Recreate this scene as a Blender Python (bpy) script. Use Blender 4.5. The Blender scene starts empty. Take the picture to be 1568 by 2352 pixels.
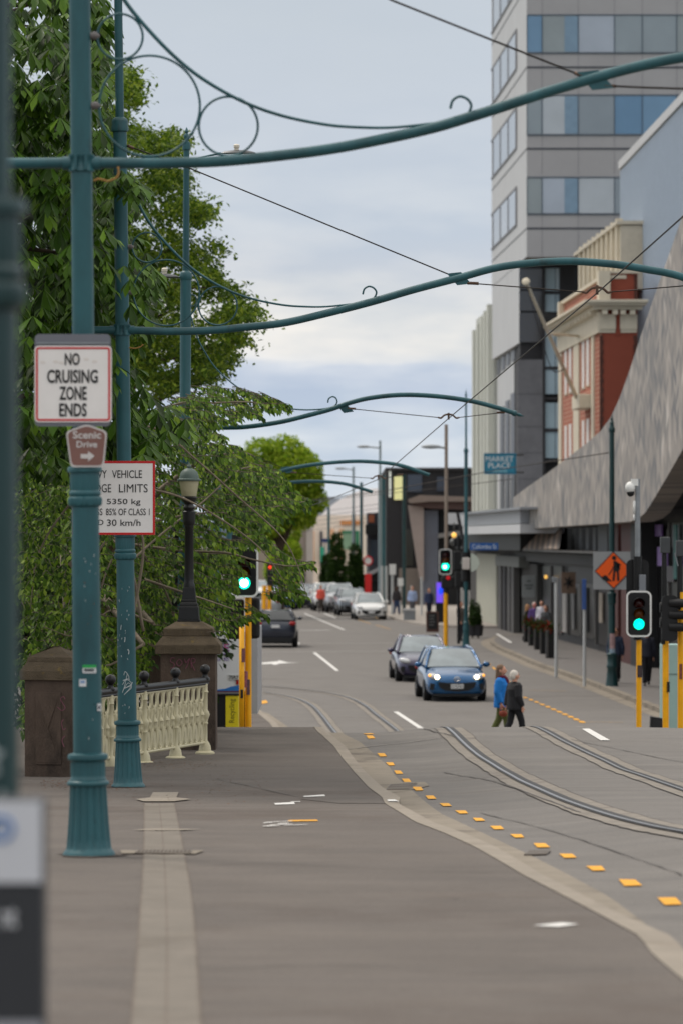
import bpy, bmesh, math, random
from mathutils import Vector, Matrix, noise
random.seed(7)
SC = bpy.context.scene
COL = SC.collection
R = math.radians
PI = math.pi
V = Vector
# ------------------------------------------------------------------ frame of the place (metres; camera at X=0,Y=0)
F, CX, HY, ZC = 8820.0, 784.0, 1238.0, 4.6
PROF = [(0,3.0),(15.6,2.62),(26.6,2.41),(40.7,1.97),(44.5,1.845),(48.4,1.735),(51.6,1.715),(56,1.72),(59,1.70),(62,1.5),(68,1.08),(75,.6),(82,.2),(88,.03),(95,0),(900,0)]
def _pchip():
    xs=[p[0] for p in PROF]; ys=[p[1] for p in PROF]; n=len(xs)
    h=[xs[i+1]-xs[i] for i in range(n-1)]; dl=[(ys[i+1]-ys[i])/h[i] for i in range(n-1)]
    m=[dl[0]]
    for i in range(1,n-1):
        if dl[i-1]*dl[i]<=0: m.append(0)
        else:
            w1=2*h[i]+h[i-1]; w2=h[i]+2*h[i-1]; m.append((w1+w2)/(w1/dl[i-1]+w2/dl[i]))
    m.append(0)
    return xs,ys,h,m
_XS,_YS,_H,_MM=_pchip()
def gz(d):
    if d<=0: return 3.0
    if d>=95: return 0.0
    for i in range(len(_XS)-1):
        if _XS[i+1]>=d: break
    t=(d-_XS[i])/_H[i]; t2=t*t; t3=t2*t
    return (2*t3-3*t2+1)*_YS[i]+(t3-2*t2+t)*_H[i]*_MM[i]+(-2*t3+3*t2)*_YS[i+1]+(t3-t2)*_H[i]*_MM[i+1]
def P(x,y,d): return V(((x-CX)*d/F, d, ZC-(y-HY)*d/F))
def pxm(d): return F/d
def G(x,y,off=0.0):
    "point of the near ground (this side of the bridge crest)"
    lo,hi=4.0,59.0
    for _ in range(50):
        m=(lo+hi)/2
        if HY+F*(ZC-gz(m)-off)/m>y: lo=m
        else: hi=m
    return V(((x-CX)*lo/F, lo, gz(lo)+off))
def GF(x,y,z=0.0):
    d=F*(ZC-z)/(y-HY)
    return V(((x-CX)*d/F, d, z))
def FD(x,off=0.0): return (14.42+off)/((x-CX)/F+.037)
def FP(x,y,off=0.0):
    "point on the right-hand street front"
    return P(x,y,FD(x,off))
def FX(d,off=0.0): return 14.42+off-.037*d
def lerp(a,b,t): return a+(b-a)*t
def interp(tab,d):
    if d<=tab[0][0]:
        a,b=tab[0],tab[1]
    elif d>=tab[-1][0]:
        a,b=tab[-2],tab[-1]
    else:
        for i in range(len(tab)-1):
            if tab[i+1][0]>=d: break
        a,b=tab[i],tab[i+1]
    return a[1]+(b[1]-a[1])*(d-a[0])/(b[0]-a[0])
def cr(pts,n=6):
    "Catmull-Rom through pts"
    pts=[V(p) for p in pts]; out=[]
    q=[pts[0]*2-pts[1]]+pts+[pts[-1]*2-pts[-2]]
    for i in range(1,len(q)-2):
        a,b,c,d=q[i-1],q[i],q[i+1],q[i+2]
        for k in range(n):
            t=k/n
            out.append(.5*((2*b)+(c-a)*t+(2*a-5*b+4*c-d)*t*t+(3*b-a-3*c+d)*t*t*t))
    out.append(pts[-1]); return out
# ------------------------------------------------------------------ materials
def S(r,g,b):
    f=lambda c:(c/255/12.92 if c/255<=.04045 else ((c/255+.055)/1.055)**2.4)
    return (f(r),f(g),f(b),1)
MATS={}
def M(name,col,rough=.6,metal=0.0,var=.12,scale=3.0,emit=0.0,spec=.4,bump=0.0,bscale=40.0,alpha=1.0,coat=0.0,stretch=(1,1,1),dirt=None):
    if name in MATS: return MATS[name]
    m=bpy.data.materials.new(name); m.use_nodes=True
    nt=m.node_tree; b=nt.nodes['Principled BSDF']; L=nt.links
    c=S(*col)
    b.inputs['Roughness'].default_value=rough; b.inputs['Metallic'].default_value=metal
    b.inputs['Specular IOR Level'].default_value=spec
    if coat: b.inputs['Coat Weight'].default_value=coat; b.inputs['Coat Roughness'].default_value=.08
    tc=nt.nodes.new('ShaderNodeTexCoord'); mp=nt.nodes.new('ShaderNodeMapping'); mp.inputs['Scale'].default_value=stretch
    L.new(tc.outputs['Object'],mp.inputs['Vector'])
    if var>0:
        n=nt.nodes.new('ShaderNodeTexNoise'); n.inputs['Scale'].default_value=scale; n.inputs['Detail'].default_value=6; n.inputs['Roughness'].default_value=.65
        L.new(mp.outputs['Vector'],n.inputs['Vector'])
        rp=nt.nodes.new('ShaderNodeValToRGB'); e=rp.color_ramp.elements
        e[0].position=.3; e[1].position=.7
        e[0].color=tuple(x*(1-var) for x in c[:3])+(1,); e[1].color=tuple(min(1,x*(1+var)) for x in c[:3])+(1,)
        L.new(n.outputs['Fac'],rp.inputs['Fac'])
        out=rp.outputs['Color']
        if dirt:
            n2=nt.nodes.new('ShaderNodeTexNoise'); n2.inputs['Scale'].default_value=dirt[1]; n2.inputs['Detail'].default_value=8; n2.inputs['Roughness'].default_value=.7
            L.new(mp.outputs['Vector'],n2.inputs['Vector'])
            r2=nt.nodes.new('ShaderNodeValToRGB'); r2.color_ramp.elements[0].position=dirt[2]; r2.color_ramp.elements[1].position=dirt[2]+.15
            L.new(n2.outputs['Fac'],r2.inputs['Fac'])
            mx=nt.nodes.new('ShaderNodeMixRGB'); mx.inputs['Color2'].default_value=S(*dirt[0])
            L.new(r2.outputs['Color'],mx.inputs['Fac']); L.new(out,mx.inputs['Color1']); out=mx.outputs['Color']
        L.new(out,b.inputs['Base Color'])
    else: b.inputs['Base Color'].default_value=c
    if bump>0:
        n=nt.nodes.new('ShaderNodeTexNoise'); n.inputs['Scale'].default_value=bscale; n.inputs['Detail'].default_value=4
        L.new(mp.outputs['Vector'],n.inputs['Vector'])
        bp=nt.nodes.new('ShaderNodeBump'); bp.inputs['Strength'].default_value=bump; bp.inputs['Distance'].default_value=.02
        L.new(n.outputs['Fac'],bp.inputs['Height']); L.new(bp.outputs['Normal'],b.inputs['Normal'])
    if emit>0:
        b.inputs['Emission Color'].default_value=c; b.inputs['Emission Strength'].default_value=emit
    MATS[name]=m; return m
def grain(m,stretch_x=.12):
    "stone grain, faint rolled streaks across the lane and oil spots over an asphalt material"
    nt=m.node_tree; L=nt.links; b=nt.nodes['Principled BSDF']; src=b.inputs['Base Color'].links[0].from_socket
    tc=nt.nodes.new('ShaderNodeTexCoord')
    def lay(scale,stretch,lo,hi,a,c,src):
        mp=nt.nodes.new('ShaderNodeMapping'); mp.inputs['Scale'].default_value=stretch; L.new(tc.outputs['Object'],mp.inputs['Vector'])
        n=nt.nodes.new('ShaderNodeTexNoise'); n.inputs['Scale'].default_value=scale; n.inputs['Detail'].default_value=5; n.inputs['Roughness'].default_value=.7; L.new(mp.outputs['Vector'],n.inputs['Vector'])
        r=nt.nodes.new('ShaderNodeValToRGB'); r.color_ramp.elements[0].position=lo; r.color_ramp.elements[1].position=hi; r.color_ramp.elements[0].color=(a,a,a,1); r.color_ramp.elements[1].color=(c,c*.99,c*.97,1); L.new(n.outputs['Fac'],r.inputs['Fac'])
        x=nt.nodes.new('ShaderNodeMixRGB'); x.blend_type='MULTIPLY'; x.inputs['Fac'].default_value=1; L.new(src,x.inputs['Color1']); L.new(r.outputs['Color'],x.inputs['Color2']); return x.outputs['Color']
    src=lay(1.0,(.25,2.2,1),.35,.65,.90,1.08,src)
    src=lay(55,(1,1,1),.35,.65,.80,1.16,src)
    src=lay(7,(1,.6,1),.26,.36,.72,1.0,src)
    L.new(src,b.inputs['Base Color'])
def leafmat(name,cols,trans=.35,rough=.5):
    m=bpy.data.materials.new(name); m.use_nodes=True; nt=m.node_tree; L=nt.links; b=nt.nodes['Principled BSDF']
    g=nt.nodes.new('ShaderNodeNewGeometry'); rp=nt.nodes.new('ShaderNodeValToRGB'); el=rp.color_ramp.elements
    el[0].color=S(*cols[0]); el[1].color=S(*cols[-1])
    for i,c in enumerate(cols[1:-1]):
        e=el.new((i+1)/(len(cols)-1)); e.color=S(*c)
    L.new(g.outputs['Random Per Island'],rp.inputs['Fac']); L.new(rp.outputs['Color'],b.inputs['Base Color'])
    b.inputs['Roughness'].default_value=rough; b.inputs['Specular IOR Level'].default_value=.18
    t=nt.nodes.new('ShaderNodeBsdfTranslucent'); L.new(rp.outputs['Color'],t.inputs['Color'])
    mx=nt.nodes.new('ShaderNodeMixShader'); mx.inputs['Fac'].default_value=trans
    L.new(b.outputs['BSDF'],mx.inputs[1]); L.new(t.outputs['BSDF'],mx.inputs[2]); L.new(mx.outputs['Shader'],nt.nodes['Material Output'].inputs['Surface'])
    return m
def glass(name,cols,rough=.08,spec=.8,metal=.0):
    "window panes: opaque glossy glass, tone varying pane by pane"
    m=bpy.data.materials.new(name); m.use_nodes=True; nt=m.node_tree; L=nt.links; b=nt.nodes['Principled BSDF']
    g=nt.nodes.new('ShaderNodeNewGeometry'); rp=nt.nodes.new('ShaderNodeValToRGB'); el=rp.color_ramp.elements
    rp.color_ramp.interpolation='CONSTANT'
    el[0].color=S(*cols[0]); el[1].position=(len(cols)-1)/len(cols); el[1].color=S(*cols[-1])
    for i,c in enumerate(cols[1:-1]):
        e=el.new((i+1)/len(cols)); e.color=S(*c)
    oi=nt.nodes.new('ShaderNodeObjectInfo'); ad=nt.nodes.new('ShaderNodeMath'); ad.operation='ADD'; fr=nt.nodes.new('ShaderNodeMath'); fr.operation='FRACT'
    L.new(g.outputs['Random Per Island'],ad.inputs[0]); L.new(oi.outputs['Random'],ad.inputs[1]); L.new(ad.outputs[0],fr.inputs[0]); L.new(fr.outputs[0],rp.inputs['Fac'])
    tc=nt.nodes.new('ShaderNodeTexCoord'); n=nt.nodes.new('ShaderNodeTexNoise'); n.inputs['Scale'].default_value=.6; n.inputs['Detail'].default_value=3
    L.new(tc.outputs['Object'],n.inputs['Vector'])
    mx=nt.nodes.new('ShaderNodeMixRGB'); mx.blend_type='MULTIPLY'; mx.inputs['Fac'].default_value=.25
    L.new(rp.outputs['Color'],mx.inputs['Color1']); L.new(n.outputs['Fac'],mx.inputs['Color2'])
    L.new(mx.outputs['Color'],b.inputs['Base Color'])
    b.inputs['Roughness'].default_value=rough; b.inputs['Specular IOR Level'].default_value=spec; b.inputs['Metallic'].default_value=metal
    return m
# ------------------------------------------------------------------ mesh builder
class MB:
    def __init__(s): s.v=[]; s.f=[]; s.m=[]
    def add(s,vs,fs,mi=0):
        o=len(s.v); s.v+= [V(v) for v in vs]; s.f+=[[i+o for i in f] for f in fs]; s.m+=[mi]*len(fs)
    def box(s,c,d,rz=0,mi=0,mat=None):
        x,y,z=d[0]/2,d[1]/2,d[2]/2
        vs=[V((a*x,b*y,e*z)) for e in(-1,1) for b in(-1,1) for a in(-1,1)]
        T=Matrix.Translation(V(c))@(mat if mat else Matrix.Rotation(rz,4,'Z'))
        s.add([T@v for v in vs],[(0,2,3,1),(4,5,7,6),(0,1,5,4),(2,6,7,3),(0,4,6,2),(1,3,7,5)],mi)
    def hexa(s,b4,t4,mi=0):
        "bottom quad and top quad (same winding)"
        s.add(list(b4)+list(t4),[(3,2,1,0),(4,5,6,7),(0,1,5,4),(1,2,6,5),(2,3,7,6),(3,0,4,7)],mi)
    def tube(s,pts,r,n=8,mi=0,cap=True,flat=None):
        pts=[V(p) for p in pts]; k=len(pts)
        rs=r if isinstance(r,(list,tuple)) else [r]*k
        if len(rs)!=k: rs=[lerp(rs[0],rs[-1],i/(k-1)) for i in range(k)]
        vs=[]; up=None
        for i,p in enumerate(pts):
            t=(pts[min(i+1,k-1)]-pts[max(i-1,0)])
            t=t.normalized() if t.length>1e-9 else V((0,0,1))
            if up is None:
                up=V((0,0,1)) if abs(t.z)<.9 else V((0,1,0))
            a=t.cross(up)
            if a.length<1e-6: a=t.orthogonal()
            a.normalize(); b=a.cross(t); up=b
            for j in range(n):
                q=2*PI*j/n
                vs.append(p+(a*math.cos(q)+b*math.sin(q))*rs[i])
        fs=[(i*n+j,i*n+(j+1)%n,(i+1)*n+(j+1)%n,(i+1)*n+j) for i in range(k-1) for j in range(n)]
        if cap: fs+=[tuple(range(n-1,-1,-1)),tuple(range((k-1)*n,k*n))]
        s.add(vs,fs,mi)
    def ring(s,c,rx,rz,r,n=32,m=6,mi=0,T=None):
        "torus in the local XZ plane"
        vs=[];T=T or Matrix.Identity(4)
        for i in range(n):
            a=2*PI*i/n
            for j in range(m):
                b=2*PI*j/m
                vs.append(T@(V(c)+V((math.cos(a)*(rx+r*math.cos(b)),r*math.sin(b),math.sin(a)*(rz+r*math.cos(b))))))
        s.add(vs,[(i*m+j,((i+1)%n)*m+j,((i+1)%n)*m+(j+1)%m,i*m+(j+1)%m) for i in range(n) for j in range(m)],mi)
    def lathe(s,prof,c=(0,0,0),n=24,mi=0,flute=None,T=None):
        vs=[];T=T or Matrix.Identity(4)
        for (r,z) in prof:
            for j in range(n):
                a=2*PI*j/n; rr=r*(flute(a,z) if flute else 1)
                vs.append(T@(V(c)+V((rr*math.cos(a),rr*math.sin(a),z))))
        k=len(prof)
        fs=[(i*n+j,i*n+(j+1)%n,(i+1)*n+(j+1)%n,(i+1)*n+j) for i in range(k-1) for j in range(n)]
        fs+=[tuple(range(n-1,-1,-1)),tuple(range((k-1)*n,k*n))]
        s.add(vs,fs,mi)
    def ell(s,c,r,n=12,m=8,mi=0,T=None):
        vs=[];T=T or Matrix.Identity(4);c=V(c)
        for i in range(1,m):
            p=PI*i/m
            for j in range(n):
                a=2*PI*j/n
                vs.append(c+T@V((r[0]*math.sin(p)*math.cos(a),r[1]*math.sin(p)*math.sin(a),-r[2]*math.cos(p))))
        vs.append(c+T@V((0,0,-r[2]))); vs.append(c+T@V((0,0,r[2])))
        b=(m-1)*n
        fs=[(i*n+j,i*n+(j+1)%n,(i+1)*n+(j+1)%n,(i+1)*n+j) for i in range(m-2) for j in range(n)]
        fs+=[(b,(j+1)%n,j) for j in range(n)]+[(b+1,(m-2)*n+j,(m-2)*n+(j+1)%n) for j in range(n)]
        s.add(vs,fs,mi)
    def prism(s,poly,ext,mi=0):
        "closed 3-D polygon extruded by the vector ext"
        k=len(poly); poly=[V(p) for p in poly]; e=V(ext)
        s.add(poly+[p+e for p in poly],[tuple(range(k-1,-1,-1)),tuple(range(k,2*k))]+[(i,(i+1)%k,(i+1)%k+k,i+k) for i in range(k)],mi)
    def strip(s,a,b,mi=0):
        "ribbon of quads between two point lists"
        k=len(a); s.add(list(a)+list(b),[(i,i+1,k+i+1,k+i) for i in range(k-1)],mi)
    def build(s,name,mats,parent=None,smooth=False,bevel=0,sub=0,local=False,ang=None):
        me=bpy.data.meshes.new(name)
        vs=s.v
        if parent is not None and not local:
            I=MW[parent.name].inverted(); vs=[I@v for v in vs]
        me.from_pydata([tuple(v) for v in vs],[],s.f)
        if not isinstance(mats,(list,tuple)): mats=[mats]
        for m in mats: me.materials.append(m)
        if len(mats)>1: me.polygons.foreach_set('material_index',s.m)
        if smooth: me.polygons.foreach_set('use_smooth',[True]*len(me.polygons))
        if s.f and smooth!='leaf':
            bm=bmesh.new(); bm.from_mesh(me); bmesh.ops.recalc_face_normals(bm,faces=bm.faces); bm.to_mesh(me); bm.free()
        o=bpy.data.objects.new(name,me); COL.objects.link(o)
        if ang is not None and smooth:
            try: me.set_sharp_from_angle(angle=R(ang))
            except Exception: pass
        if parent is not None:
            o.parent=parent; MW[o.name]=MW[parent.name].copy()
        else: MW[o.name]=Matrix.Identity(4)
        if bevel:
            b=o.modifiers.new('bevel','BEVEL'); b.width=bevel; b.segments=2; b.limit_method='ANGLE'
        if sub:
            b=o.modifiers.new('sub','SUBSURF'); b.levels=sub; b.render_levels=sub
        return o
MW={}
def tag(o,label=None,cat=None,group=None,kind=None):
    if label: o['label']=label
    if cat: o['category']=cat
    if group: o['group']=group
    if kind: o['kind']=kind
    return o
def thing(name,label,cat,loc=(0,0,0),rz=0,group=None,sc=1.0):
    o=bpy.data.objects.new(name,None); COL.objects.link(o); o.location=loc; o.rotation_euler=(0,0,rz); o.scale=(sc,)*3
    MW[o.name]=Matrix.Translation(V(loc))@Matrix.Rotation(rz,4,'Z')@Matrix.Scale(sc,4)
    o.empty_display_size=.1
    return tag(o,label,cat,group)
def copy_tree(o,parent=None):
    c=o.copy(); COL.objects.link(c)
    if parent is not None: c.parent=parent
    for ch in [x for x in SC.objects if x.parent==o]: copy_tree(ch,c)
    return c
def place(o,loc,rz=0,label=None,sc=None):
    o.location=loc; o.rotation_euler=(0,0,rz)
    if sc: o.scale=(sc,)*3
    if label: o['label']=label
    return o
# text: mesh letters fitted into a box of a sign plane
def letters(mb,txt,x0,x1,z0,z1,T,mi=0,bold=0.0,depth=.002,shear=0,keep=False):
    cu=bpy.data.curves.new('t','FONT'); cu.body=txt; cu.offset=bold; cu.fill_mode='FRONT'; cu.shear=shear; cu.resolution_u=3
    ob=bpy.data.objects.new('t',cu); COL.objects.link(ob); bpy.context.view_layer.update()
    me=bpy.data.meshes.new_from_object(ob)
    vs=[v.co.copy() for v in me.vertices]; fs=[tuple(p.vertices) for p in me.polygons]
    bpy.data.objects.remove(ob); bpy.data.curves.remove(cu); bpy.data.meshes.remove(me)
    a=min(v.x for v in vs); b=max(v.x for v in vs); c=min(v.y for v in vs); d=max(v.y for v in vs)
    mb.add([T@V((lerp(x0,x1,(v.x-a)/(b-a)),-depth,lerp(z0,z1,(v.y-c)/(d-c)))) for v in vs],fs,mi)
def rrect(w,h,r,n=5):
    "rounded rectangle outline in XZ round the origin"
    o=[]
    for cx,cz,a0 in((w/2-r,h/2-r,0),(-w/2+r,h/2-r,90),(-w/2+r,-h/2+r,180),(w/2-r,-h/2+r,270)):
        for k in range(n+1):
            a=R(a0+90*k/n); o.append(V((cx+r*math.cos(a),0,cz+r*math.sin(a))))
    return o
def frame_mb(mb,w,h,r,t,y0,y1,T,mi=0):
    "hollow rounded frame of width t"
    a=rrect(w,h,r); b=rrect(w-2*t,h-2*t,max(r-t,.003)); k=len(a)
    vs=[T@V((p.x,y0,p.z)) for p in a]+[T@V((p.x,y0,p.z)) for p in b]+[T@V((p.x,y1,p.z)) for p in a]+[T@V((p.x,y1,p.z)) for p in b]
    fs=[]
    for i in range(k):
        j=(i+1)%k
        fs+=[(i,j,k+j,k+i),(2*k+j,2*k+i,3*k+i,3*k+j),(i,2*k+i,2*k+j,j),(k+j,3*k+j,3*k+i,k+i)]
    mb.add(vs,fs,mi)
def T3(p,rz=0): return Matrix.Translation(V(p))@Matrix.Rotation(rz,4,'Z')
# ------------------------------------------------------------------ shared materials
TEAL=M('teal_paint',(38,85,92),.45,var=.34,scale=2.6,spec=.45,dirt=((30,52,54),5,.6),stretch=(1,1,.35))
TEALD=M('dark_teal_paint',(20,56,58),.4,var=.2,scale=3,spec=.5)
IRON=M('black_iron',(26,26,28),.4,var=.2,scale=6,spec=.5)
BLACK=M('matt_black',(16,16,18),.55,var=.15)
CREAM=M('cream_iron',(196,188,156),.5,var=.1,scale=5,dirt=((120,110,85),14,.66))
WHITE=M('white_paint',(225,225,222),.5,var=.05)
SIGNW=M('sign_white',(236,232,229),.42,var=.04,scale=6)
SIGNR=M('sign_red',(198,22,26),.45,var=.05)
SIGNK=M('sign_black',(18,18,20),.5,var=0)
GALV=M('galvanised_steel',(140,144,148),.45,metal=.4,var=.15,scale=8)
YELLOW=M('yellow_pole_paint',(238,170,10),.42,var=.1,scale=6,dirt=((150,105,30),10,.68))
BROWNS=M('brown_sign',(128,92,84),.5,var=.08)
BARK=M('bark',(72,60,48),.9,var=.35,scale=8,bump=.4)
TWIG=M('twig_bark',(92,82,70),.85,var=.3,scale=10)
STEEL=M('polished_rail',(138,140,143),.42,metal=.9,var=.1)
TYRE=M('tyre_rubber',(22,22,23),.8,var=.1)
CHROME=M('chrome',(190,190,192),.2,metal=.9,var=0)
GLASSD=M('car_glass',(34,40,44),.06,var=0,spec=.9)
# ================================================================== camera, sky, sun
cam=bpy.data.cameras.new('camera'); camo=bpy.data.objects.new('camera',cam); COL.objects.link(camo); SC.camera=camo
camo.location=(0,0,ZC); camo.rotation_euler=(R(90),0,0)
cam.sensor_fit='VERTICAL'; cam.sensor_height=36; cam.sensor_width=24; cam.lens=F/2352*36
cam.shift_y=(HY-1176)/2352; cam.clip_start=.5; cam.clip_end=6000
cam.dof.use_dof=True; cam.dof.focus_distance=45; cam.dof.aperture_fstop=2.9; cam.dof.aperture_blades=9
SC.view_settings.view_transform='Standard'; SC.view_settings.look='None'; SC.view_settings.exposure=.19; SC.view_settings.gamma=1
SC.cycles.use_denoising=True
SC.cycles.max_bounces=6; SC.cycles.diffuse_bounces=3; SC.cycles.glossy_bounces=3; SC.cycles.transmission_bounces=4
SUN_EL,SUN_AZ=R(58),R(-52)      # azimuth from +Y towards +X
w=bpy.data.worlds.new('World'); SC.world=w; w.use_nodes=True
nt=w.node_tree; L=nt.links; nt.nodes.clear()
out=nt.nodes.new('ShaderNodeOutputWorld'); bg=nt.nodes.new('ShaderNodeBackground'); L.new(bg.outputs[0],out.inputs[0])
sky=nt.nodes.new('ShaderNodeTexSky'); sky.sky_type='NISHITA'; sky.sun_disc=False; sky.sun_elevation=SUN_EL; sky.sun_rotation=SUN_AZ
tc=nt.nodes.new('ShaderNodeTexCoord'); sp=nt.nodes.new('ShaderNodeSeparateXYZ'); L.new(tc.outputs['Generated'],sp.inputs[0])
mp=nt.nodes.new('ShaderNodeMapping'); mp.inputs['Scale'].default_value=(15,15,70); mp.inputs['Location'].default_value=(3.1,1.7,.4); L.new(tc.outputs['Generated'],mp.inputs[0])
nz=nt.nodes.new('ShaderNodeTexNoise'); nz.inputs['Scale'].default_value=1; nz.inputs['Detail'].default_value=6; nz.inputs['Roughness'].default_value=.55; L.new(mp.outputs[0],nz.inputs['Vector'])
ma=nt.nodes.new('ShaderNodeMath'); ma.operation='MULTIPLY_ADD'; ma.inputs[1].default_value=.034; L.new(nz.outputs['Fac'],ma.inputs[0])
mb_=nt.nodes.new('ShaderNodeMath'); mb_.operation='SUBTRACT'; mb_.inputs[1].default_value=.017; L.new(sp.outputs['Z'],ma.inputs[2]); L.new(ma.outputs[0],mb_.inputs[0])
sq=nt.nodes.new('ShaderNodeMath'); sq.operation='POWER'; sq.inputs[1].default_value=.5; mx0=nt.nodes.new('ShaderNodeMath'); mx0.operation='MAXIMUM'; mx0.inputs[1].default_value=0
L.new(mb_.outputs[0],mx0.inputs[0]); L.new(mx0.outputs[0],sq.inputs[0])
rp=nt.nodes.new('ShaderNodeValToRGB'); L.new(sq.outputs[0],rp.inputs['Fac'])
stops=[(0,(.56,.60,.65)),(.018,(.58,.635,.70)),(.030,(.52,.585,.67)),(.037,(.50,.56,.66)),(.043,(.56,.61,.69)),(.047,(.70,.71,.72)),(.053,(.76,.745,.72)),(.061,(.70,.70,.69)),(.070,(.57,.60,.645)),(.085,(.525,.575,.64)),(.11,(.51,.56,.625)),(.145,(.49,.54,.595)),(.35,(.66,.69,.73)),(.65,(1.12,1.09,1.05)),(1,(1.3,1.26,1.2))]
el=rp.color_ramp.elements
while len(el)>2: el.remove(el[-1])
for i,(z,c) in enumerate(stops):
    c=tuple(x for x in c)
    if i==0: e=el[0]; e.position=0; el[1].position=1; el[1].color=stops[-1][1]+(1,)
    elif i==len(stops)-1: continue
    else: e=el.new(math.sqrt(z))
    e.color=c+(1,)
m1=nt.nodes.new('ShaderNodeMixRGB'); m1.blend_type='MULTIPLY'; m1.inputs['Fac'].default_value=1; m1.inputs['Color2'].default_value=(.1,.1,.1,1); L.new(sky.outputs[0],m1.inputs['Color1'])
m2=nt.nodes.new('ShaderNodeMixRGB'); m2.inputs['Fac'].default_value=.985; L.new(m1.outputs[0],m2.inputs['Color1']); L.new(rp.outputs[0],m2.inputs['Color2'])
mp2=nt.nodes.new('ShaderNodeMapping'); mp2.inputs['Scale'].default_value=(26,26,95); mp2.inputs['Location'].default_value=(7.3,2.2,1.1); L.new(tc.outputs['Generated'],mp2.inputs[0])
n2=nt.nodes.new('ShaderNodeTexNoise'); n2.inputs['Scale'].default_value=1; n2.inputs['Detail'].default_value=5; n2.inputs['Roughness'].default_value=.5; L.new(mp2.outputs[0],n2.inputs['Vector'])
r2=nt.nodes.new('ShaderNodeValToRGB'); r2.color_ramp.elements[0].position=.38; r2.color_ramp.elements[0].color=(.85,.89,.94,1); r2.color_ramp.elements[1].position=.66; r2.color_ramp.elements[1].color=(1.12,1.09,1.05,1); L.new(n2.outputs['Fac'],r2.inputs['Fac'])
# patchiness only in the low cloud deck
lo=nt.nodes.new('ShaderNodeMapRange'); lo.inputs['From Min'].default_value=.12; lo.inputs['From Max'].default_value=.045; lo.inputs['To Min'].default_value=.06; lo.inputs['To Max'].default_value=1; L.new(sp.outputs['Z'],lo.inputs['Value'])
m3=nt.nodes.new('ShaderNodeMixRGB'); m3.blend_type='MULTIPLY'; L.new(lo.outputs[0],m3.inputs['Fac']); L.new(m2.outputs[0],m3.inputs['Color1']); L.new(r2.outputs[0],m3.inputs['Color2'])
L.new(m3.outputs[0],bg.inputs['Color']); bg.inputs['Strength'].default_value=1.0
sl=bpy.data.lights.new('sun','SUN'); sl.energy=1.5; sl.angle=R(14); sl.color=(1,.92,.83)
so=bpy.data.objects.new('sun',sl); COL.objects.link(so)
dirv=V((math.sin(SUN_AZ)*math.cos(SUN_EL),math.cos(SUN_AZ)*math.cos(SUN_EL),math.sin(SUN_EL)))
so.rotation_euler=dirv.to_track_quat('Z','Y').to_euler(); so.location=dirv*60+V((0,60,0))
# ================================================================== ground, roads, paths
ASPH=M('asphalt_road',(111,108,106),.85,var=.10,scale=.8,bump=.35,bscale=160,dirt=((101,97,94),.25,.55))
ASPHP=M('asphalt_path',(97,91,87),.88,var=.12,scale=.9,bump=.35,bscale=160,dirt=((86,78,73),.3,.52))
CONC=M('concrete',(140,131,119),.85,var=.12,scale=3,bump=.3,bscale=90,dirt=((120,110,98),1.2,.55))
CONCD=M('gutter_concrete',(131,122,109),.85,var=.12,scale=3,bump=.3,bscale=90,dirt=((96,88,79),.9,.52))
grain(ASPH); grain(ASPHP)
PAVE=M('pavement_slabs',(104,100,97),.8,var=.1,scale=1.5,bump=.2)
GRASS=M('ground_soil',(70,72,48),.95,var=.3,scale=.8)
YMARK=M('yellow_marking',(222,158,30),.7,var=.12,scale=14,dirt=((150,124,78),22,.56))
WMARK=M('white_marking',(212,210,206),.7,var=.08,scale=14,dirt=((140,137,134),22,.56))
RAILD=M('rail_groove',(38,36,36),.6,var=.2)
def struct(o): o['kind']='structure'; return o
g=MB(); g.add([(-3000,-200,-.3),(3000,-200,-.3),(3000,5000,-.3),(-3000,5000,-.3)],[(0,1,2,3)]); struct(g.build('ground',GRASS))
DS=[1+i*.5 for i in range(240)]+[121+i*8 for i in range(80)]
RO=-.09
def _ss(d): u=max(0,min(1,(d-62)/18)); return u*u*(3-2*u)
def CRN(x,d):
    "road crown: lowest in the gutter, level with the path along the rails"
    u=max(0,min(1,(x-interp(KLt,d)-.8)/1.3)); u=u*u*(3-2*u); v=max(0,min(1,(x-4.2)/2.2))
    return (RO*(1-u)-.07*v*v)*(1-_ss(d))
def RZ(d,x=None): return gz(d)+(CRN(x,d) if x is not None else RO*(1-_ss(d)))
def LZ(d): return gz(d)+.1*_ss(d)
KL=[(728,1679),(767.5,1714.5),(807,1765),(846.6,1809),(877,1831),(884,1846),(952,1888),(1020,1914),(1088,1945),(1200,2010),(1370,2098),(1470,2152),(1497,2192),(1568,2252)]
KL=[G(*p) for p in KL]; KLt=sorted([(p.y,p.x) for p in KL]+[(4,KL[-1].x+.9),(66,-.62),(80,-1.05),(94,-1.75),(101,-2.3),(106,-3.0),(110,-4.2)])
cols=[-8,-2,-1,-.6]+[-.3+.15*q for q in range(26)]+[3.9,4.2,4.6,5,5.5,6,6.6,8,16]
ps=[]
for d in DS: ps.append([V((x if not(d>=70 and x==-8) else -16,d,RZ(d,x))) for x in cols])
g=MB(); nc=len(cols); g.add([p for r in ps for p in r],[(r*nc+c,r*nc+c+1,(r+1)*nc+c+1,(r+1)*nc+c) for r in range(len(ps)-1) for c in range(nc-1)])
for e in ([r[0] for r in ps],[r[-1] for r in ps]): g.strip(e,[V((p.x,p.y,-.4)) for p in e])
struct(g.build('road',ASPH,smooth=True,ang=40))
KR=[(770,1684),(790,1712),(820,1750),(855,1790),(884,1812),(913,1840),(975,1868),(1000,1890)]
KRt=[(d,x+.15+.03*math.sin(d*1.7)) for d,x in KLt]
GU=[(983,1848.5),(1013.6,1870.5),(1079.5,1901),(1145,1932),(1230,1972),(1400,2062),(1568,2190)]
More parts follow.
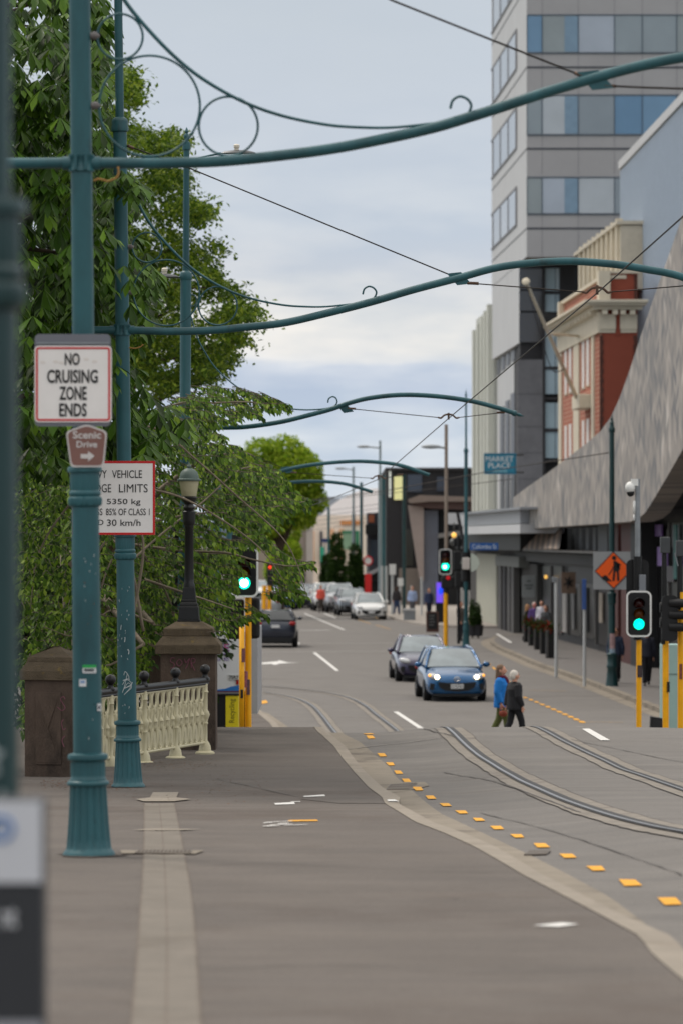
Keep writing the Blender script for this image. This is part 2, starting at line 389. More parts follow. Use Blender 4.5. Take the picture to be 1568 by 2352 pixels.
GU=[G(x,y,RO) for x,y in GU]; GUt=sorted([(p.y,p.x) for p in GU]+[(4,GU[-1].x+.9),(52,KLt[6][1]+.2) if 0 else (50,.62),(56,.28),(58.5,.05),(66,-.2),(80,-.6),(94,-1.3),(101,-1.9),(108,-3.0)])
dn=[3+i*.5 for i in range(215)]
# footpath on the near left, with its own body down to the road
dl=[d for d in dn if d<=108]
L_=[V((-6.5,d,LZ(d))) for d in dl]; R_=[V((interp(KLt,d),d,LZ(d))) for d in dl]
g=MB(); g.strip(L_,R_); g.strip(R_,[V((p.x,p.y,p.z-.3)) for p in R_]); g.strip(L_,[V((p.x,p.y,-.4)) for p in L_]); struct(g.build('footpath',ASPHP,smooth=True,ang=40))
A_=[V((interp(KLt,d)-.003,d,LZ(d)+.005)) for d in dl]; B_=[V((interp(KRt,d),d,LZ(d)+.002)) for d in dl]
g=MB(); g.strip(A_,B_); g.strip(B_,[V((p.x+.02,p.y,p.z-.14)) for p in B_]); struct(g.build('kerb',CONC,smooth=True,ang=30))
A_=[V((interp(KRt,d)+.01,d,RZ(d)+.004)) for d in dl]; B_=[V((max(interp(GUt,d),interp(KRt,d)+.05),d,RZ(d)+.004)) for d in dl]
g=MB(); g.strip(A_,B_); struct(g.build('gutter',CONCD,smooth=True))
# right-hand far pavement with kerb
RK=[(100.9,8.42),(124,7.68),(138.9,7.03),(150,6.75),(160,6.5),(170,6.55),(178,7.3),(184,9.5)]
rk=cr([(88,9.6,0),(95,8.8,0)]+[(x,d,0) if 0 else (d,x,0) for d,x in RK],5); rk=[V((p.y,p.x,.12)) for p in rk]
g=MB(); far=[V((20 if p.y<150 else 20,p.y,.12)) for p in rk]; g.strip(rk,far); g.strip(rk,[V((p.x,p.y,-.02)) for p in rk]); struct(g.build('pavement',PAVE,smooth=True,ang=30))
g=MB(); g.strip([V((p.x-.006,p.y-.003,.126)) for p in rk],[V((p.x+.2,p.y,.126)) for p in rk]); g.strip([V((p.x-.006,p.y-.003,.126)) for p in rk],[V((p.x-.008,p.y-.004,-.02)) for p in rk]); g.strip([V((p.x-.006,p.y-.003,.004)) for p in rk],[V((p.x-.4,p.y-.1,.004)) for p in rk],0)
struct(g.build('pavement_kerb',CONCD,smooth=True,ang=30))
# pavement beyond the crossing
pk=cr([(9.5,197,0),(5.2,199,0),(4.1,204,0),(3.2,215,0),(2.6,226,0),(.6,262,0),(-1.6,300,0),(-6,380,0),(-14,520,0)],6)
pk=[V((p.x,p.y,.12)) for p in pk]
g=MB(); g.strip(pk,[V((22,p.y,.12)) for p in pk]); g.strip(pk,[V((p.x,p.y,-.02)) for p in pk]); struct(g.build('far_pavement',M('far_pavement_concrete',(150,142,134),.8,var=.1),smooth=True,ang=30))
# drain channel in the footpath
dl_=[(307,2352),(320,2180),(333,1966),(334,1846)]; dr_=[(458,2352),(440,2080),(422,1966),(398.5,1846)]
la=cr([G(x,y) for x,y in dl_],8); ra=cr([G(x,y) for x,y in dr_],8)
ext=lambda q:[q[0]+(q[0]-q[1])*12]+q
la,ra=ext(la),ext(ra)
for q in (la,ra):
    for p in q: p.z=gz(p.y)
up=lambda q,h,dx=0:[V((p.x+dx,p.y,gz(p.y)+h)) for p in q]
md=[(p+q)/2 for p,q in zip(la,ra)]
g=MB(); g.strip(up(la,.006),up(md,.003,-.006)); g.strip(up(md,.003,.006),up(ra,.006)); g.strip(up(md,.0025,-.007),up(md,.0025,.007),1)
g.strip(up(la,.004,-.012),up(la,.0045,.002),1); g.strip(up(ra,.0045,-.002),up(ra,.004,.012),1)
struct(g.build('drain_channel',[M('channel_concrete',(112,105,96),.85,var=.14,scale=3,bump=.3,bscale=90,dirt=((98,90,80),.9,.52)),M('channel_joint',(104,95,86),.9,var=.2)]))
def GR(x,y):
    p=G(x,y)
    for _ in range(4): p=G(x,y,CRN(p.x,p.y))
    return p
def gq(name,pts,mat,off=.008,lift=0.0):
    g=MB(); g.add([(GR(x,y) if lift else G(x,y))+V((0,0,off)) for x,y in pts],[tuple(range(len(pts)))]); return struct(g.build(name,mat))
gq('drain_end_slab',[(313,1838),(345,1834),(352,1822),(411,1822),(406,1834),(440,1838),(400,1843),(330,1843)],CONC,.012)
gq('drain_cross_slab',[(303,1908),(345,1906),(418,1906),(462,1907),(420,1909),(345,1909.5)],CONC,.009)
gq('drain_cross_slab',[(277,1955),(335,1955),(422,1955),(470,1956),(450,1964),(280,1963)],CONCD,.010)
gq('road_patch',[(690,1836),(770,1826),(866,1832),(884,1846),(780,1846)],M('asphalt_patch',(88,81,75),.85,var=.1),.004)
# gratings
def grate(name,label,quad,lift,n):
    q=[G(x,y,lift)+V((0,0,.011)) for x,y in quad]
    t=thing(name,label,'drain grate',(q[0]+q[2])/2)
    g=MB(); g.add([p+V((0,0,-.004)) for p in q],[(0,1,2,3)]); g.build('pit',M('drain_pit',(88,82,75),.9,var=.1),t)
    g=MB()
    for i in range(n+1):
        u=i/n; g.tube([q[0].lerp(q[1],u),q[3].lerp(q[2],u)],.008,5)
    for u in(0,.5,1): g.tube([q[0].lerp(q[3],u),q[1].lerp(q[2],u)],.008,5)
    g.build('bars',M('cast_iron_grate',(112,104,96),.6,metal=.3,var=.2),t); return t
grate('drain_grate','rusty cast iron drain grate set across the concrete channel in the footpath',[(318,1958),(440,1958),(437,1963),(312,1963)],0,14)
grate('drain_grate','iron gutter grate beside the kerb amid the yellow dashes',[(896,1805),(956,1801),(938,1815),(886,1816)],RO,9)
grate('drain_grate','gutter grate nearest the camera under a yellow dash',[(1214,1959),(1262,1957),(1252,1965),(1204,1967)],RO,9)
gq('gutter_slab',[(870,1820),(915,1798),(975,1797),(985,1806),(930,1818),(900,1822)],CONCD,.007,RO)
# yellow dashes along the gutter
YD=[(850,1694,24,8),(877,1735,25,9),(897,1756,23,8),(914,1775,24,9),(933,1794,25,9),(960,1813,29,10),(988,1833,29,9),(1023,1850,32,8),(1061,1867,34,8),(1098,1884,33,8),(1141,1903,37,9),(1189,1922,37,9),(1242,1944,44,11),(1304,1968,46,11),(1370,1997,50,12),(1445,2030,62,17),(1538,2073,64,19),(1655,2123,70,22)]
for i,(x,y,w_,h_) in enumerate(YD):
    o=gq('yellow_dash',[(x-(.46+.05*((i*7)%3-1))*w_,y-.44*h_),(x+.2*w_,y-(.46-.05*(i%2))*h_),(x+(.46-.04*(i%3))*w_,y+.38*h_),(x-.2*w_,y+.44*h_)],YMARK,.009,RO)
gq('yellow_dash',[(832,1686.5),(850,1684.5),(860,1687),(842,1688)],YMARK,.009,RO)
# chalk and paint marks on the footpath
for q in ([(630,1846),(676,1843.5),(678,1848),(633,1849.5)],[(697,1829.5),(745,1826),(747,1829.5),(698,1832)],[(667,1841.5+.5),(690,1841.5),(690,1842.8),(668,1843)]): gq('chalk_mark',q,WMARK,.006)
gq('survey_mark',[(664,1885),(728,1884),(731,1887),(661,1888)],YMARK,.006)
for k in range(9):
    x=random.uniform(598,690); y=1889+k*1.5+random.uniform(-.6,.6); l=random.uniform(20,55)
    gq('chalk_scribble',[(x,y),(x+l,y-2.0),(x+l+3,y-1.4),(x+3,y+.6)],WMARK,.006+k*.0007)
gq('paint_smear',[(1222,2128),(1290,2121),(1328,2125),(1280,2131)],WMARK,.006)
gq('paint_chip',[(888,1839),(905,1838.5),(915,1843),(890,1843)],WMARK,.012)
# tram rails, near side
BEDM=M('rail_bed_concrete',(128,121,112),.85,var=.14,scale=3,bump=.3,bscale=90,dirt=((106,99,92),1.3,.52))
def rail(pts,near=True,d0=None):
    q=[]
    for x,y in pts:
        if near:
            p=G(x,y)
            for _ in range(3): p=G(x,y,CRN(p.x,p.y))
        else: p=GF(x,y)
        q.append(p)
    q=cr(q,6)
    if near:
        q=[q[0]+(q[0]-q[1])*k for k in (12,8,4,2)]+q+[q[-1]+(q[-1]-q[-2])*k for k in(4,10,20,40)]
    zf=lambda p:RZ(p.y,p.x)
    nx=[]
    for i,p in enumerate(q):
        t=(q[min(i+1,len(q)-1)]-q[max(0,i-1)]); t.z=0; t.normalize(); nx.append(V((-t.y,t.x,0)))
        p.z=zf(p)
    def off(s,h,j=0):
        o=[]
        for p,n in zip(q,nx):
            e=p+n*(s+(j*random.uniform(-1,1) if j else 0)); e.z=zf(e)+h+(.002 if near else 0); o.append(e)
        return o
    e1=off(-.21,.005,.014); e2=off(.21,.006,.014); g=MB(); g.strip(e1,e2)
    for e,sg in((e1,-1),(e2,1)): g.strip([p+n*(sg*-.004)+V((0,0,.0012)) for p,n in zip(e,nx)],[p+n*(sg*random.uniform(.004,.014))+V((0,0,.0012)) for p,n in zip(e,nx)],1)
    struct(g.build('rail_bed',[BEDM,M('bed_seam',(86,81,77),.9,var=.2)]))
    g=MB(); g.strip(off(-.07,.0115),off(.065,.0115)); struct(g.build('rail_groove',RAILD))
    g=MB(); g.strip(off(-.045,.016),off(-.008,.016)); struct(g.build('tram_rail',STEEL))
rail([(1030,1672.5),(1065,1705),(1100,1735),(1150,1767),(1200,1795),(1260,1822),(1330,1850),(1420,1879),(1500,1899),(1568,1912)])
rail([(1250,1678),(1290,1700),(1340,1725),(1400,1753),(1470,1781),(1568,1815)])
rail([(785,1703),(770,1687),(738,1645),(716,1622),(690,1608),(655,1598),(610,1591)],False)
rail([(930,1700),(903,1673),(860,1640),(838,1622),(808,1606),(770,1595),(720,1587),(650,1580),(600,1577)],False)
# seams and patches by the crest
# worn seams and trench patches in the road and path
SEAM=M('tar_seam',(84,80,77),.9,var=.25,scale=20)
def seam(name,pts,wid,mat,lift=RO):
    q=cr([(GR(*p) if lift else G(*p)) for p in pts],8); a=[];b=[]
    for i,p in enumerate(q):
        t=(q[min(i+1,len(q)-1)]-q[max(0,i-1)]).normalized(); n=V((-t.y,t.x,0))*wid*random.uniform(.3,.9); j=V((random.uniform(-1,1),random.uniform(-1,1),0))*wid*.9
        for s,l in((1,a),(-1,b)): e=p+n*s+j; e.z=(RZ(e.y,e.x) if lift else gz(e.y))+.0105; l.append(e)
    g=MB(); g.strip(a,b); return struct(g.build(name,mat))
seam('asphalt_seam',[(800,1722),(880,1712),(960,1703),(1056,1690)],.03,M('pale_seam',(140,134,128),.9,var=.2))
seam('asphalt_seam',[(972,1673),(1000,1682),(1040,1691),(1060,1702)],.03,SEAM)
seam('asphalt_seam',[(1020,1775),(1130,1795),(1250,1838),(1330,1868)],.015,SEAM)
seam('asphalt_seam',[(1310,1700),(1420,1722),(1568,1752)],.015,SEAM)
seam('asphalt_seam',[(1100,1868),(1250,1905),(1420,1960),(1568,2012)],.012,SEAM)
seam('asphalt_seam',[(500,1790),(600,1812),(700,1832),(860,1836)],.012,SEAM,0)
seam('asphalt_seam',[(446,1990),(620,1984),(860,1996),(1120,2006)],.008,SEAM,0)
seam('asphalt_seam',[(110,1872),(220,1866),(332,1862)],.01,SEAM,0)
seam('asphalt_seam',[(470,2230),(760,2216),(1050,2236),(1400,2228)],.006,SEAM,0)
# far-side markings
def fq(name,pts,mat,h=.006): 
    g=MB(); g.add([GF(x,y)+V((0,0,h)) for x,y in pts],[tuple(range(len(pts)))]); return struct(g.build(name,mat))
def fline(name,a,b,wid,mat,h=.006):
    a,b=GF(*a),GF(*b); t=(b-a).normalized(); n=V((-t.y,t.x,0))*wid/2; u=V((0,0,h))
    g=MB(); g.add([a+n+u,b+n+u,b-n+u,a-n+u],[(0,1,2,3)]); return struct(g.build(name,mat))
for a_,b_ in(((908,1635),(966,1673)),((722,1499),(775,1541)),((672,1460),(686,1480)),((655,1436),(664,1448))): fline('lane_dash',a_,b_,.13,WMARK)
fline('lane_line',(700,1409),(790,1447),.12,WMARK); fline('lane_line',(745,1409),(772,1420),.12,WMARK)
for y in(1479,1498): fline('crossing_line',(600,y),(1010,y-3),.25,M('faded_white',(165,162,158),.8,var=.12,scale=5))
fline('crossing_line',(690,1448),(760,1447),.4,WMARK)
fq('lane_arrow',[(596,1523),(640,1519),(640,1516.5),(662,1522),(688,1522),(640,1524.5),(640,1526),(630,1527.5),(624,1525),(596,1526)],WMARK)
fline('white_line',(1140,1462),(1172,1483),.15,WMARK,.13); 
for k in range(11):
    u=k/10; x=lerp(1205,1335,u); y=lerp(1603,1659,u**1.05); s=lerp(.7,1.05,u)
    fq('yellow_dash',[(x-8*s,y-2.4*s),(x+4*s,y-1.6*s),(x+9*s,y+2*s),(x-4*s,y+1.6*s)],YMARK,.012)
for k in range(7):
    u=k/7; fline('yellow_dash',(lerp(1118,1200,u),lerp(1522,1597,u)),(lerp(1118,1200,u+.075),lerp(1522,1597,u+.075)),.08,YMARK,.012)
fline('yellow_line',(1215,1586),(1300,1588),.09,M('faded_yellow',(170,135,80),.8,var=.2,scale=6),.012); fline('yellow_line',(1345,1659),(1430,1660),.07,MATS['faded_yellow'],.012)
fline('white_edge_line',(1330,1671),(1400,1703),.12,WMARK)
for a_,b_ in(((822,1424),(850,1433)),((862,1436),(896,1446)),((915,1458),(935,1468)),((850,1412),(872,1424))): fline('yellow_dash',a_,b_,.1,MATS['faded_yellow'],.012)
fq('yellow_patch',[(596,1612),(612,1609),(616,1615),(600,1618)],YMARK,.012)
gq('crest_line',[(1335,1675.5),(1352,1675),(1400,1702),(1378,1702)],WMARK,.012,RO)
# ================================================================== tram poles
def flute(n,amp,z0,z1,z2=None,z3=None):
    def f(a,z):
        if z0<=z<=z1 or (z2 is not None and z2<=z<=z3): return 1-amp*(.5+.5*math.cos(a*n))**2
        return 1
    return f
def pole_parts(t,top=True,upper=9.2):
    g=MB(); g.lathe([(.001,0),(.182,0),(.182,.012),(.172,.03),(.158,.045),(.156,.06),(.150,.12),(.142,.22),(.133,.36),(.128,.47),(.127,.485)],n=64,flute=flute(16,.085,.06,.48),T=MW[t.name]); g.build('fluted_base',TEAL,t,smooth=True,ang=50)
    g=MB(); g.lathe([(.120,.483),(.142,.487),(.148,.5),(.142,.515),(.126,.522),(.126,.532),(.119,.54),(.121,.56),(.121,.64),(.119,.652),(.126,.66),(.138,.666),(.141,.685),(.136,.70),(.118,.706),(.10,.712)],n=64,flute=flute(24,.06,.555,.645),T=MW[t.name]); g.build('base_collar',TEAL,t,smooth=True,ang=50)
    g=MB(); g.lathe([(.1,.71),(.098,1.4),(.094,2.48)],n=32,T=MW[t.name]); g.build('shaft',TEAL,t,smooth=True,ang=50)
    g=MB(); g.lathe([(.094,2.41),(.112,2.42),(.118,2.44),(.119,2.465),(.115,2.475),(.102,2.485),(.110,2.495),(.110,2.515),(.099,2.525),(.103,2.54),(.103,2.64),(.10,2.648),(.118,2.652),(.120,2.675),(.112,2.69),(.076,2.695)],n=64,flute=flute(24,.06,2.535,2.642,2.435,2.47),T=MW[t.name]); g.build('shaft_collar',TEAL,t,smooth=True,ang=50)
    g=MB(); g.lathe([(.077,2.69),(.074,4.7),(.072,6.95)],n=32,T=MW[t.name]); g.build('upper_shaft',TEAL,t,smooth=True,ang=50)
    if top:
        g=MB(); g.lathe([(.072,6.94),(.088,6.95),(.092,6.99),(.084,7.02),(.088,7.05),(.08,7.08),(.05,7.1)],n=32,T=MW[t.name]); g.build('top_collar',TEAL,t,smooth=True,ang=50)
        g=MB(); g.lathe([(.045,7.09),(.042,upper)],n=20,T=MW[t.name]); g.build('top_tube',TEAL,t,smooth=True,ang=50)
        g=MB(); u=upper; g.lathe([(.043,u),(.052,u+.02),(.052,u+.1),(.03,u+.12),(.028,u+.14),(.045,u+.2),(.05,u+.24),(.03,u+.29),(.022,u+.32),(.035,u+.37),(.02,u+.45),(.002,u+.55)],n=20,T=MW[t.name]); g.build('finial',TEAL,t,smooth=True,ang=60)
def arm_parts(t,pts,r,pole_x,arm_y,d,hook=None,scroll=True,k=None,clamp=True):
    "arm traced on the upright plane at depth d; scroll work scaled from the nearest pole"
    k=k or pxm(d)/331.0
    q=cr([P(x,y,d) for x,y in pts],8)
    g=MB(); g.tube(q,r,14); g.build('arm',TEAL,t,smooth=True,ang=50)
    if clamp:
        g=MB(); c=P(pole_x,arm_y,d); g.lathe([(.078,-.06),(.09,-.058),(.09,-.04),(.082,-.03),(.082,.03),(.09,.04),(.09,.058),(.078,.06)],c=c,n=24)
        for s in(-1,1): g.box(c+V((s*.035,-.085,0)),(.02,.03,.1)); g.tube([c+V((s*.07,0,0)),c+V((s*.13,0,0))],.047,16)
        g.build('arm_clamp',TEAL,t,smooth=True,ang=40)
    if scroll:
        rel=lambda x,y:P(pole_x+(x-188)*k,arm_y+(y-375)*k,d)
        sc=[(212,-150),(250,-60),(285,0),(330,57),(400,130),(470,185),(560,235),(650,267),(750,287),(830,293),(900,293),(980,285),(1040,276),(1066,266),(1078,245),(1070,229),(1052,222),(1036,231),(1030,250)]
        q=cr([rel(*p) for p in sc],6); n=len(q)
        g=MB(); g.tube(q,[lerp(.016,.0095,min(1,i/n*1.8)) for i in range(n)],8); g.build('scroll',TEAL,t,smooth=True,ang=60)
        for (x,y,rr) in((276,85,52),(343.5,244,115.5),(524,290,67.5)):
            g=MB(); rm=rr/331.0*k*331/pxm(d); g.ring(rel(x,y),rm,rm,.0085,56,6); g.build('ring',TEAL,t,smooth=True)
        for (x,y) in((215,83),(217,243)):
            g=MB(); c=rel(x,y); s=k*331/pxm(d); T=Matrix.Rotation(R(90),4,'Y')
            g.lathe([(.004,-.03*s),(.018*s,-.03*s),(.026*s,-.015*s),(.02*s,-.008*s),(.03*s,.0),(.024*s,.012*s),(.03*s,.02*s),(.016*s,.032*s),(.008,.045*s)],n=14,T=Matrix.Translation(c)@T); g.build('insulator',M('porcelain_insulator',(112,106,104),.3,var=.2),t,smooth=True)
    if hook:
        hx,hy,s=hook; c=P(hx,hy,d); T=Matrix.Translation(c)@Matrix.Rotation(R(-s),4,'Y')
        g=MB(); w,h=.17*pxm(d)*k/pxm(d)*331/331 if 0 else .085,.075
        vs=[T@V(v) for v in((-.105,-.012,.09),(.04,-.012,.06),(.105,-.012,-.09),(-.04,-.012,-.06))]
        g.prism(vs,(0,.024,0)); g.build('wire_plate',TEAL,t)
def at_ground(x,y): return G(x,y)
# pole carrying the two signs
p1=at_ground(205,1965)
t1=thing('tram_pole','ornate teal tram pole carrying the NO CRUISING ZONE ENDS sign','pole',p1,group='ornate teal tram poles')
MW[t1.name]=Matrix.Translation(p1)@Matrix.Rotation(R(-.62),4,'Y'); t1.rotation_euler=(0,R(-.62),0)
pole_parts(t1)
D1=p1.y
arm_parts(t1,[(-6,375),(80,375),(160,374),(215,374),(310,375),(400,374),(500,371),(620,360),(760,342),(900,315),(1000,292),(1080,268),(1150,246),(1250,213),(1350,183),(1450,156),(1568,131),(1700,112),(1820,107),(1960,118),(2150,165),(2330,255)],.038,188,375,D1,hook=(1366,184,18))
g=MB(); g.lathe([(.036,0),(.046,.01),(.046,.07),(.02,.1),(.01,.15),(.001,.2)],n=14,T=Matrix.Translation(P(2330,255,D1))@Matrix.Rotation(R(118),4,'Y')); g.build('arm_finial',TEAL,t1,smooth=True)
# pole beside the fence
p2=at_ground(295,1808)
t2=thing('tram_pole','ornate teal tram pole with white graffiti carrying the vehicle limits sign','pole',p2,group='ornate teal tram poles')
MW[t2.name]=Matrix.Translation(p2)@Matrix.Rotation(R(-.72),4,'Y'); t2.rotation_euler=(0,R(-.72),0)
pole_parts(t2); D2=p2.y
arm_parts(t2,[(165,758),(230,758),(290,758),(345,760),(400,761),(480,759),(560,752),(650,742),(740,722),(850,694),(950,665),(1053,638),(1130,617),(1200,606),(1300,600),(1400,606),(1480,618),(1568,637),(1700,690),(1760,722)],[.041]*145+[.034]*8,281,758,D2,hook=(1053,640,18))
# third pole with two street lights, behind the trees
D3=57.6
p3=V(((422-CX)*D3/F,D3,gz(D3)))
t3=thing('tram_pole','tall teal tram pole with finial rising beyond the leafy branches','pole',p3,group='ornate teal tram poles')
MW[t3.name]=Matrix.Translation(p3)@Matrix.Rotation(R(.3),4,'Y'); t3.rotation_euler=(0,R(.3),0)
zz=lambda y:(ZC-(y-HY)*D3/F)-p3.z
g=MB(); g.lathe([(.18,0),(.16,.05),(.13,.48),(.145,.5),(.127,.55),(.127,.66),(.137,.69),(.1,.71),(.094,2.5),(.12,2.52),(.113,2.6),(.12,2.65),(.082,2.7),(.082,zz(642))],n=40,T=MW[t3.name]); g.build('shaft',TEAL,t3,smooth=True,ang=50)
g=MB(); g.lathe([(.082,zz(644)),(.09,zz(642)),(.09,zz(628)),(.07,zz(624)),(.05,zz(622)),(.044,zz(345)),(.06,zz(344)),(.062,zz(336)),(.055,zz(330)),(.055,zz(327)),(.03,zz(325)),(.025,zz(322)),(.044,zz(316)),(.045,zz(311)),(.025,zz(307)),(.02,zz(306)),(.033,zz(302)),(.002,zz(292))],n=20,T=MW[t3.name]); g.build('top_tube',TEAL,t3,smooth=True,ang=50)
arm_parts(t3,[(383,980),(427,981),(480,982),(525,982),(570,980),(640,970),(700,956),(760,940),(800,926),(850,914),(920,907),(1000,910),(1080,921),(1140,936),(1178,948)],.036,427,981,D3,hook=(792,938,20),scroll=False)
g=MB(); q=cr([P(x,y,D3) for x,y in((432,700),(452,770),(475,815),(500,850),(540,885),(590,917),(640,934),(690,941),(735,940),(765,934),(774,924),(771,914),(763,911),(755,916),(753,925))],6); g.tube(q,.011,7); g.build('scroll',TEAL,t3,smooth=True)
g=MB(); g.ring(P(443,690,D3),.06,.085,.008,28); g.build('ring',TEAL,t3,smooth=True)
g=MB(); g.lathe([(.034,0),(.044,.012),(.044,.05),(.02,.07),(.03,.1),(.001,.18)],n=12,T=Matrix.Translation(P(1176,948,D3))@Matrix.Rotation(R(108),4,'Y')); g.build('arm_finial',TEAL,t3,smooth=True)
def luminaire(t,x0,x1,y,d,y_arm,x_pole,sgn):
    g=MB(); c=P((x0+x1)/2,y,d); l=abs(x1-x0)*d/F/2
    prof=[(-l,0,.02),(-l*.8,.03,.05),(-l*.2,.05,.09),(l*.5,.045,.10),(l*.9,.02,.07),(l,0,.02)]
    vs=[];n=10
    for (u,h,w_) in prof:
        for j in range(n):
            a=2*PI*j/n; vs.append(c+V((u*sgn,w_*math.cos(a),(h if math.sin(a)>0 else .018)*math.sin(a))))
    g.add(vs,[(i*n+j,i*n+(j+1)%n,(i+1)*n+(j+1)%n,(i+1)*n+j) for i in range(len(prof)-1) for j in range(n)]+[tuple(range(n)),tuple(range((len(prof)-1)*n,len(prof)*n))])
    h=g.build('lamp_head',M('lamp_grey',(96,98,100),.4,metal=.3,var=.1),t,smooth=True,ang=50)
    g=MB(); g.lathe([(.035,.02),(.035,.06),(.045,.065),(.045,.10),(.03,.115),(.001,.12)],c=c+V((-l*.1*sgn,0,.02)),n=12); o=g.build('light_sensor',M('sensor_cream',(214,206,190),.5,var=.05),h,smooth=True,ang=40)
    g=MB(); g.tube(cr([P(x_pole,y_arm,d),P(lerp(x_pole,x0,.5),y_arm-(y_arm-y)*.6,d),P(x0,y,d)],5),.016,8); g.build('lamp_arm',TEAL,t,smooth=True)
luminaire(t3,508,588,352,D3,373,430,1)
luminaire(t3,412,338,636,D3,640,424,-1)
# farther poles on the curve, mostly behind leaves
for d,base,armp,hook,lab in((76,(500,1120),[(470,1146),(500,1135),(540,1124),(580,1109),(620,1091),(660,1078),(720,1067),(800,1060),(860,1061),(920,1069),(985,1091)],(660,1079,20),'teal tram pole behind leaves with the higher of two far arms'),
                       (84,(528,1150),[(500,1158),(528,1152),(560,1140),(600,1121),(650,1110),(720,1105.5),(790,1111),(855,1130)],(606,1120,20),'teal tram pole behind leaves with the lower of two far arms')):
    p=V(((base[0]-CX)*d/F,d,gz(d))); t=thing('tram_pole',lab,'pole',p,group='ornate teal tram poles')
    zt=(ZC-(base[1]-HY)*d/F)-p.z
    g=MB(); g.lathe([(.18,0),(.16,.05),(.13,.48),(.145,.5),(.127,.55),(.127,.66),(.137,.69),(.1,.71),(.094,2.5),(.12,2.55),(.12,2.65),(.08,2.7),(.075,zt+.3)],n=24,T=MW[t.name]); g.build('shaft',TEAL,t,smooth=True,ang=50)
    arm_parts(t,armp,.038,base[0],armp[1][1],d,hook=hook,scroll=False,clamp=False)
# pole at the very edge of the frame, far out of focus
d0=9.6; p0=V(((-46-CX)*d0/F,d0,gz(d0)))
t0=thing('tram_pole','blurred dark teal tram pole cut by the left edge of the picture','pole',p0,group='ornate teal tram poles'); _T=TEAL; TEAL=TEALD; pole_parts(t0); TEAL=_T  # unlit side of this pole put into a darker teal
g=MB(); 
for k in range(7): g.tube(cr([P(-46,1700+k*55,d0)+V((random.uniform(.02,.08),-.093,0)) for q in range(1)]+[P(-46,1700+k*55+random.uniform(-60,60),d0)+V((random.uniform(.0,.07),-.095,0)) for q in range(3)],5),.006,5)
g.build('paint_scrawl',M('grey_scrawl',(150,160,162),.7,var=0),t0)
# ------------------------------------------------------------------ signs on the poles
def board(name,label,cat,x0,x1,y0,y1,d,rad,col,border=None,back=None,group=None,th=.006):
    c=P((x0+x1)/2,(y0+y1)/2,d); t=thing(name,label,cat,c); k=d/F
    w,h=(x1-x0)*k,(y1-y0)*k
    T=MW[t.name]
    g=MB(); g.prism([T@p for p in rrect(w,h,rad)],(0,th,0)); g.build('panel',col,t)
    if border:
        bm_,ins,bw=border; g=MB(); frame_mb(g,w-2*ins,h-2*ins,max(rad-ins,.005),bw,-.003,-.0005,T); g.build('border',bm_,t)
    if back:
        g=MB(); bx0,bx1,by0,by1=back; cc=P((bx0+bx1)/2,(by0+by1)/2,d)-c+V((0,th+.004,0)); g.prism([T@(p+cc) for p in rrect((bx1-bx0)*k,(by1-by0)*k,rad*1.1)],(0,.006,0)); g.build('backing_plate',M('sign_backing',(112,114,122),.5,var=.08),t)
    return t,T,(lambda x,y:((x-(x0+x1)/2)*k,-(y-(y0+y1)/2)*k))
def write(t,T,uv,items,mat,bold=.0,name='lettering'):
    for (s,x0,x1,y0,y1) in items:
        g=MB(); a=uv(x0,y1); b=uv(x1,y0); letters(g,s,a[0],b[0],a[1],b[1],T,bold=bold,depth=.0045); o=g.build(name,mat,t)
    return o
# soil round the pole feet, with contact shade put into its dark tone
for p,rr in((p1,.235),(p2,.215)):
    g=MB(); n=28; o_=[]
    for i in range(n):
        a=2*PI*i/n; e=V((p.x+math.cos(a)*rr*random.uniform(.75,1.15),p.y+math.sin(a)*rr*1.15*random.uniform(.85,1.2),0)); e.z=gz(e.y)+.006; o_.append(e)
    g.add(o_,[tuple(range(n))]); g.build('base_dirt_shade',M('soil_contact_shade',(76,68,61),.95,var=.3,scale=12))['kind']='structure'
d=D1-.13
t,T,uv=board('road_sign','white square sign with red border reading NO CRUISING ZONE ENDS','sign',80,257,794,970,d,.03,SIGNW,border=(SIGNR,.010,.013),back=(80,255,767,979))
write(t,T,uv,[('NO',149.5,184,811,839),('CRUISING',109,225.5,849,880),('ZONE',137,200,887.5,919),('ENDS',137,200,926,957)],SIGNK,.022)
g=MB(); c=P(168,788,d); g.box(c+V((0,.0,0)),(.5,.008,.012)); g.build('bracket',GALV,t)
g=MB(); 
for k in range(7): g.ell(P(105+k*19+random.uniform(-6,6),828+random.uniform(-8,8),d)+V((0,-.0008,0)),(.02,.0006,.012),8,4)
g.build('grime',M('sign_grime',(226,219,213),.5,var=.03),t)
d=D1-.13
pent=[(200,974),(247,991),(239,1073),(163,1073),(152,991)]
c=P(200,1024,d); t=thing('road_sign','brown five sided sign reading Scenic Drive with a white arrow','sign',c)
def pin(f): # outline inset towards the centre with rounded corners
    q=[P(200+(x-200)*f,1024+(y-1024)*f,d) for x,y in pent]; o=[]
    n=len(q)
    for i in range(n):
        a,b,e=q[i-1],q[i],q[(i+1)%n]; u=b+(a-b).normalized()*.03; v=b+(e-b).normalized()*.03
        for s in range(5):
            s/=4; o.append(u*(1-s)**2+b*2*s*(1-s)+v*s*s)
    return o
g=MB(); g.prism(pin(1.0),(0,.006,0)); g.build('panel',WHITE if 0 else M('sign_edge_grey',(205,200,198),.5,var=.04),t)
g=MB(); g.prism([p+V((0,-.002,0)) for p in pin(.92)],(0,.0015,0)); g.build('face',BROWNS,t)
uv=lambda x,y:((x-200)*d/F,-(y-1024)*d/F); T=MW[t.name]
write(t,T,uv,[('Scenic',168,233,990,1007.5),('Drive',176.5,224,1013,1028)],M('sign_text_grey',(205,200,198),.5,var=0),.02)
g=MB(); arrow=[(186,1043),(203,1043),(203,1036),(218,1047.5),(203,1060),(203,1053),(186,1053)]
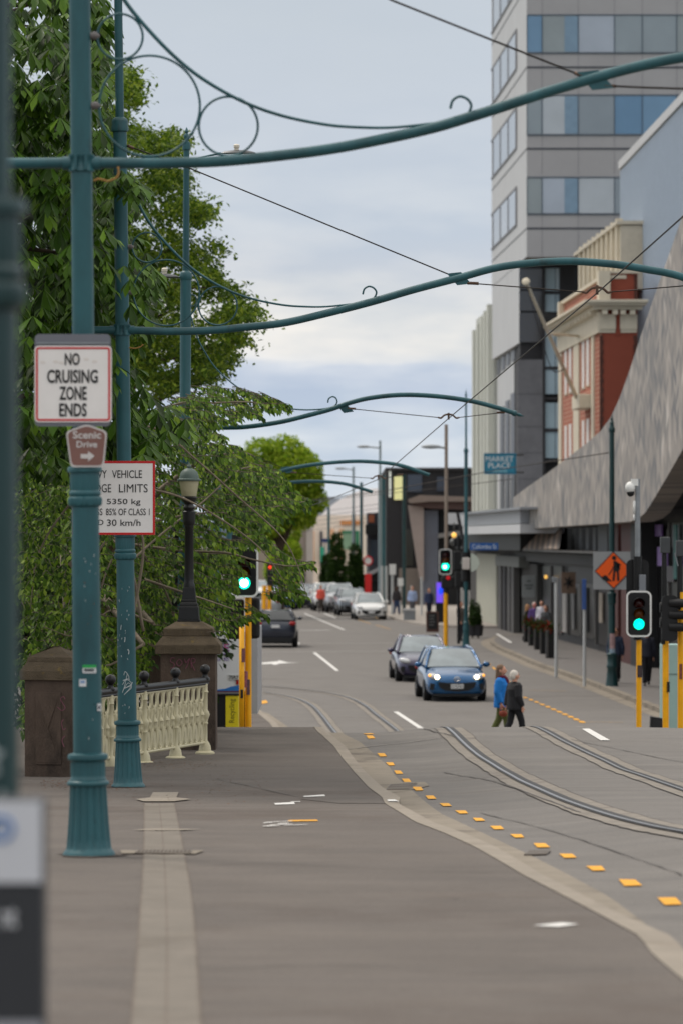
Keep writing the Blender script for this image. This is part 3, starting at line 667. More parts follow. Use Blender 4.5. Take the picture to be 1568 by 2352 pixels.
g.prism([P(x,y,d)+V((0,-.005,0)) for x,y in arrow],(0,.002,0)); g.build('arrow',MATS['sign_text_grey'],t)
d=D2-.13
t,T,uv=board('road_sign','white rectangular sign with red border listing heavy vehicle limits','sign',166,357,1058.6,1228.6,d,.004,SIGNW,border=(SIGNR,.0005,.024))
write(t,T,uv,[('VEHICLE',258,327,1080,1098),('HEAVY',194,246,1080,1098),('AXLE',196,234,1145.5,1158),('85% OF CLASS 1',244,344.5,1168,1183.5),('GROSS',190,236,1168,1183.5),('SPEED',188,238.5,1193.5,1206)],SIGNK,.004)
write(t,T,uv,[('LIMITS',274,340,1112,1131),('BRIDGE',194,256,1112,1131)],SIGNK,0)
write(t,T,uv,[('5350 kg',246,323.5,1145.5,1162),('30 km/h',246.5,323.5,1193,1208)],SIGNK,.004)
# stickers and scribbles on the poles
def curved_patch(t,name,x0,x1,y0,y1,ax,r,d,mat,lift=.0025):
    "paper wrapped on a round shaft whose axis is drawn at ax"
    k=d/F; g=MB(); a=[];b=[]
    for i in range(9):
        x=lerp(x0,x1,i/8); s=max(-.995,min(.995,(x-ax)*k/(r+lift)))
        yy=d-math.sqrt(1-s*s)*(r+lift)
        a.append(V(((ax-CX)*d/F+s*(r+lift),yy,ZC-(y0-HY)*d/F))); b.append(V(((ax-CX)*d/F+s*(r+lift),yy,ZC-(y1-HY)*d/F)))
    g.strip(a,b); return g.build(name,mat,t)
for (lab,x0,x1,y0,y1,ax,sub) in(('green and white sticker at waist height on the tram pole',192.5,223.5,1526,1545,202.5,[((192.5,223.5,1526,1533),(40,160,80)),((196,219,1535,1541),(70,75,78))]),('small white square sticker below the green one',184.5,201,1559,1575.5,202.5,[((187,198,1562,1568),(120,150,190))]),('torn white paper sticker on the edge of the tram pole',226,234,1615,1632,203.5,[((228,232,1620,1628),(60,60,70))])):
    t=thing('sticker',lab,'sticker',P((x0+x1)/2,y1,D1-.1))
    curved_patch(t,'paper',x0,x1,y0,y1,ax,.0985,D1,M('sticker_white',(215,216,218),.6,var=.06))
    for i,(q,cc) in enumerate(sub): curved_patch(t,'print',q[0],q[1],q[2],q[3],ax,.0985,D1,M('sticker_print_%d_%d_%d'%cc,cc,.6,var=.1),.004+.001*i)
def scrawl(name,strokes,d,mat,parent,r=.0035,bulge=None):
    g=MB()
    for s in strokes:
        q=[]
        for p in cr([V((x,y,0)) for x,y in s],5):
            w=P(p.x,p.y,d)
            if bulge:
                ax,rr=bulge; dx=(p.x-ax)*d/F; w.y=d-math.sqrt(max(rr*rr-dx*dx,.0001))
            q.append(w)
        g.tube(q,r,5)
    return g.build(name,mat,parent)
SCR=M('white_scrawl',(185,192,192),.6,var=0)
scrawl('graffiti',[[(286,1550),(290,1542),(298,1556),(284,1562),(300,1560)],[(283,1572),(292,1560),(304,1570),(288,1580),(303,1574)],[(284,1586),(296,1568),(304,1578),(290,1592)],[(287,1595),(300,1580),(306,1566)],[(294,1548),(288,1575),(283,1590)]],D2,SCR,t2,.003,(293,.102))
for k in range(26):
    x_=270+random.uniform(0,30); y_=random.choice((random.uniform(1330,1640),random.uniform(1400,1520)))
    scrawl('paint_chip',[[(x_,y_),(x_+random.uniform(-1.2,1.2),y_+1.2),(x_+random.uniform(-.8,.8),y_+random.uniform(2,5))]],D2,SCR,t2,random.uniform(.0012,.0028),(287+(y_-1330)*.018,.1005))
for k in range(22):
    x_=178+random.uniform(0,46); y_=random.uniform(1200,1720)
    scrawl('paint_chip',[[(x_,y_),(x_+random.uniform(-1.2,1.2),y_+1.2),(x_+random.uniform(-.8,.8),y_+random.uniform(2,6))]],D1,random.choice((SCR,M('rust_spot',(110,72,48),.8,var=.2),M('dark_spot',(22,40,42),.7,var=.2))),t1,random.uniform(.0012,.0028),(203,.0985))
for k in range(3): scrawl('paint_chips',[[(278+k*9+random.uniform(-3,3),1435+k*28),(280+k*9,1438+k*28),(279+k*9,1446+k*28)]],D2,SCR,t2,.004,(292,.101))
# lead-in cables at the clamps
CORD=M('ochre_cable',(160,120,62),.6,var=.15)
g=MB(); g.tube(cr([P(x,y,D1-.06) for x,y in((216,415),(226,411),(238,413),(248,416),(262,411),(270,406),(273,396),(272,383))],6),.008,7); o=g.build('cable_loop',CORD,t1,smooth=True)
g=MB(); g.tube(cr([P(x,y,D2-.06) for x,y in((297,798),(310,800),(322,797),(330,791))],6),.007,7); g.build('cable_loop',CORD,t2,smooth=True)
# ------------------------------------------------------------------ overhead wires
WIRE=M('copper_wire',(52,46,42),.5,metal=.4,var=.1)
def wire(label,pts,r=.008,sag=0,ends=()):
    q=[P(*p) for p in pts]; o=[]
    if sag:
        for a,b in zip(q[:-1],q[1:]):
            for i in range(10):
                u=i/10; v=a.lerp(b,u); v.z-=sag*4*u*(1-u); o.append(v)
        o.append(q[-1])
    else: o=q
    g=MB(); g.tube(o,r,6); w_=tag(g.build('overhead_wire',WIRE,smooth=True),label,'wire','overhead tram wires')
    return w_
def span(label,a,b,ear,d,r=.007):
    "span wire under an arm with a bowed bracket carrying the contact wire"
    t=thing('span_wire',label,'wire',P(*a,d)); 
    ex,ey=ear; s=25*pxm(d)/216
    g=MB(); g.tube([P(*a,d),P(ex-s,ey+5*pxm(d)/216,d)],r,6); g.tube([P(ex+s,ey+5*pxm(d)/216,d),P(*b,d)],r,6); g.build('strand',WIRE,t,smooth=True)
    g=MB(); k=pxm(d)/216
    g.tube(cr([P(ex+x*k,ey+y*k,d) for x,y in((-34,4),(-25,6),(-20,2),(-12,-4),(0,-6),(12,-4),(20,2),(25,6),(34,4))],5),.014,7); g.box(P(ex,ey,d),(.03,.03,.1)); g.build('wire_bracket',M('bronze_fitting',(92,72,60),.5,metal=.5,var=.2),t,smooth=True,ang=40)
    for e,sg in((a,1),(b,-1)):
        g=MB(); p=P(*e,d); g.tube([p,p+V((sg*.12,0,-.005))],.017,7); g.build('wire_end',MATS['bronze_fitting'],t,smooth=True,ang=40)
    return t
span('span wire with bowed bracket below the second arm in front of the brick building',(1072,650),(1600,654),(1370,666),D2)
span('span wire with bowed bracket below the third arm against the sky',(798,938),(1158,947),(1029,956),D3)
span('span wire and bracket below the higher far arm',(668,1085),(925,1090),(868,1096),76)
wire('span wire running to the right edge from the plate on the nearest arm',[(1388,197,D1),(1478,201,D1),(1640,206,D1)])
wire('guy wire dropping from the top left to the plate of the nearest arm',[(700,-100,D1),(900,1,D1),(1340,176,D1)])
wire('guy wire slanting from the second tram pole to its arm plate',[(297,336,D2),(435,386,D2),(1034,632,D2)],.008)
wire('guy wire slanting through the leaves to the third arm plate',[(460,780,D3),(620,862,D3),(784,932,D3)],.007) if 0 else None
wire('contact wire running towards the camera across the brick building',[(700,1166,100),(760,1146,90),(868,1101,76),(1029,961,D3),(1370,673,D2),(1856,240,D1)],.0075)
wire('thin guy wire above the far arms crossing the round tree',[(930,1625/1.0-590,76),(560,1030,76),(655,1077,76)] if 0 else [(545,1030,76),(655,1077,76)],.008)
wire('pull off cable from the green post crossing the teal banner',[(1396,1040,117),(1160,1076,140),(880,1128,150),(700,1150,150)],.016)
wire('lower cable behind the canopy running to the far poles',[(1177,1100,180),(1000,1122,180),(720,1150,200)],.016)
for k in range(5): wire(['topmost','second','middle','fourth','lowest'][k]+' of five thin cables strung over the far end of the street',[(690,1178+k*11,330),(760,1172+k*10,300),(930,1150+k*9,270)],.016)
for (xs,d,n) in(((297,336),D2,1),):
    g=MB(); g.tube([P(293,334,D2),P(308,341,D2)],.016,8); g.build('guy_end',MATS['bronze_fitting'],t2,smooth=True)
g=MB(); g.tube([P(1318,167,D1),P(1342,177,D1)],.013,8); g.tube([P(1386,197,D1),P(1412,198,D1)],.013,8); g.build('wire_end',MATS['bronze_fitting'],t1,smooth=True)
# ================================================================== stone piers, railing, pier lamps
STONE=M('weathered_stone',(92,78,68),.95,var=.25,scale=4,bump=.6,bscale=60,dirt=((58,50,44),1.6,.5),stretch=(1,1,.5))
LICHEN=M('lichened_stone',(98,86,70),.95,var=.25,scale=6,bump=.7,bscale=60,dirt=((142,118,60),9,.6))
PINK=M('pink_graffiti',(128,78,92),.8,var=.1)
def pier(label,cx,ybase,d,w,dep,rz,levels,panel=True):
    "levels: (y_px, half width scale) outline of the cap from the body top upwards"
    z0=ZC-(ybase-HY)*d/F; t=thing('stone_pier',label,'pier',((cx-CX)*d/F,d+dep/2,z0),rz)
    T=MW[t.name]; zz=lambda y:(ZC-(y-HY)*d/F)-z0
    def ringat(z,f,g_=0): 
        a,b=w/2+f,dep/2+f; return [T@V(p) for p in((-a,-b,z),(a,-b,z),(a,b,z),(-a,b,z))]
    g=MB(); g.hexa(ringat(-.5,0),ringat(zz(levels[0][0])+.01,0)); g.build('pier_body',STONE,t,bevel=.012)
    g=MB()
    for (ya,fa),(yb,fb) in zip(levels[:-1],levels[1:]):
        if abs(ya-yb)<.5: continue
        g.hexa(ringat(zz(ya)-.001,fa),ringat(zz(yb),fb))
    g.build('cap',LICHEN,t,bevel=.01)
    if panel:
        g=MB(); h0,h1=zz(ybase-30),zz(levels[0][0]+28)
        x=w*.26
        g.prism([T@V(p) for p in((-x,-dep/2-.018,h0),(x,-dep/2-.018,h0),(x,-dep/2-.018,h1),(-x,-dep/2-.018,h1))],(T.to_3x3()@V((0,.025,0))))
        hm=(h0+h1)/2
        for s in(-1,1): g.prism([T@V(p) for p in((-x*.9,-dep/2-.02,hm+s*(h1-hm)*.95),(x*.9,-dep/2-.02,hm+s*(h1-hm)*.95),(0,-dep/2-.034,hm))],(T.to_3x3()@V((0,.02,0))))
        g.build('carved_panel',STONE,t,bevel=.004)
    return t
pr1=pier('mossy stone pier with a carved panel left of the signed tram pole',126,1786,44.5,.60,.5,R(-16),[(1562,.045),(1542,.045),(1521,-.02),(1519,-.02),(1510,-.03),(1486,-.26)])
pr2=pier('stone pier with pink graffiti carrying a black lamp post',432.5,1727,52.5,.755,.755,0,[(1502,.072),(1482,.072),(1463,-.02),(1461,-.035),(1444,-.035),(1429,-.2)],panel=False)
pr3=pier('stone pier half hidden in leaves behind the lamp pier',398,1712,57.7,.72,.72,0,[(1503,.07),(1486,.07),(1470,-.02),(1468,-.03),(1455,-.03),(1441,-.2)],panel=False)
d=52.48
scrawl('graffiti',[[(403,1512),(395,1511),(392,1519),(400,1524),(400,1532),(392,1535)],[(412,1514),(406,1522),(412,1530),(419,1522),(413,1514)],[(424,1513),(428,1522),(436,1512),(430,1530),(426,1536)],[(440,1534),(440,1514),(448,1514),(447,1522),(441,1524),(448,1540)]],d,PINK,pr2,.006)
scrawl('graffiti',[[(150,1606),(146,1600),(140,1606),(145,1616),(150,1626),(142,1632),(133,1624)],[(147,1652),(142,1660),(146,1676),(152,1672)],[(150,1690),(143,1700),(148,1716)]],44.36,PINK,pr1,.005)
# iron railing
fx=[(254.6,48.4),(331.6,49.47),(403.7,50.53),(471.4,51.55)]
fp=[]
for x,dd in fx:
    p=V(((x-CX)*dd/F,dd,0)); p.z=ZC-(lerp(1766,1729.5,(x-254.6)/216.8)-HY)*dd/F; fp.append(p)
ft=thing('iron_railing','cream cast iron railing with black handrail and ball finials between the stone piers','railing',fp[1])
first=fp[0]+(fp[0]-fp[1])*2
allp=[fp[0]+(fp[0]-fp[1])*2,fp[0]+(fp[0]-fp[1])]+fp
FH=.98
g=MB(); a=allp[0]+V((0,0,FH)); b=allp[-1]+(allp[-1]-allp[-2])*.08+V((0,0,FH)); dirn=(b-a).normalized(); side=V((dirn.y,-dirn.x,0)).normalized()
g.tube([a,b],.042,12); g.tube([a-V((0,0,.05)),b-V((0,0,.05))],.025,8); g.build('handrail',IRON,ft,smooth=True,ang=40)
g=MB()
for h_,r_ in((FH-.075,.018),(.14,.022)): g.tube([allp[0]+V((0,0,h_)),allp[-1]+V((0,0,h_))],r_,8)
g.build('rails',CREAM,ft,smooth=True,ang=40)
for p in allp:
    g=MB(); g.lathe([(.13,-.03),(.13,.01),(.105,.025),(.085,.03),(.075,.10),(.055,.14),(.034,.17),(.034,.38),(.045,.40),(.034,.42),(.05,.47),(.066,.52),(.05,.56),(.036,.58),(.036,.80),(.05,.82),(.036,.84),(.036,.93)],c=p,n=16); g.build('post',CREAM,ft,smooth=True,ang=50)
    g=MB(); g.lathe([(.05,0),(.06,.02),(.045,.045),(.032,.07),(.04,.085),(.03,.09)],c=p+V((0,0,FH)),n=14); g.ell(p+V((0,0,FH+.145)),(.068,.068,.068),16,12); o=g.build('ball_finial',IRON,ft,smooth=True,ang=60)
def panel(a,b):
    u=(b-a); ln=u.length; u=u/ln
    T=Matrix(((u.x,side.x,0,a.x),(u.y,side.y,0,a.y),(u.z,side.z,1,a.z),(0,0,0,1)))
    g=MB(); n=5; s=(ln-.09)/n
    for i in range(n):
        x=.045+s*(i+.5)
        g.ring((x,0,.80),.078,.105,.015,24,6,T=T)               # upper loop
        g.ring((x,0,.295),.08,.145,.017,24,6,T=T)              # lower loop
        g.ring((x,0,.295),.045,.10,.012,18,5,T=T)
        g.tube([T@V((x-s/2,0,.92)),T@V((x-s/2+.0,0,.16))],.014,6)
        for sg in(-1,1):                                          # pointed arch between the loops
            g.tube([T@V((x+sg*.055,.012,.44)),T@V((x+sg*.055,.012,.68))],.010,5)
            g.tube(cr([T@V((x+sg*s*.47,0,.40)),T@V((x+sg*s*.45,0,.54)),T@V((x+sg*s*.28,0,.65)),T@V((x,0,.72))],5),.014,6)
        g.lathe([(.012,.40),(.03,.42),(.036,.46),(.028,.49),(.05,.52),(.036,.55),(.022,.57),(.018,.62),(.028,.66),(.012,.70)],c=(x,0,0),n=10,T=T)
        g.box((0,0,0),(.05,.012,.34),mat=Matrix.Identity(4)) if 0 else None
        g.add([T@V(p) for p in((x-.03,.008,.20),(x+.03,.008,.20),(x+.03,.008,.39),(x-.03,.008,.39))],[(0,1,2,3)])
        g.add([T@V(p) for p in((x-s*.5,.011,.60),(x+s*.5,.011,.60),(x+s*.5,.011,.74),(x-s*.5,.011,.74))],[(0,1,2,3)]) if i%1 else None
    g.build('railing_panel',CREAM,ft,smooth=True,ang=50)
for a,b in zip(allp[:-1],allp[1:]): panel(a,b)
# pier lamps
def pier_lamp(label,cx,ybot,d,k):
    z0=ZC-(ybot-HY)*d/F; t=thing('lamp_post',label,'lamp post',((cx-CX)*d/F,d+.37,z0)); T=MW[t.name]
    s=k*52.5/F   # metres per photo pixel
    h=lambda y:(1429-y)*s
    g=MB()
    def sq(y0,w0,y1,w1):
        q=lambda w,z:[T@V((a*w*s/2,b*w*s/2,z)) for a,b in((-1,-1),(1,-1),(1,1),(-1,1))]
        g.hexa(q(w0,h(y0)),q(w1,h(y1)))
    sq(1429,52,1424,52); sq(1424,48,1396,45); sq(1396.2,44,1391,40); sq(1391.2,42,1387,40); sq(1387.2,38,1382,33); sq(1382.2,36,1377,34); sq(1377.2,32,1350,27)
    g.build('plinth',IRON,t,bevel=.006)
    g=MB(); g.lathe([(13*s,h(1351)),(13.5*s,h(1344)),(11*s,h(1338)),(11*s,h(1330)),(9.5*s,h(1213)),(11*s,h(1211)),(11*s,h(1207)),(13*s,h(1205)),(14*s,h(1195)),(15*s,h(1179)),(15*s,h(1175)),(11*s,h(1172)),(14*s,h(1165)),(10*s,h(1158)),(16*s,h(1150)),(19*s,h(1142)),(16*s,h(1139))],n=24,T=T); g.build('post',IRON,t,smooth=True,ang=40)
    g=MB(); g.lathe([(16*s,h(1140)),(17.5*s,h(1138)),(23*s,h(1104))],n=24,T=T)
    g.build('globe',M('lamp_globe',(196,190,158),.25,var=.08,scale=6,spec=.6),t,smooth=True,ang=60)
    LC=M('verdigris_cap',(92,108,102),.5,var=.15,scale=8)
    g=MB(); g.lathe([(25*s,h(1104.5)),(28*s,h(1103)),(28*s,h(1100)),(23*s,h(1098)),(22*s,h(1092)),(19*s,h(1083)),(12*s,h(1077)),(6*s,h(1074)),(4*s,h(1073)),(6*s,h(1070)),(4*s,h(1067)),(1.5*s,h(1063)),(.2*s,h(1058))],n=24,T=T); g.build('cap',LC,t,smooth=True,ang=40)
    return t
pier_lamp('black lamp post with a cream lantern standing on the graffitied stone pier',432.5,1429,52.5,1.0)
pier_lamp('second black lamp post half hidden by leaves behind the clear one',407,1441,57.7,1.0)
# ================================================================== trees
def in_poly(x,y,poly):
    c=False; j=len(poly)-1
    for i in range(len(poly)):
        if (poly[i][1]>y)!=(poly[j][1]>y) and x<(poly[j][0]-poly[i][0])*(y-poly[i][1])/(poly[j][1]-poly[i][1])+poly[i][0]: c=not c
        j=i
    return c
def samp(poly):
    xs=[p[0] for p in poly]; ys=[p[1] for p in poly]
    while True:
        x,y=random.uniform(min(xs),max(xs)),random.uniform(min(ys),max(ys))
        if in_poly(x,y,poly): return x,y
def leaf(vs,fs,base,dr,wd,L,W,fold=.25,droop=.25):
    "one folded leaf: base, direction, width axis"
    n=wd.cross(dr); o=len(vs)
    tip=base+dr*L-n*0+V((0,0,-droop*L)); m=base+dr*(L*.58)+V((0,0,-droop*L*.3))
    vs+= [base, m+wd*W/2+n*(fold*W*.5), tip, m-wd*W/2+n*(fold*W*.5), base+dr*(L*.55)+V((0,0,-droop*L*.28))-n*.0]
    fs+= [(o,o+4,o+2,o+1),(o,o+3,o+2,o+4)]
def palmate(vs,fs,p,az,s):
    k=random.choice((6,7,7,7)); pit=random.uniform(.35,1.0)
    for i in range(k):
        a=az+(i-(k-1)/2)*(2.5*PI/2/k*1.15)+random.uniform(-.1,.1)
        c=1-abs(i-(k-1)/2)/(k)*.9
        dp=pit*random.uniform(.85,1.2)
        dr=V((math.cos(a)*math.cos(dp),math.sin(a)*math.cos(dp),-math.sin(dp))); wd=V((-math.sin(a),math.cos(a),0))
        L=s*c*random.uniform(.9,1.1); o=len(vs); W=L*.34; n=wd.cross(dr)
        if n.z<0: n=-n
        q=lambda t,w,h=0:p+dr*(L*t)+wd*(w*W/2)+n*h+V((0,0,-.16*L*t*t))
        f=.16*W
        vs+= [q(0,0),q(.38,.5,f*.6),q(.72,1,f),q(1,0,-f*.5),q(.72,-1,f),q(.38,-.5,f*.6),q(.36,0),q(.69,0)]
        fs+= [(o,o+6,o+1),(o+6,o+7,o+2,o+1),(o+7,o+3,o+2),(o,o+5,o+6),(o+6,o+5,o+4,o+7),(o+7,o+4,o+3)]
def crown(name,vs,fs,mat,t):
    m=MB(); m.v=vs; m.f=fs; m.m=[0]*len(fs); return m.build(name,mat,t,smooth='leaf')
# --- chestnut at the left
CH=[(-260,-200),(215,-200),(252,40),(258,150),(262,240),(250,330),(300,385),(338,420),(345,470),(322,500),(300,500),(350,590),(372,660),(340,690),(345,760),(320,800),(330,860),(400,890),(450,945),(448,985),(405,1005),(350,1015),(330,1045),(250,1040),(200,1080),(60,1090),(-260,1100)]
ct=thing('chestnut_tree','dark chestnut tree with big drooping fan leaves at the left edge','tree',(-6.2,47.5,-.05))
vs=[];fs=[]
n=0
while n<560:
    x,y=samp(CH); d=random.uniform(41.8,50) if x<240 else random.uniform(42,46)
    if random.random()<.25 and x<235 and not (y>960 and x>130): d=random.uniform(39.2,41.5)
    if noise.noise(V((x*.007,y*.012,d*.15)))<-.1: continue
    c=P(x,y,d); az0=random.uniform(-2.4,-.2)
    for k in range(random.randint(6,10)):
        p=c+V((random.gauss(0,.26),random.gauss(0,.3),random.gauss(0,.11)))
        X=CX+p.x*F/p.y; Y=HY+(ZC-p.z)*F/p.y
        if not in_poly(X,Y,CH): continue
        if X>246 and p.y<41.3: continue
        palmate(vs,fs,p,az0+random.uniform(-1.1,1.1),random.uniform(.21,.32))
    n+=1
for (x,y) in((292,405),(308,418),(268,425),(300,440),(322,430),(282,398),(265,408),(250,425)): # spray hanging before the second pole
    for k in range(2): palmate(vs,fs,P(x+random.uniform(-8,8),y+random.uniform(-8,8),random.uniform(40.0,40.4)),random.uniform(-2.5,-.6),random.uniform(.18,.24))
for (x,y) in((262,800),(268,840),(258,870),(286,610),(300,640),(300,700),(310,590)):
    palmate(vs,fs,P(x,y,40.2),random.uniform(-2.2,-.6),random.uniform(.18,.24))
for k in range(900):
    x,y=samp(CH)
    if x>235 and y<1000: continue
    palmate(vs,fs,P(x,y,random.uniform(49,54)),random.uniform(-2.4,-.4),random.uniform(.22,.32))
for k in range(1500):   # the rest of the crown, out of frame to the left and behind
    a=random.uniform(0,2*PI); z=random.uniform(4.2,15); rr=2.9*math.sqrt(max(.05,1-((z-9)/7)**2))*random.uniform(.55,1)
    p=V((-8.2+rr*math.cos(a),47.5+rr*1.2*math.sin(a),z))
    if CX+p.x*F/p.y>150: continue
    palmate(vs,fs,p,a+random.uniform(-.8,.8),random.uniform(.18,.27))
CHM=leafmat('chestnut_leaf',[(32,50,14),(48,76,18),(62,94,22),(76,110,28),(104,136,40)],.22,.45)
crown('crown',vs,fs,CHM,ct)
g=MB(); g.tube(cr([(-6.4,48,-.1),(-6.3,47.8,2),(-6.2,47.5,5),(-6.0,47.3,9),(-5.8,47,14)],6),[.42,.05],12)
for k in range(34):
    x,y=samp(CH); e=P(x,y,random.uniform(42,48)); z=min(max(2.5,e.z-random.uniform(-.3,1.6)),13.5); s=V((-6.2,47.5,z)); m=s.lerp(e,.5)+V((0,0,random.uniform(.1,.5)))
    g.tube(cr([s,m,e],6),[random.uniform(.05,.1),.012],6)
g.build('trunk',BARK,ct,smooth=True)
# --- cherry overhanging the bridge end
CY=[(30,1050),(240,1030),(320,950),(440,885),(520,888),(600,918),(650,930),(655,945),(600,950),(540,966),(500,985),(525,1015),(560,1035),(610,1062),(650,1090),(655,1118),(705,1148),(712,1158),(680,1180),(600,1225),(640,1262),(660,1280),(720,1293),(690,1318),(690,1368),(665,1385),(640,1372),(600,1388),(585,1340),(545,1390),(535,1440),(500,1446),(455,1420),(450,1500),(350,1500),(345,1560),(240,1590),(236,1700),(50,1720)]
cht=thing('cherry_tree','spreading green cherry tree with arching bare stems overhanging the bridge railing','tree',(-3.9,58,-.05))
vs=[];fs=[]
TW=MB()
def spray(p,dr,ln,ll,hang=.7):
    "a drooping twig with two rows of hanging leaves"
    n=max(4,int(ln/.055)); q=p; v=dr.normalized(); pts=[p.copy()]
    for i in range(n):
        v=(v+V((random.uniform(-.08,.08),random.uniform(-.08,.08),-.045))).normalized(); q=q+v*(ln/n); pts.append(q.copy())
        for s in(-1,1):
            X=CX+q.x*F/q.y; Y=HY+(ZC-q.z)*F/q.y
            if 546<X<588 and 1312<Y<1364: continue
            sd=V((-v.y,v.x,0)); sd=sd.normalized() if sd.length>.01 else V((1,0,0))
            a=(v*.55+sd*s*random.uniform(.3,.9)+V((0,0,-hang*random.uniform(.5,1.5)))).normalized()
            wd=a.cross(V((random.uniform(-.6,.6),random.uniform(-1,-.2),random.uniform(.3,1)))); 
            if wd.length<.05: wd=sd
            wd.normalize(); L=ll*random.uniform(.55,1.3)
            leaf(vs,fs,q.copy(),a,wd,L,L*.46,.3,.15)
    TW.tube(pts,[.006,.002],4,cap=False)
def okc(p,poly):
    X=CX+p.x*F/p.y; Y=HY+(ZC-p.z)*F/p.y
    return in_poly(X,Y,poly)
ORG=V((-4.0,58,2.2))
n=0
while n<3300:
    x,y=samp(CY); d=random.uniform(53.6,63)
    if x>470 and y<990: d=random.uniform(54,58)
    if x<245: d=random.uniform(51.5,62)
    if 518<x<612 and 1250<y<1384 and random.random()<.97: continue
    if noise.noise(V((x*.011,y*.016,d*.25)))<-.3 and x<560: continue
    p=P(x,y,d); o=p-ORG; dr=V((o.x+random.uniform(-.9,1.4),o.y*.4+random.uniform(-1.2,.6),random.uniform(-.75,.5))).normalized()
    ln=random.uniform(.22,.5)
    e=p+dr*ln+V((0,0,-.06))
    if not okc(e,CY): ln*=.35; 
    if not okc(p+dr*ln+V((0,0,-.06)),CY) : 
        if random.random()<.8: continue
    spray(p,dr,ln,random.uniform(.08,.115)); n+=1
# tips that give the outline its fingers
for (a,b,d) in(((590,908),(664,940),56),((560,897),(630,932),56),((500,885),(600,915),57),((620,1090),(658,1118),57),((600,1170),(710,1150),57),((640,1180),(708,1156),56.5),((620,1300),(722,1296),57),((640,1330),(716,1298),57),((660,1330),(690,1372),56.5),((640,1340),(682,1386),57),((600,1360),(668,1390),57),((530,1415),(585,1432),54),((470,1418),(535,1455),51.7),((462,1402),(545,1440),51.8),((470,1440),(515,1468),51.7),((560,1385),(610,1425),56),((520,1440),(590,1420),55)):
    A,B=P(a[0],a[1],d),P(b[0],b[1],d)
    for k in range(2 if d<53 else 5):
        u=random.uniform(0,.55); p=A.lerp(B,u)+V((0,random.uniform(-.2,.2),random.uniform(-.05,.08))); spray(p,(B-p)+V((0,0,.12)),(B-p).length,.09)
CYM=leafmat('cherry_leaf',[(34,56,14),(54,82,20),(76,106,26),(98,130,34),(142,164,54)],.26,.55)
crown('crown',vs,fs,CYM,cht)
TW.build('twigs',TWIG,cht)
g=MB(); g.tube(cr([(-4.1,58.3,-.1),(-4.05,58.2,1.2),(-4.0,58,2.6),(-4.1,57.6,4.4)],6),[.24,.12],12)
LIMB=[[(250,980),(360,985),(450,1055),(540,1135),(640,1225),(680,1290),(705,1370)],[(200,1130),(300,1120),(410,1140),(520,1200),(600,1262),(650,1330)],[(380,880),(450,850),(530,840)] if 0 else [(300,1000),(400,930),(500,925),(590,925),(650,950)],
[(330,1450),(300,1300),(250,1240),(205,1320),(180,1420),(170,1560),(188,1640)],[(300,1450),(330,1260),(300,1180),(240,1150)],[(190,1700),(205,1560),(222,1400),(255,1290),(300,1235)],[(420,1500),(390,1380),(340,1290),(300,1215)],[(300,1250),(420,1265),(520,1270),(580,1285),(660,1300),(715,1294)],[(330,1330),(420,1360),(480,1380),(540,1400)],[(350,1430),(260,1400),(180,1460),(100,1440)],[(340,1200),(450,1180),(560,1175),(700,1152)],[(240,1100),(160,1160),(90,1270),(70,1400)],[(330,1480),(240,1530),(140,1500)],[(300,1290),(380,1220),(470,1150),(560,1075),(640,1090)],[(470,1050),(560,1040),(600,1062)]]
for i,l in enumerate(LIMB):
    d0_,d1_=random.uniform(53,56),random.uniform(52.8,56.5)
    if min(p[0] for p in l)<260: d0_=d1_=random.uniform(51.8,53)
    q=[P(x,y,lerp(d0_,d1_,k/(len(l)-1))) for k,(x,y) in enumerate(l)]
    g.tube(cr(q,6),[random.uniform(.016,.026),.006],6)
    if i not in(3,5): g.tube(cr([V((-4.0,58,random.uniform(2.2,4.2))),(V((-4.0,58,3.6))+q[0])/2+V((0,0,.3)),q[0]],5),[.09,.03],7)
g.build('trunk',M('pale_limb_bark',(128,116,100),.85,var=.3,scale=10),cht,smooth=True)
# --- shrubs on the bank behind, dark
SHM=leafmat('bank_leaf',[(28,42,16),(38,56,22),(50,70,26)],.25,.5)
def blobtree(name,label,cat,base,blobs,nl,ll,mat,trunk=None,group=None,aspect=.6,shell=.55):
    t=thing(name,label,cat,base,group=group); vs=[];fs=[]
    tot=sum(b[3]*b[4]*1.0 for b in blobs)
    for (x,y,z,rx,rz) in blobs:
        for k in range(int(nl*rx*rz/tot)):
            while True:
                q=V((random.uniform(-1,1),random.uniform(-1,1),random.uniform(-1,1)))
                if shell<q.length<1 : break
            if noise.noise(V((q.x*2.3+x,q.y*2.3+y,q.z*2.3+z)))<-.28: continue
            p=V((x+q.x*rx,y+q.y*rx,z+q.z*rz)); dr=(q+V((random.uniform(-.8,.8),random.uniform(-.8,.8),random.uniform(-.9,.4)))).normalized()
            wd=dr.cross(V((random.uniform(-1,1),random.uniform(-1,1),random.uniform(-.2,1))))
            if wd.length<.05: continue
            leaf(vs,fs,p,dr,wd.normalized(),ll*random.uniform(.7,1.3),ll*aspect,.2,.1)
    crown('crown',vs,fs,mat,t)
    g=MB(); b=V(base)
    if trunk:
        g.tube(cr([b-V((0,0,.2)),b+V((.05,0,trunk[0]*.5)),b+V((0,0,trunk[0]))],5),[trunk[1],trunk[1]*.5],10)
        for (x,y,z,rx,rz) in blobs: g.tube(cr([b+V((0,0,trunk[0]*.7)),(b+V((0,0,trunk[0]))).lerp(V((x,y,z)),.5),V((x,y,z))],4),[trunk[1]*.5,trunk[1]*.12],6)
        g.build('trunk',BARK,t,smooth=True)
    return t
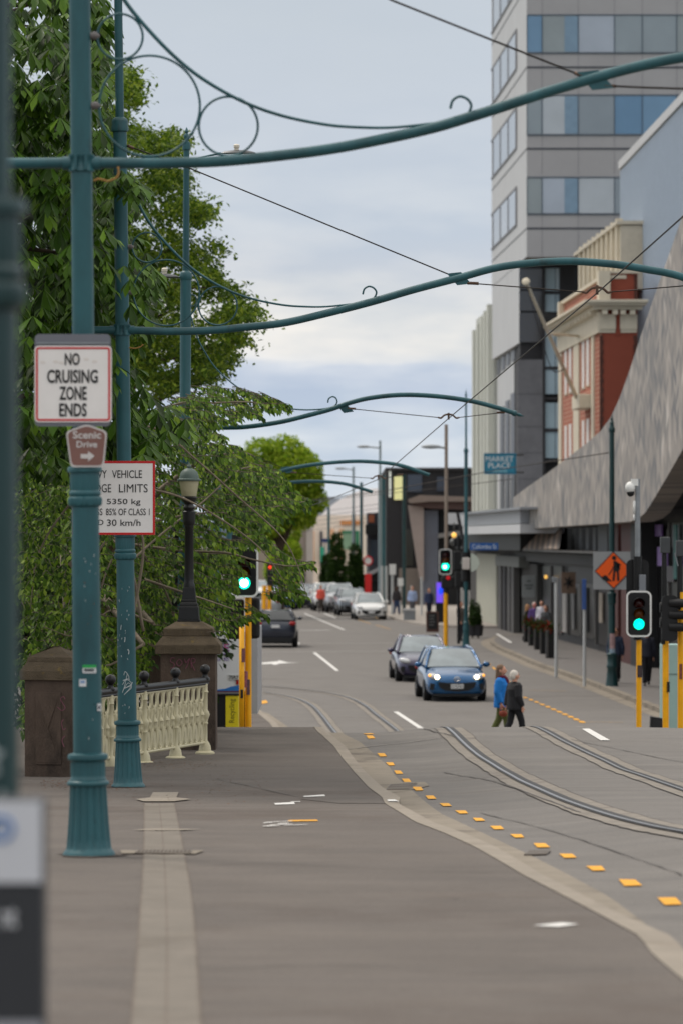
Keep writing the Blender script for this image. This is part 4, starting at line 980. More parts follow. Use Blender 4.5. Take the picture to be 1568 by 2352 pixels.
for i,(lab,bx,by) in enumerate((('dark leafy shrub on the bank behind the first stone pier',-6.2,67),('dark leafy shrub on the bank behind the lamp posts',-3.9,69),('tall dark shrub on the bank at the far left',-8.5,64))):
    blobtree('bank_shrub',lab,'shrub',(bx,by,-.1),[(bx+random.uniform(-.9,.9),by+random.uniform(-.6,.6),z,1.25,1.0) for z in(.8,1.8,2.9,3.8,4.7)],9000,.13,SHM,trunk=(2.5,.12),group='shrubs on the river bank')
blobtree('bank_tree','dark dense tree standing on the river bank behind the cherry','tree',(-6.0,73,-.1),[(-8.2,73,5.2,1.9,2.6),(-6.4,73,4.6,1.8,2.8),(-4.9,72.5,3.6,1.6,2.4),(-4.0,72,2.0,1.0,1.8),(-7,74,7.2,1.8,1.6)],26000,.17,SHM,trunk=(3,.2))
# --- loose oak like tree behind
OK=[(230,100),(300,150),(330,190),(325,235),(300,262),(330,300),(395,298),(425,320),(418,352),(385,375),(440,400),(440,450),(470,470),(512,482),(505,505),(478,505),(470,530),(500,540),(525,570),(520,600),(515,640),(545,650),(565,690),(590,690),(600,745),(570,765),(588,785),(540,800),(555,835),(520,850),(525,870),(470,880),(420,890),(330,930),(230,930)]
ot=thing('park_tree','tall airy bright green tree standing behind the tram poles','tree',(-6.0,84,-.05))
vs=[];fs=[]; n=0
while n<980:
    x,y=samp(OK); d=random.uniform(78,88)
    if noise.noise(V((x*.014,y*.018,d*.3)))<.0: continue
    c=P(x,y,d); kx=random.uniform(-.5,.5)
    for k in range(44):
        gx=random.gauss(0,.17); p=c+V((gx,random.gauss(0,.25),random.gauss(0,.065)+kx*gx))
        dr=V((random.uniform(-1,1),random.uniform(-1,1),random.uniform(-.9,.35))).normalized(); wd=dr.cross(V((random.uniform(-1,1),random.uniform(-1,1),1)))
        if wd.length<.05 or (not okc(p,OK) and random.random()<.55): continue
        leaf(vs,fs,p,dr,wd.normalized(),random.uniform(.09,.15),.07,.2,.1)
    n+=1
for k in range(9000):
    a=random.uniform(0,2*PI); z=random.uniform(4,15); rr=4.2*random.uniform(.4,1)*math.sqrt(max(.05,1-((z-9)/7)**2)); p=V((-8.6+rr*math.cos(a),85+rr*math.sin(a),z))
    if CX+p.x*F/p.y>240: continue
    dr=V((random.uniform(-1,1),random.uniform(-1,1),random.uniform(-.9,.35))).normalized(); wd=dr.cross(V((.3,.2,1))); leaf(vs,fs,p,dr,wd.normalized(),.16,.09,.2,.1)
OKM=leafmat('park_leaf',[(44,68,18),(66,92,24),(86,112,30),(110,134,38),(144,158,56)],.42,.5)
crown('crown',vs,fs,OKM,ot)
g=MB(); g.tube(cr([(-6,84,-.1),(-5.9,84,3),(-5.8,84,7),(-5.6,83.6,12.5)],6),[.35,.07],12)
for k in range(26):
    x,y=samp(OK); e=P(x,y,random.uniform(80,86)); z=min(max(2.5,e.z-random.uniform(.2,1.8)),11.5); s=V((-5.8,84,z)); g.tube(cr([s,s.lerp(e,.5)+V((0,0,.25)),e],5),[.08,.015],6)
g.build('trunk',BARK,ot,smooth=True)
# --- round lime green tree down the street, conifers, small yellow-green shrub
RTM=leafmat('lime_leaf',[(94,128,30),(128,158,40),(160,182,52),(182,198,72)],.48,.5)
def ppt(x,y,d): return P(x,y,d)
D_=225; k=D_/F
def blob(x,y,r,rz=None,d=D_): p=P(x,y,d); return (p.x,p.y+random.uniform(-.6,.6),p.z,r*d/F,(rz or r)*d/F)
pb=P(645,1400,D_); pb.z=.0
blobtree('street_tree','round lime green tree far down the left of the street','tree',tuple(pb),[blob(600,1060,52),blob(655,1055,55),blob(700,1110,42),blob(640,1120,75),blob(560,1090,50),blob(690,1160,40),blob(620,1180,50),blob(550,1150,50),blob(590,1205,55,45),blob(725,1150,26),blob(685,1085,55),blob(690,1190,34,24),blob(540,1080,50)],30000,.24,RTM,trunk=(5.5,.22))
pb=P(665,1400,260); pb.z=0
blobtree('street_shrub','small yellow green bush beneath the round tree','shrub',tuple(pb),[blob(665,1270,26,30,260),blob(640,1310,30,40,260),blob(672,1225,18,22,260)],6000,.22,RTM,trunk=(2,.1))
DKM=leafmat('conifer_leaf',[(26,44,16),(40,64,22),(58,82,26)],.2,.6)
for lab,x,y0,y1,w_,d in(('dark pointed conifer rising between the parked cars and the green window',775,1238,1392,26,255),('rounded dark evergreen beside the pointed conifer',815,1262,1392,24,262),('low dark evergreen left of the pointed conifer',752,1290,1395,18,262)):
    pb=P(x,1392,d); pb.z=0
    blobtree('evergreen_tree',lab,'tree',tuple(pb),[blob(x+random.uniform(-3,3),lerp(y1-8,y0+10,u),lerp(w_,w_*.35,u**1.3),24,d) for u in(0,.25,.5,.75,1)],6500,.3,DKM,trunk=(3,.12),group='evergreens down the street',aspect=.3)
# ================================================================== buildings
def bx(mb,x0,x1,y0,y1,z0,z1,mi=0): mb.hexa([(x0,y0,z0),(x1,y0,z0),(x1,y1,z0),(x0,y1,z0)],[(x0,y0,z1),(x1,y0,z1),(x1,y1,z1),(x0,y1,z1)],mi)
def pb_(mb,x0,x1,y0,y1,d,t,mi=0):
    a=P(x0,y1,d); b=P(x1,y0,d); bx(mb,a.x,b.x,d,d+t,a.z,b.z,mi)
def fb(mb,d0,d1,z0,z1,off,th,mi=0):
    "block on the right-hand street front"
    a,b=FX(d0,off),FX(d1,off)
    mb.hexa([(a,d0,z0),(b,d1,z0),(b+th,d1,z0),(a+th,d0,z0)],[(a,d0,z1),(b,d1,z1),(b+th,d1,z1),(a+th,d0,z1)],mi)
def fpx(mb,x0,x1,y0,y1,off,th,mi=0):
    d0,d1=FD(x1,off),FD(x0,off); dm=(d0+d1)/2; z=lambda y:ZC-(y-HY)*dm/F
    fb(mb,d0,d1,z(y1),z(y0),off,th,mi)
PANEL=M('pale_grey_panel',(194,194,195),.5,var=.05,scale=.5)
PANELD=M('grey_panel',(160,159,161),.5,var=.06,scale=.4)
REVEAL=M('dark_reveal',(62,66,74),.6,var=.08)
JOINT=M('panel_joint',(122,122,126),.6,var=.05)
FRAMEB=M('bluish_frame',(70,86,100),.4,var=.08)
TG=glass('tower_glass',[(176,186,200),(118,154,186),(150,162,170),(172,184,200),(108,146,180),(146,158,168),(186,194,202),(150,160,164)],.07,.5)  # pale sky reflection painted into the pane colours
TG2=glass('tower_side_glass',[(158,168,180),(150,160,172),(166,174,184)],.15,.3)
DG=glass('dark_blue_glass',[(40,48,62),(52,62,80),(46,54,66)],.06,.7)
PG=glass('pale_curtain_glass',[(168,188,200),(180,196,204),(158,178,188)],.1,.5)
SG=M('stone_grey_cladding',(104,104,108),.8,var=.14,scale=1.2,bump=.3,bscale=8,dirt=((84,84,90),2.5,.58))
BLK=M('charcoal_wall',(46,45,48),.7,var=.1)
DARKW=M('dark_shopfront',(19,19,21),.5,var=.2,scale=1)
tw=thing('office_tower','tall pale office tower with blue window bands rising out of the picture','building',(13,215,0))
dT=204.5; zt=lambda y:ZC+(HY-y)*dT/F
g=MB(); a,b=FX(dT,3),FX(229,3)
g.hexa([(a,dT,zt(590)),(26,dT,zt(590)),(26,240,zt(590)),(b,229,zt(590))],[(a,dT,64),(26,dT,64),(26,240,64),(b,229,64)])
g.build('tower_wall',PANELD,tw)  # shade of the tower front put into this greyer panel colour
g=MB(); fb(g,209.5,229,15.3,zt(590)+.002,3.004,1.2); fb(g,dT+.01,229,zt(589),63.9,2.985,.01); g.build('street_wall',PANEL,tw)  # light on the street side put into a paler panel colour
xe=[1209,1244,1327,1410,1474,1553,1636,1720]
FL=[(35,121,155),(219,309,342),(408,491,525),(-150,-64,-32),(-337,-250,-218)]
for (y0,y1,yr) in FL:
    for i in range(len(xe)-1):
        g=MB(); pb_(g,xe[i]+1,xe[i+1]-1,y0+1.5,y1-1.5,dT-.03,.02)
        w_=g.build('window',TG,tw)
        g=MB()
        if i in(1,) : pb_(g,lerp(xe[i],xe[i+1],.62),xe[i+1]-1.5,y0+2,y1-2,dT-.045,.012); g.build('pane',M('blue_blind',(120,146,168),.2,var=.08),w_)
    g=MB(); pb_(g,1209,1720,y0-2,y0,dT-.06,.05); pb_(g,1209,1720,y1,y1+2,dT-.06,.05)
    for x in xe: pb_(g,x-.8,x+.8,y0,y1,dT-.07,.06)
    g.build('window_frame',FRAMEB,tw)
    g=MB(); pb_(g,1209,1720,yr-2.5,yr+1.5,dT-.025,.02); g.build('reveal',REVEAL,tw)
    g=MB()
    for x in xe[1:]: pb_(g,x-.5,x+.5,y1+3,yr-3,dT-.012,.01); pb_(g,x-.5,x+.5,yr+2,y0+185-3,dT-.012,.01)
    g.build('joint',JOINT,tw)
    z0,z1=zt(y1),zt(y0)
    se=[1132,1149,1167,1185]
    for i in range(3):
        d0,d1=FD(se[i+1],2.985),FD(se[i],2.985); g=MB(); fb(g,d0+.15,d1-.15,z0,z1,2.95,.02); g.build('window',TG2,tw)
    g=MB(); fb(g,FD(1186,2.985),228.9,z1,z1+.12,2.93,.06); fb(g,FD(1186,2.985),228.9,z0-.12,z0,2.93,.06)
    for x in se+[1186]: dd=FD(x,2.985); fb(g,dd-.12,dd+.12,z0,z1,2.92,.07)
    fb(g,dT+.1,228.9,zt(yr+1),zt(yr-2),2.965,.02); g.build('window_frame',JOINT,tw)
g=MB(); pb_(g,1209,1240,0,0.01,dT,0) if 0 else None
dL=209
pA=lambda x:P(x,0,dL).x
zl=lambda y:ZC+(HY-y)*dL/F
g=MB(); bx(g,FX(dL,3)+.02,26,dL+.3,238,0,zt(590)-.02); g.build('core_wall',BLK,tw)
g=MB()
for x0,x1 in((1191,1244),(1247,1283),(1285,1322)):
    for y0,y1 in((596,664),(668,714),(718,786)): pb_(g,x0,x1,y0,y1,dL+.05,.2)
g.build('corner_glazing',DG,tw)
g=MB(); pb_(g,1187,1245,826,1240,dL-.4,.6); g.build('stone_pier_wall',SG,tw)
g=MB()
for y in (905,980,1040,1100): pb_(g,1187,1245,y-.5,y+.5,dL-.41,.02)
g.build('stone_joint',M('stone_joint',(70,70,74),.8,var=.05),tw)
for (y0,y1) in((616,668),(676,716),(748,842),(848,905),(925,984),(992,1052)):
    for (x0,x1) in((1251,1273),(1275,1283)):
        g=MB(); pb_(g,x0,x1+.5,y0,y1,dL-.1,.05); g.build('window',PG,tw)
g=MB(); pb_(g,1245,1251,590,1090,dL-.3,.3); pb_(g,1283.5,1320,590,1060,dL-.2,.2)
for y in(612,672,732,845,915,988,1058): pb_(g,1251,1284,y-3,y+3,dL-.2,.2)
g.build('curtain_frame',BLK,tw)
# lower street wall with upright slots
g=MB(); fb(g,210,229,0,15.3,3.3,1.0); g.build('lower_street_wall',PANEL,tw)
for (x0,x1,yt) in((1147,1155,935),(1159,1167,920),(1171,1180,903)):
    g=MB(); fpx(g,x0,x1,yt,1178,3.24,.05); g.build('slot_window',M('slot_dark',(56,56,64),.35,var=.2,scale=.7),tw)
g=MB()
for (x0,x1,yt) in((1136,1143,832),(1148,1157,824),(1161,1169,815),(1173,1181,806)): 
    pass
for i,(x0,x1) in enumerate(((1139,1146),(1150,1157),(1161,1168),(1172,1180))):
    g=MB(); yt=lerp(838,806,i/3); fpx(g,x0,x1,yt-12,yt+22,3.24,.05); g.build('clerestory_window',M('slot_dark',(56,56,64)),tw)
# podium, canopy and columns at street level
g=MB(); fb(g,FD(1186,1.2),FD(1078,1.2),.12,4.9,1.2,3); g.build('podium_wall',M('podium_grey',(62,60,58),.7,var=.12),tw)
COLP=M('pale_column',(168,168,154),.7,var=.08,scale=1.5); COLG=M('grey_column',(80,78,76),.6,var=.12)
g=MB(); fpx(g,1093,1138,1272,1463,1.0,.4); g.build('corner_column',COLP,tw)
for x0,x1,m in((1142,1149,COLG),(1153,1159,BLK),(1163,1169,COLG),(1172,1178,COLG)):
    g=MB(); fpx(g,x0,x1,1300,1466,.9,.3); g.build('column',m,tw)
g=MB(); fpx(g,1168.5,1171.5,1316,1460,1.0,.1); fpx(g,1159.8,1162.5,1316,1460,1.0,.1); g.build('copper_strip',M('copper_strip',(170,120,80),.4,metal=.3,var=.1),tw)
g=MB(); fpx(g,1136,1190,1277,1301,.8,.5); g.build('header',M('header_grey',(112,114,110),.7,var=.08),tw)
CAN=M('canopy_white',(200,201,203),.5,var=.05); CANG=M('canopy_grey',(176,178,182),.5,var=.05)
g=MB(); fpx(g,1062,1193,1207,1226,-.6,4); g.build('canopy_edge',CAN,tw)
g=MB(); fpx(g,1052,1193,1176,1206,-.4,4); g.build('canopy_fascia',CANG,tw)
g=MB(); fpx(g,1052,1193,1172,1177,-.75,4.4); g.build('canopy_trim',M('canopy_trim',(140,144,150),.5,var=.05),tw)
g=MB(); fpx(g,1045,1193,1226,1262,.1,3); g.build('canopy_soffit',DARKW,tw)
g=MB(); pb_(g,1026,1052,1178,1204,193,.6); g.build('canopy_corner',CAN,tw)
# white ribbed building behind the tower
WB=M('ivory_rib',(206,207,198),.6,var=.05,scale=.6); WB2=M('ivory_wall',(190,192,184),.6,var=.06,scale=.6)
wb=thing('ivory_building','ivory building with upright ribs left of the grey tower','building',(9.5,236,0))
zw=lambda y,d:ZC+(HY-y)*d/F
g=MB(); fb(g,229.3,243.5,0,zw(718,236),3.1,9); g.build('wall',WB2,wb)
g=MB()
for i,d in enumerate((229.8,232.4,235,238.5,242)): fb(g,d,d+1.1,4,zw(760+14*(i),d)+1.6,2.8,.3)
g.build('ribs',WB,wb)
g=MB()
for d,w_ in((231.2,.5),(234,.45),(236.8,.8),(240.4,.7)): fb(g,d,d+w_,5,zw(800,d),2.98,.1)
g.build('slot_windows',M('slot_grey_glass',(150,154,150),.4,var=.1),wb)  # slot panes in a greyer tone than the ribs
# red brick building
def brickmat(name,c1,c2,cm,sc,axis):
    m=bpy.data.materials.new(name); m.use_nodes=True; nt=m.node_tree; L=nt.links; b=nt.nodes['Principled BSDF']
    tc=nt.nodes.new('ShaderNodeTexCoord'); s=nt.nodes.new('ShaderNodeSeparateXYZ'); c=nt.nodes.new('ShaderNodeCombineXYZ')
    L.new(tc.outputs['Object'],s.inputs[0]); L.new(s.outputs[axis],c.inputs['X']); L.new(s.outputs['Z'],c.inputs['Y'])
    t=nt.nodes.new('ShaderNodeTexBrick'); t.inputs['Scale'].default_value=sc; t.inputs['Color1'].default_value=S(*c1); t.inputs['Color2'].default_value=S(*c2); t.inputs['Mortar'].default_value=S(*cm); t.inputs['Mortar Size'].default_value=.018; t.inputs['Brick Width'].default_value=.6; t.inputs['Row Height'].default_value=.2
    L.new(c.outputs[0],t.inputs['Vector']); L.new(t.outputs['Color'],b.inputs['Base Color']); b.inputs['Roughness'].default_value=.85; return m
BR=brickmat('red_brick',(166,96,72),(146,80,60),(184,146,124),1.0,'Y')
RED=M('red_render',(140,70,52),.8,var=.12,scale=.5,dirt=((124,50,38),.5,.55))
QUO=M('dark_quoin_brick',(84,52,44),.85,var=.35,scale=3)
IVO=M('ivory_stone',(206,196,176),.7,var=.08,scale=1.2)
bb=thing('brick_building','red brick heritage building with an ivory cornice and tall ivory windows','building',(11.5,170,0))
d0,d1=167,186; xs=FX(d0,3)
zb=lambda y:ZC+(HY-y)*d0/F
g=MB(); fb(g,d0+.01,d1,0,zb(700),3,1.2); g.build('street_wall',BR,bb)
X1=P(1463,0,d0).x
g=MB(); bx(g,xs+.05,X1,d0,d0+1.2,0,zb(700)); g.build('side_wall',RED,bb)
g=MB()
for i in range(30):
    y=770+i*11; 
    pb_(g,1376,1376+(9 if i%2 else 7),y,y+11,d0-.03,.02)
g.build('quoin_strip',QUO,bb)
g=MB()
for i in range(30): pb_(g,1453+(2 if i%2 else 0),1462.5,770+i*11,781+i*11,d0-.03,.02)
g.build('quoin_strip',QUO,bb)
for xa,xb in((1378,1385),(1455,1462)): g=MB(); pb_(g,xa,xb,631,688,d0-.03,.02); g.build('quoin_strip',QUO,bb)
g=MB(); fb(g,d0+.3,d1-.3,zb(690),zb(640),3.15,1); g.build('street_parapet',BR,bb)
g=MB(); bx(g,P(1377,0,d0).x,X1,d0+.0,d0+1,zb(692),zb(628)); g.build('side_parapet',RED,bb)
g=MB(); bx(g,P(1372,0,d0).x,X1+.05,d0-.1,d0+1.1,zb(628),zb(623)); fb(g,d0-.05,d1,zb(640),zb(632),3.02,1.1); fb(g,d0-.3,d0+.5,zb(690),zb(622),2.9,.5); fb(g,d1-.8,d1,zb(700),zb(634),2.9,.5); g.build('coping',IVO,bb)
# cornice wrapping both faces
g=MB()
for (ya,yb,pj) in((690,697,.75),(697,703,.6),(703,712,.35)):
    fb(g,d0-pj,d1+.4,zb(yb),zb(ya),3-pj,pj+.1); bx(g,FX(d0,3)+.1,X1+pj*.55,d0-pj,d0+.2,zb(yb)-.0,zb(ya)-.003)
g.build('cornice',IVO,bb,bevel=.02)
for x in(1388,1412,1430,1452): g=MB(); pb_(g,x-6,x+6,712,722,d0-.5,.5); g.build('bracket',IVO,bb)
for k in range(12): g=MB(); d=d0+.6+k*1.55; fb(g,d,d+.6,zb(722),zb(712),2.6,.5); g.build('bracket',IVO,bb)
g=MB(); pb_(g,1372,1413,722,756,d0-.12,.14); pb_(g,1423,1462,722,756,d0-.12,.14); pb_(g,1374,1412,756,764,d0-.06,.08); pb_(g,1424,1461,756,764,d0-.06,.08)
fb(g,d0-.1,d1,zb(764),zb(716),2.88,.14); g.build('frieze',IVO,bb)
g=MB(); pb_(g,1413.5,1422.5,705,770,d0-.05,.03); g.build('drain_slot',RED,bb)
for x0,x1,yb in((1281,1287,1200),(1315,1327,1200),(1356,1361,1200)):
    g=MB(); fpx(g,x0,x1,742+(1366-x0)*.28,yb,2.93,.08); g.build('pilaster',IVO,bb)
for (x0,x1,y0,y1) in((1295,1299.5,792,904),(1305,1310,787,900),(1335,1340,775,890),(1345,1350.5,768,884),(1295,1299.5,978,1180),(1305,1310,974,1180),(1335,1340,966,1180),(1345,1350.5,962,1180)):
    g=MB(); fpx(g,x0,x1,y0,y1,2.97,.05); w_=g.build('window',M('white_window_blind',(222,214,206),.4,var=.05),bb)
    g=MB(); fpx(g,x0-.6,x1+.6,y1,y1+3,2.95,.07); g.build('sill',IVO,w_)
g=MB(); fpx(g,1312,1328,908,940,2.4,.6); g.build('pole_bracket',IVO,bb,bevel=.05)
for k in range(9):
    g=MB(); d=174+k*2.1; fb(g,d,d+.5,zw(690,185),zw(560,185)+.3,4.45,.3); g.build('pediment_rib',IVO,bb)
g=MB(); fb(g,173.6,193,zw(700,185),zw(562,185),4.6,1.5); fb(g,173.5,193.4,zw(560,185),zw(552,185),4.4,1.8); g.build('pediment_wall',M('pediment_ivory',(196,188,172),.75,var=.08),bb)
# flagpole
q0=P(1207,648,163); q1=P(1322,912,FD(1321,2.4)-.3)
fp_=thing('flagpole','bare ivory flagpole leaning out from the brick building','flagpole',q1)
g=MB(); g.tube([q1,q0],[.10,.065],10); g.build('pole',IVO,fp_,smooth=True,ang=40)
g=MB(); T=Matrix.Translation(q0)@(q0-q1).to_track_quat('Z','Y').to_matrix().to_4x4(); g.lathe([(.1,-.03),(.17,.0),(.17,.08),(.1,.12)],n=12,T=T); g.build('truck',IVO,fp_,smooth=True,ang=40)
m_=q1.lerp(q0,.57); g=MB(); g.tube([m_,FP(1326,772,2.9)],.06,6); g.build('stay',IVO,fp_)
g=MB(); g.tube(cr([q0,P(1240,770,163.8),P(1268,850,164.6),q1.lerp(q0,.25)],5),.02,5); g.build('halyard',BLK,fp_)
# pale ribbed building behind the patterned one
RIB=M('ribbed_cladding',(172,184,198),.45,metal=.2,var=.05)
rb=thing('ribbed_building','pale blue grey ribbed metal building behind the patterned facade','building',(14.5,165,0))
A,B=P(1425,0,185),P(1640,0,146); zt2=22.4
g=MB(); g.hexa([(B.x,146,0),(B.x+9,146,0),(A.x+9,187,0),(A.x,185,0)],[(B.x,146,zt2),(B.x+9,146,zt2),(A.x+9,187,zt2),(A.x,185,zt2)]); g.build('wall',RIB,rb)
g=MB(); n=64
for i in range(n):
    u=(i+.5)/n; p=V((A.x,185,0)).lerp(V((B.x,146,0)),u); e=(V((B.x,146,0))-V((A.x,185,0))).normalized(); nn=V((e.y,-e.x,0)); nn=nn if nn.x<0 else -nn
    w_=.13; a_=p-e*w_; b_=p+e*w_; g.hexa([a_+nn*.06,b_+nn*.06,b_,a_],[a_+nn*.06+V((0,0,zt2-.1)),b_+nn*.06+V((0,0,zt2-.1)),b_+V((0,0,zt2-.1)),a_+V((0,0,zt2-.1))])
g.build('ribs',RIB,rb)
g=MB(); g.hexa([(B.x-.12,146,zt2),(B.x+.5,146,zt2),(A.x+.5,185,zt2),(A.x-.12,185.2,zt2)],[(B.x-.12,146,zt2+.4),(B.x+.5,146,zt2+.4),(A.x+.5,185,zt2+.4),(A.x-.12,185.2,zt2+.4)]); g.build('coping',PANEL,rb)
# corner building with the patterned facade
def zigmat():
    m=bpy.data.materials.new('zigzag_facade'); m.use_nodes=True; nt=m.node_tree; L=nt.links; b=nt.nodes['Principled BSDF']
    tc=nt.nodes.new('ShaderNodeTexCoord'); s=nt.nodes.new('ShaderNodeSeparateXYZ'); L.new(tc.outputs['Object'],s.inputs[0])
    def math_(op,a,b_=None,c=None):
        n=nt.nodes.new('ShaderNodeMath'); n.operation=op
        for i,x in enumerate((a,b_,c)):
            if x is None: continue
            if isinstance(x,(int,float)): n.inputs[i].default_value=x
            else: L.new(x,n.inputs[i])
        return n.outputs[0]
    # columns 1.5 m wide, each tile a long downward triangle: z shifted by a triangle wave across the column
    u=math_('DIVIDE',s.outputs['Y'],1.25); col=math_('FLOOR',u); fr=math_('FRACT',u)
    tri=math_('ABSOLUTE',math_('SUBTRACT',fr,.5))
    z=math_('DIVIDE',s.outputs['Z'],.35)
    z2=math_('ADD',math_('ADD',z,math_('MULTIPLY',tri,2.4)),math_('MULTIPLY',col,.37))
    row=math_('FLOOR',z2); half=math_('FLOOR',math_('MULTIPLY',fr,2.0))
    c=nt.nodes.new('ShaderNodeCombineXYZ'); L.new(math_('ADD',math_('MULTIPLY',col,2.0),half),c.inputs[0]); L.new(row,c.inputs[1])
    wn=nt.nodes.new('ShaderNodeTexWhiteNoise'); wn.noise_dimensions='2D'; L.new(c.outputs[0],wn.inputs['Vector'])
    nz=nt.nodes.new('ShaderNodeTexNoise'); nz.inputs['Scale'].default_value=.45; nz.inputs['Detail'].default_value=3; L.new(tc.outputs['Object'],nz.inputs['Vector'])
    f=math_('ADD',math_('MULTIPLY',wn.outputs['Value'],.62),math_('MULTIPLY',nz.outputs['Fac'],.4))
    rp=nt.nodes.new('ShaderNodeValToRGB'); el=rp.color_ramp.elements; el[0].position=.1; el[0].color=S(92,93,98); el[1].position=.95; el[1].color=S(214,206,197)
    for p,cc in((.3,(126,122,119)),(.55,(146,138,131)),(.8,(164,155,147))): e=el.new(p); e.color=S(*cc)
    L.new(f,rp.inputs['Fac']); L.new(rp.outputs['Color'],b.inputs['Base Color']); b.inputs['Roughness'].default_value=.55
    return m
cb=thing('corner_building','corner building with a grey zigzag tiled facade hung over dark cafe fronts','building',(9,140,.12))
poly=[(1177,1143),(1215,1115),(1258,1085),(1300,1053),(1345,1019),(1378,990),(1400,960),(1420,918),(1442,858),(1480,742),(1520,627),(1568,490),(1640,300),(1640,845),(1568,1030),(1530,1096),(1492,1160),(1480,1178),(1466,1190),(1446,1198),(1380,1203),(1290,1209),(1177,1217)]
g=MB(); pl=[FP(x,y,0) for x,y in poly]; g.prism(pl,(.8,.06,0)); g.build('patterned_facade',zigmat(),cb)
g=MB(); a,b=112,176
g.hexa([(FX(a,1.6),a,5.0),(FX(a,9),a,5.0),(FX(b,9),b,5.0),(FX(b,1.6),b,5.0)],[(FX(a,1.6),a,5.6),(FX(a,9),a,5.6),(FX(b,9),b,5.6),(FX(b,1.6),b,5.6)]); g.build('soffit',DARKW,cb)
g=MB(); fb(g,100,136,5.5,12,1.7,.5); g.build('upper_dark_wall',BLK,cb)
g=MB(); fb(g,100,FD(1186,1.6),.12,5.1,1.6,2); g.build('shop_wall',DARKW,cb)
g=MB(); fpx(g,1180,1372,1270,1293,1.1,.4); g.build('fascia',BLACK,cb)
g=MB(); fpx(g,1180,1376,1264,1268,.2,1.2); g.build('veranda_edge',M('veranda_grey',(78,76,74),.6,var=.1),cb)
AW=M('awning_brown',(134,116,102),.7,var=.1); AWD=M('awning_stripe',(84,76,70),.7,var=.1)
for k in range(14):
    g=MB(); x0=1207+k*6; d_=lambda x,o:FD(x,o)
    q=[FP(x0,1212,1.2),FP(x0+6,1212,1.2),FP(x0-8+6,1262,.25),FP(x0-8,1262,.25)]
    g.prism(q,(.0,.05,.05)); g.build('awning_strip',AW if k%2==0 else AWD,cb)
GC=M('bay_grey',(90,92,94),.6,var=.1)
for k in range(5): g=MB(); x=1296+k*16; fpx(g,x,x+6.5,1212,1264,1.3,.25); g.build('bay_mullion',GC,cb)
g=MB(); fpx(g,1372,1393,1200,1300,1.2,.4); g.build('bay_end',GC,cb)
RC=M('oxblood_column',(72,30,25),.6,var=.15)
g=MB(); fpx(g,1397,1418,1200,1532,.95,.6); g.build('column',RC,cb)
g=MB(); fpx(g,1425,1447,1200,1540,.95,.6); g.build('column',RC,cb)
g=MB(); fpx(g,1447,1470,1195,1560,.9,.6); g.build('column',BLACK,cb)
g=MB(); fpx(g,1182,1232,1294,1472,1.3,.3); g.build('grey_wall',M('cafe_grey_wall',(64,64,62),.8,var=.12,scale=1),cb)
WP=glass('cafe_window',[(18,18,20),(30,30,32),(13,14,15),(40,40,38)],.3,.15)
for k,(x0,x1,y0,y1) in enumerate(((1234,1262,1300,1450),(1264,1288,1300,1455),(1302,1330,1340,1458),(1334,1362,1340,1465),(1366,1394,1300,1480),(1474,1498,1230,1540),(1502,1530,1215,1560),(1534,1568,1200,1580))):
    g=MB(); fpx(g,x0,x1,y0,y1,1.5,.06); w_=g.build('window',WP,cb)
    g=MB(); fpx(g,x0-1.5,x0,y0,y1,1.42,.12); g.build('window_frame',COLG,w_); g=MB(); fpx(g,x1,x1+1.5,y0,y1,1.42,.12); g.build('window_frame',COLG,w_)
for x0,x1,y0,y1,c in((1290,1298,1342,1452,(168,164,160)),(1312,1316,1350,1446,(110,110,110)),(1340,1345,1350,1452,(96,98,100)),(1374,1381,1362,1430,(150,140,128))):
    g=MB(); fpx(g,x0,x1,y0,y1,1.4,.06); g.build('curtain',M('curtain_%d'%c[0],c,.8,var=.15),cb)
for x0,x1,y0,y1,c in((1503,1518,1205,1232,(96,64,124)),(1508,1530,1256,1300,(120,92,150)),(1488,1496,1190,1270,(120,130,40)),(1545,1552,1205,1330,(36,96,92)),(1556,1564,1260,1300,(84,60,120)),(1520,1545,1300,1336,(70,66,70))):
    g=MB(); fpx(g,x0,x1,y0,y1,1.35,.05); g.build('window_poster',M('poster_%d_%d'%(c[0],c[1]),c,.6,var=.3,scale=1.5),cb)
# signs on the street front
def simple_sign(name,label,cat,x0,x1,y0,y1,d,col,items=(),tcol=None,bold=.01,border=None,rad=.02):
    t,T,uv=board(name,label,cat,x0,x1,y0,y1,d,rad,col,border=border,th=.06)
    if items:
        g=MB()
        for (s,a,b,c,e) in items:
            p=uv(a,e); q=uv(b,c); letters(g,s,p[0],q[0],p[1],q[1],T,bold=bold,depth=.03)
        g.build('lettering',tcol,t)
    return t
TEALB=M('banner_teal',(38,124,154),.5,var=.05); LTX=M('sign_text_white',(214,222,224),.5,var=0)
t=simple_sign('banner_sign','teal hanging sign reading MARKET PLACE on the grey tower','sign',1110,1184,1041,1089,185,TEALB,[('MARKET',1114,1178,1048,1060),('PLACE',1120,1171,1063,1075),('TOWN CENTRE',1126,1166,1080,1085)] [:2],LTX,.0,border=(M('banner_edge',(24,92,120),.5,var=0),.03,.05))
g=MB(); pb_(g,1130,1164,1080.5,1084,184.98,.01) ; g.build('fine_print',M('banner_small',(120,176,192),.5,var=.2,scale=9),t)
g=MB(); g.tube([P(1184,1045,185.03),P(1200,1045,186.5)],.05,6); g.tube([P(1184,1085,185.03),P(1200,1085,186.5)],.05,6); g.build('bracket',BLK,t)
t=simple_sign('wall_sign','pale square cafe sign on the grey wall','sign',1197,1229,1322,1372,FD(1213,1.0),M('cafe_sign_grey',(150,154,154),.5,var=.05)); 
g=MB(); 
for y,w_ in((1335,9),(1345,20),(1352,14)): pb_(g,1213-w_/2,1213+w_/2,y-2,y+1,FD(1213,1.0)-.03,.01)
g.build('fine_print',M('cafe_print',(96,100,100),.6,var=.2),t)
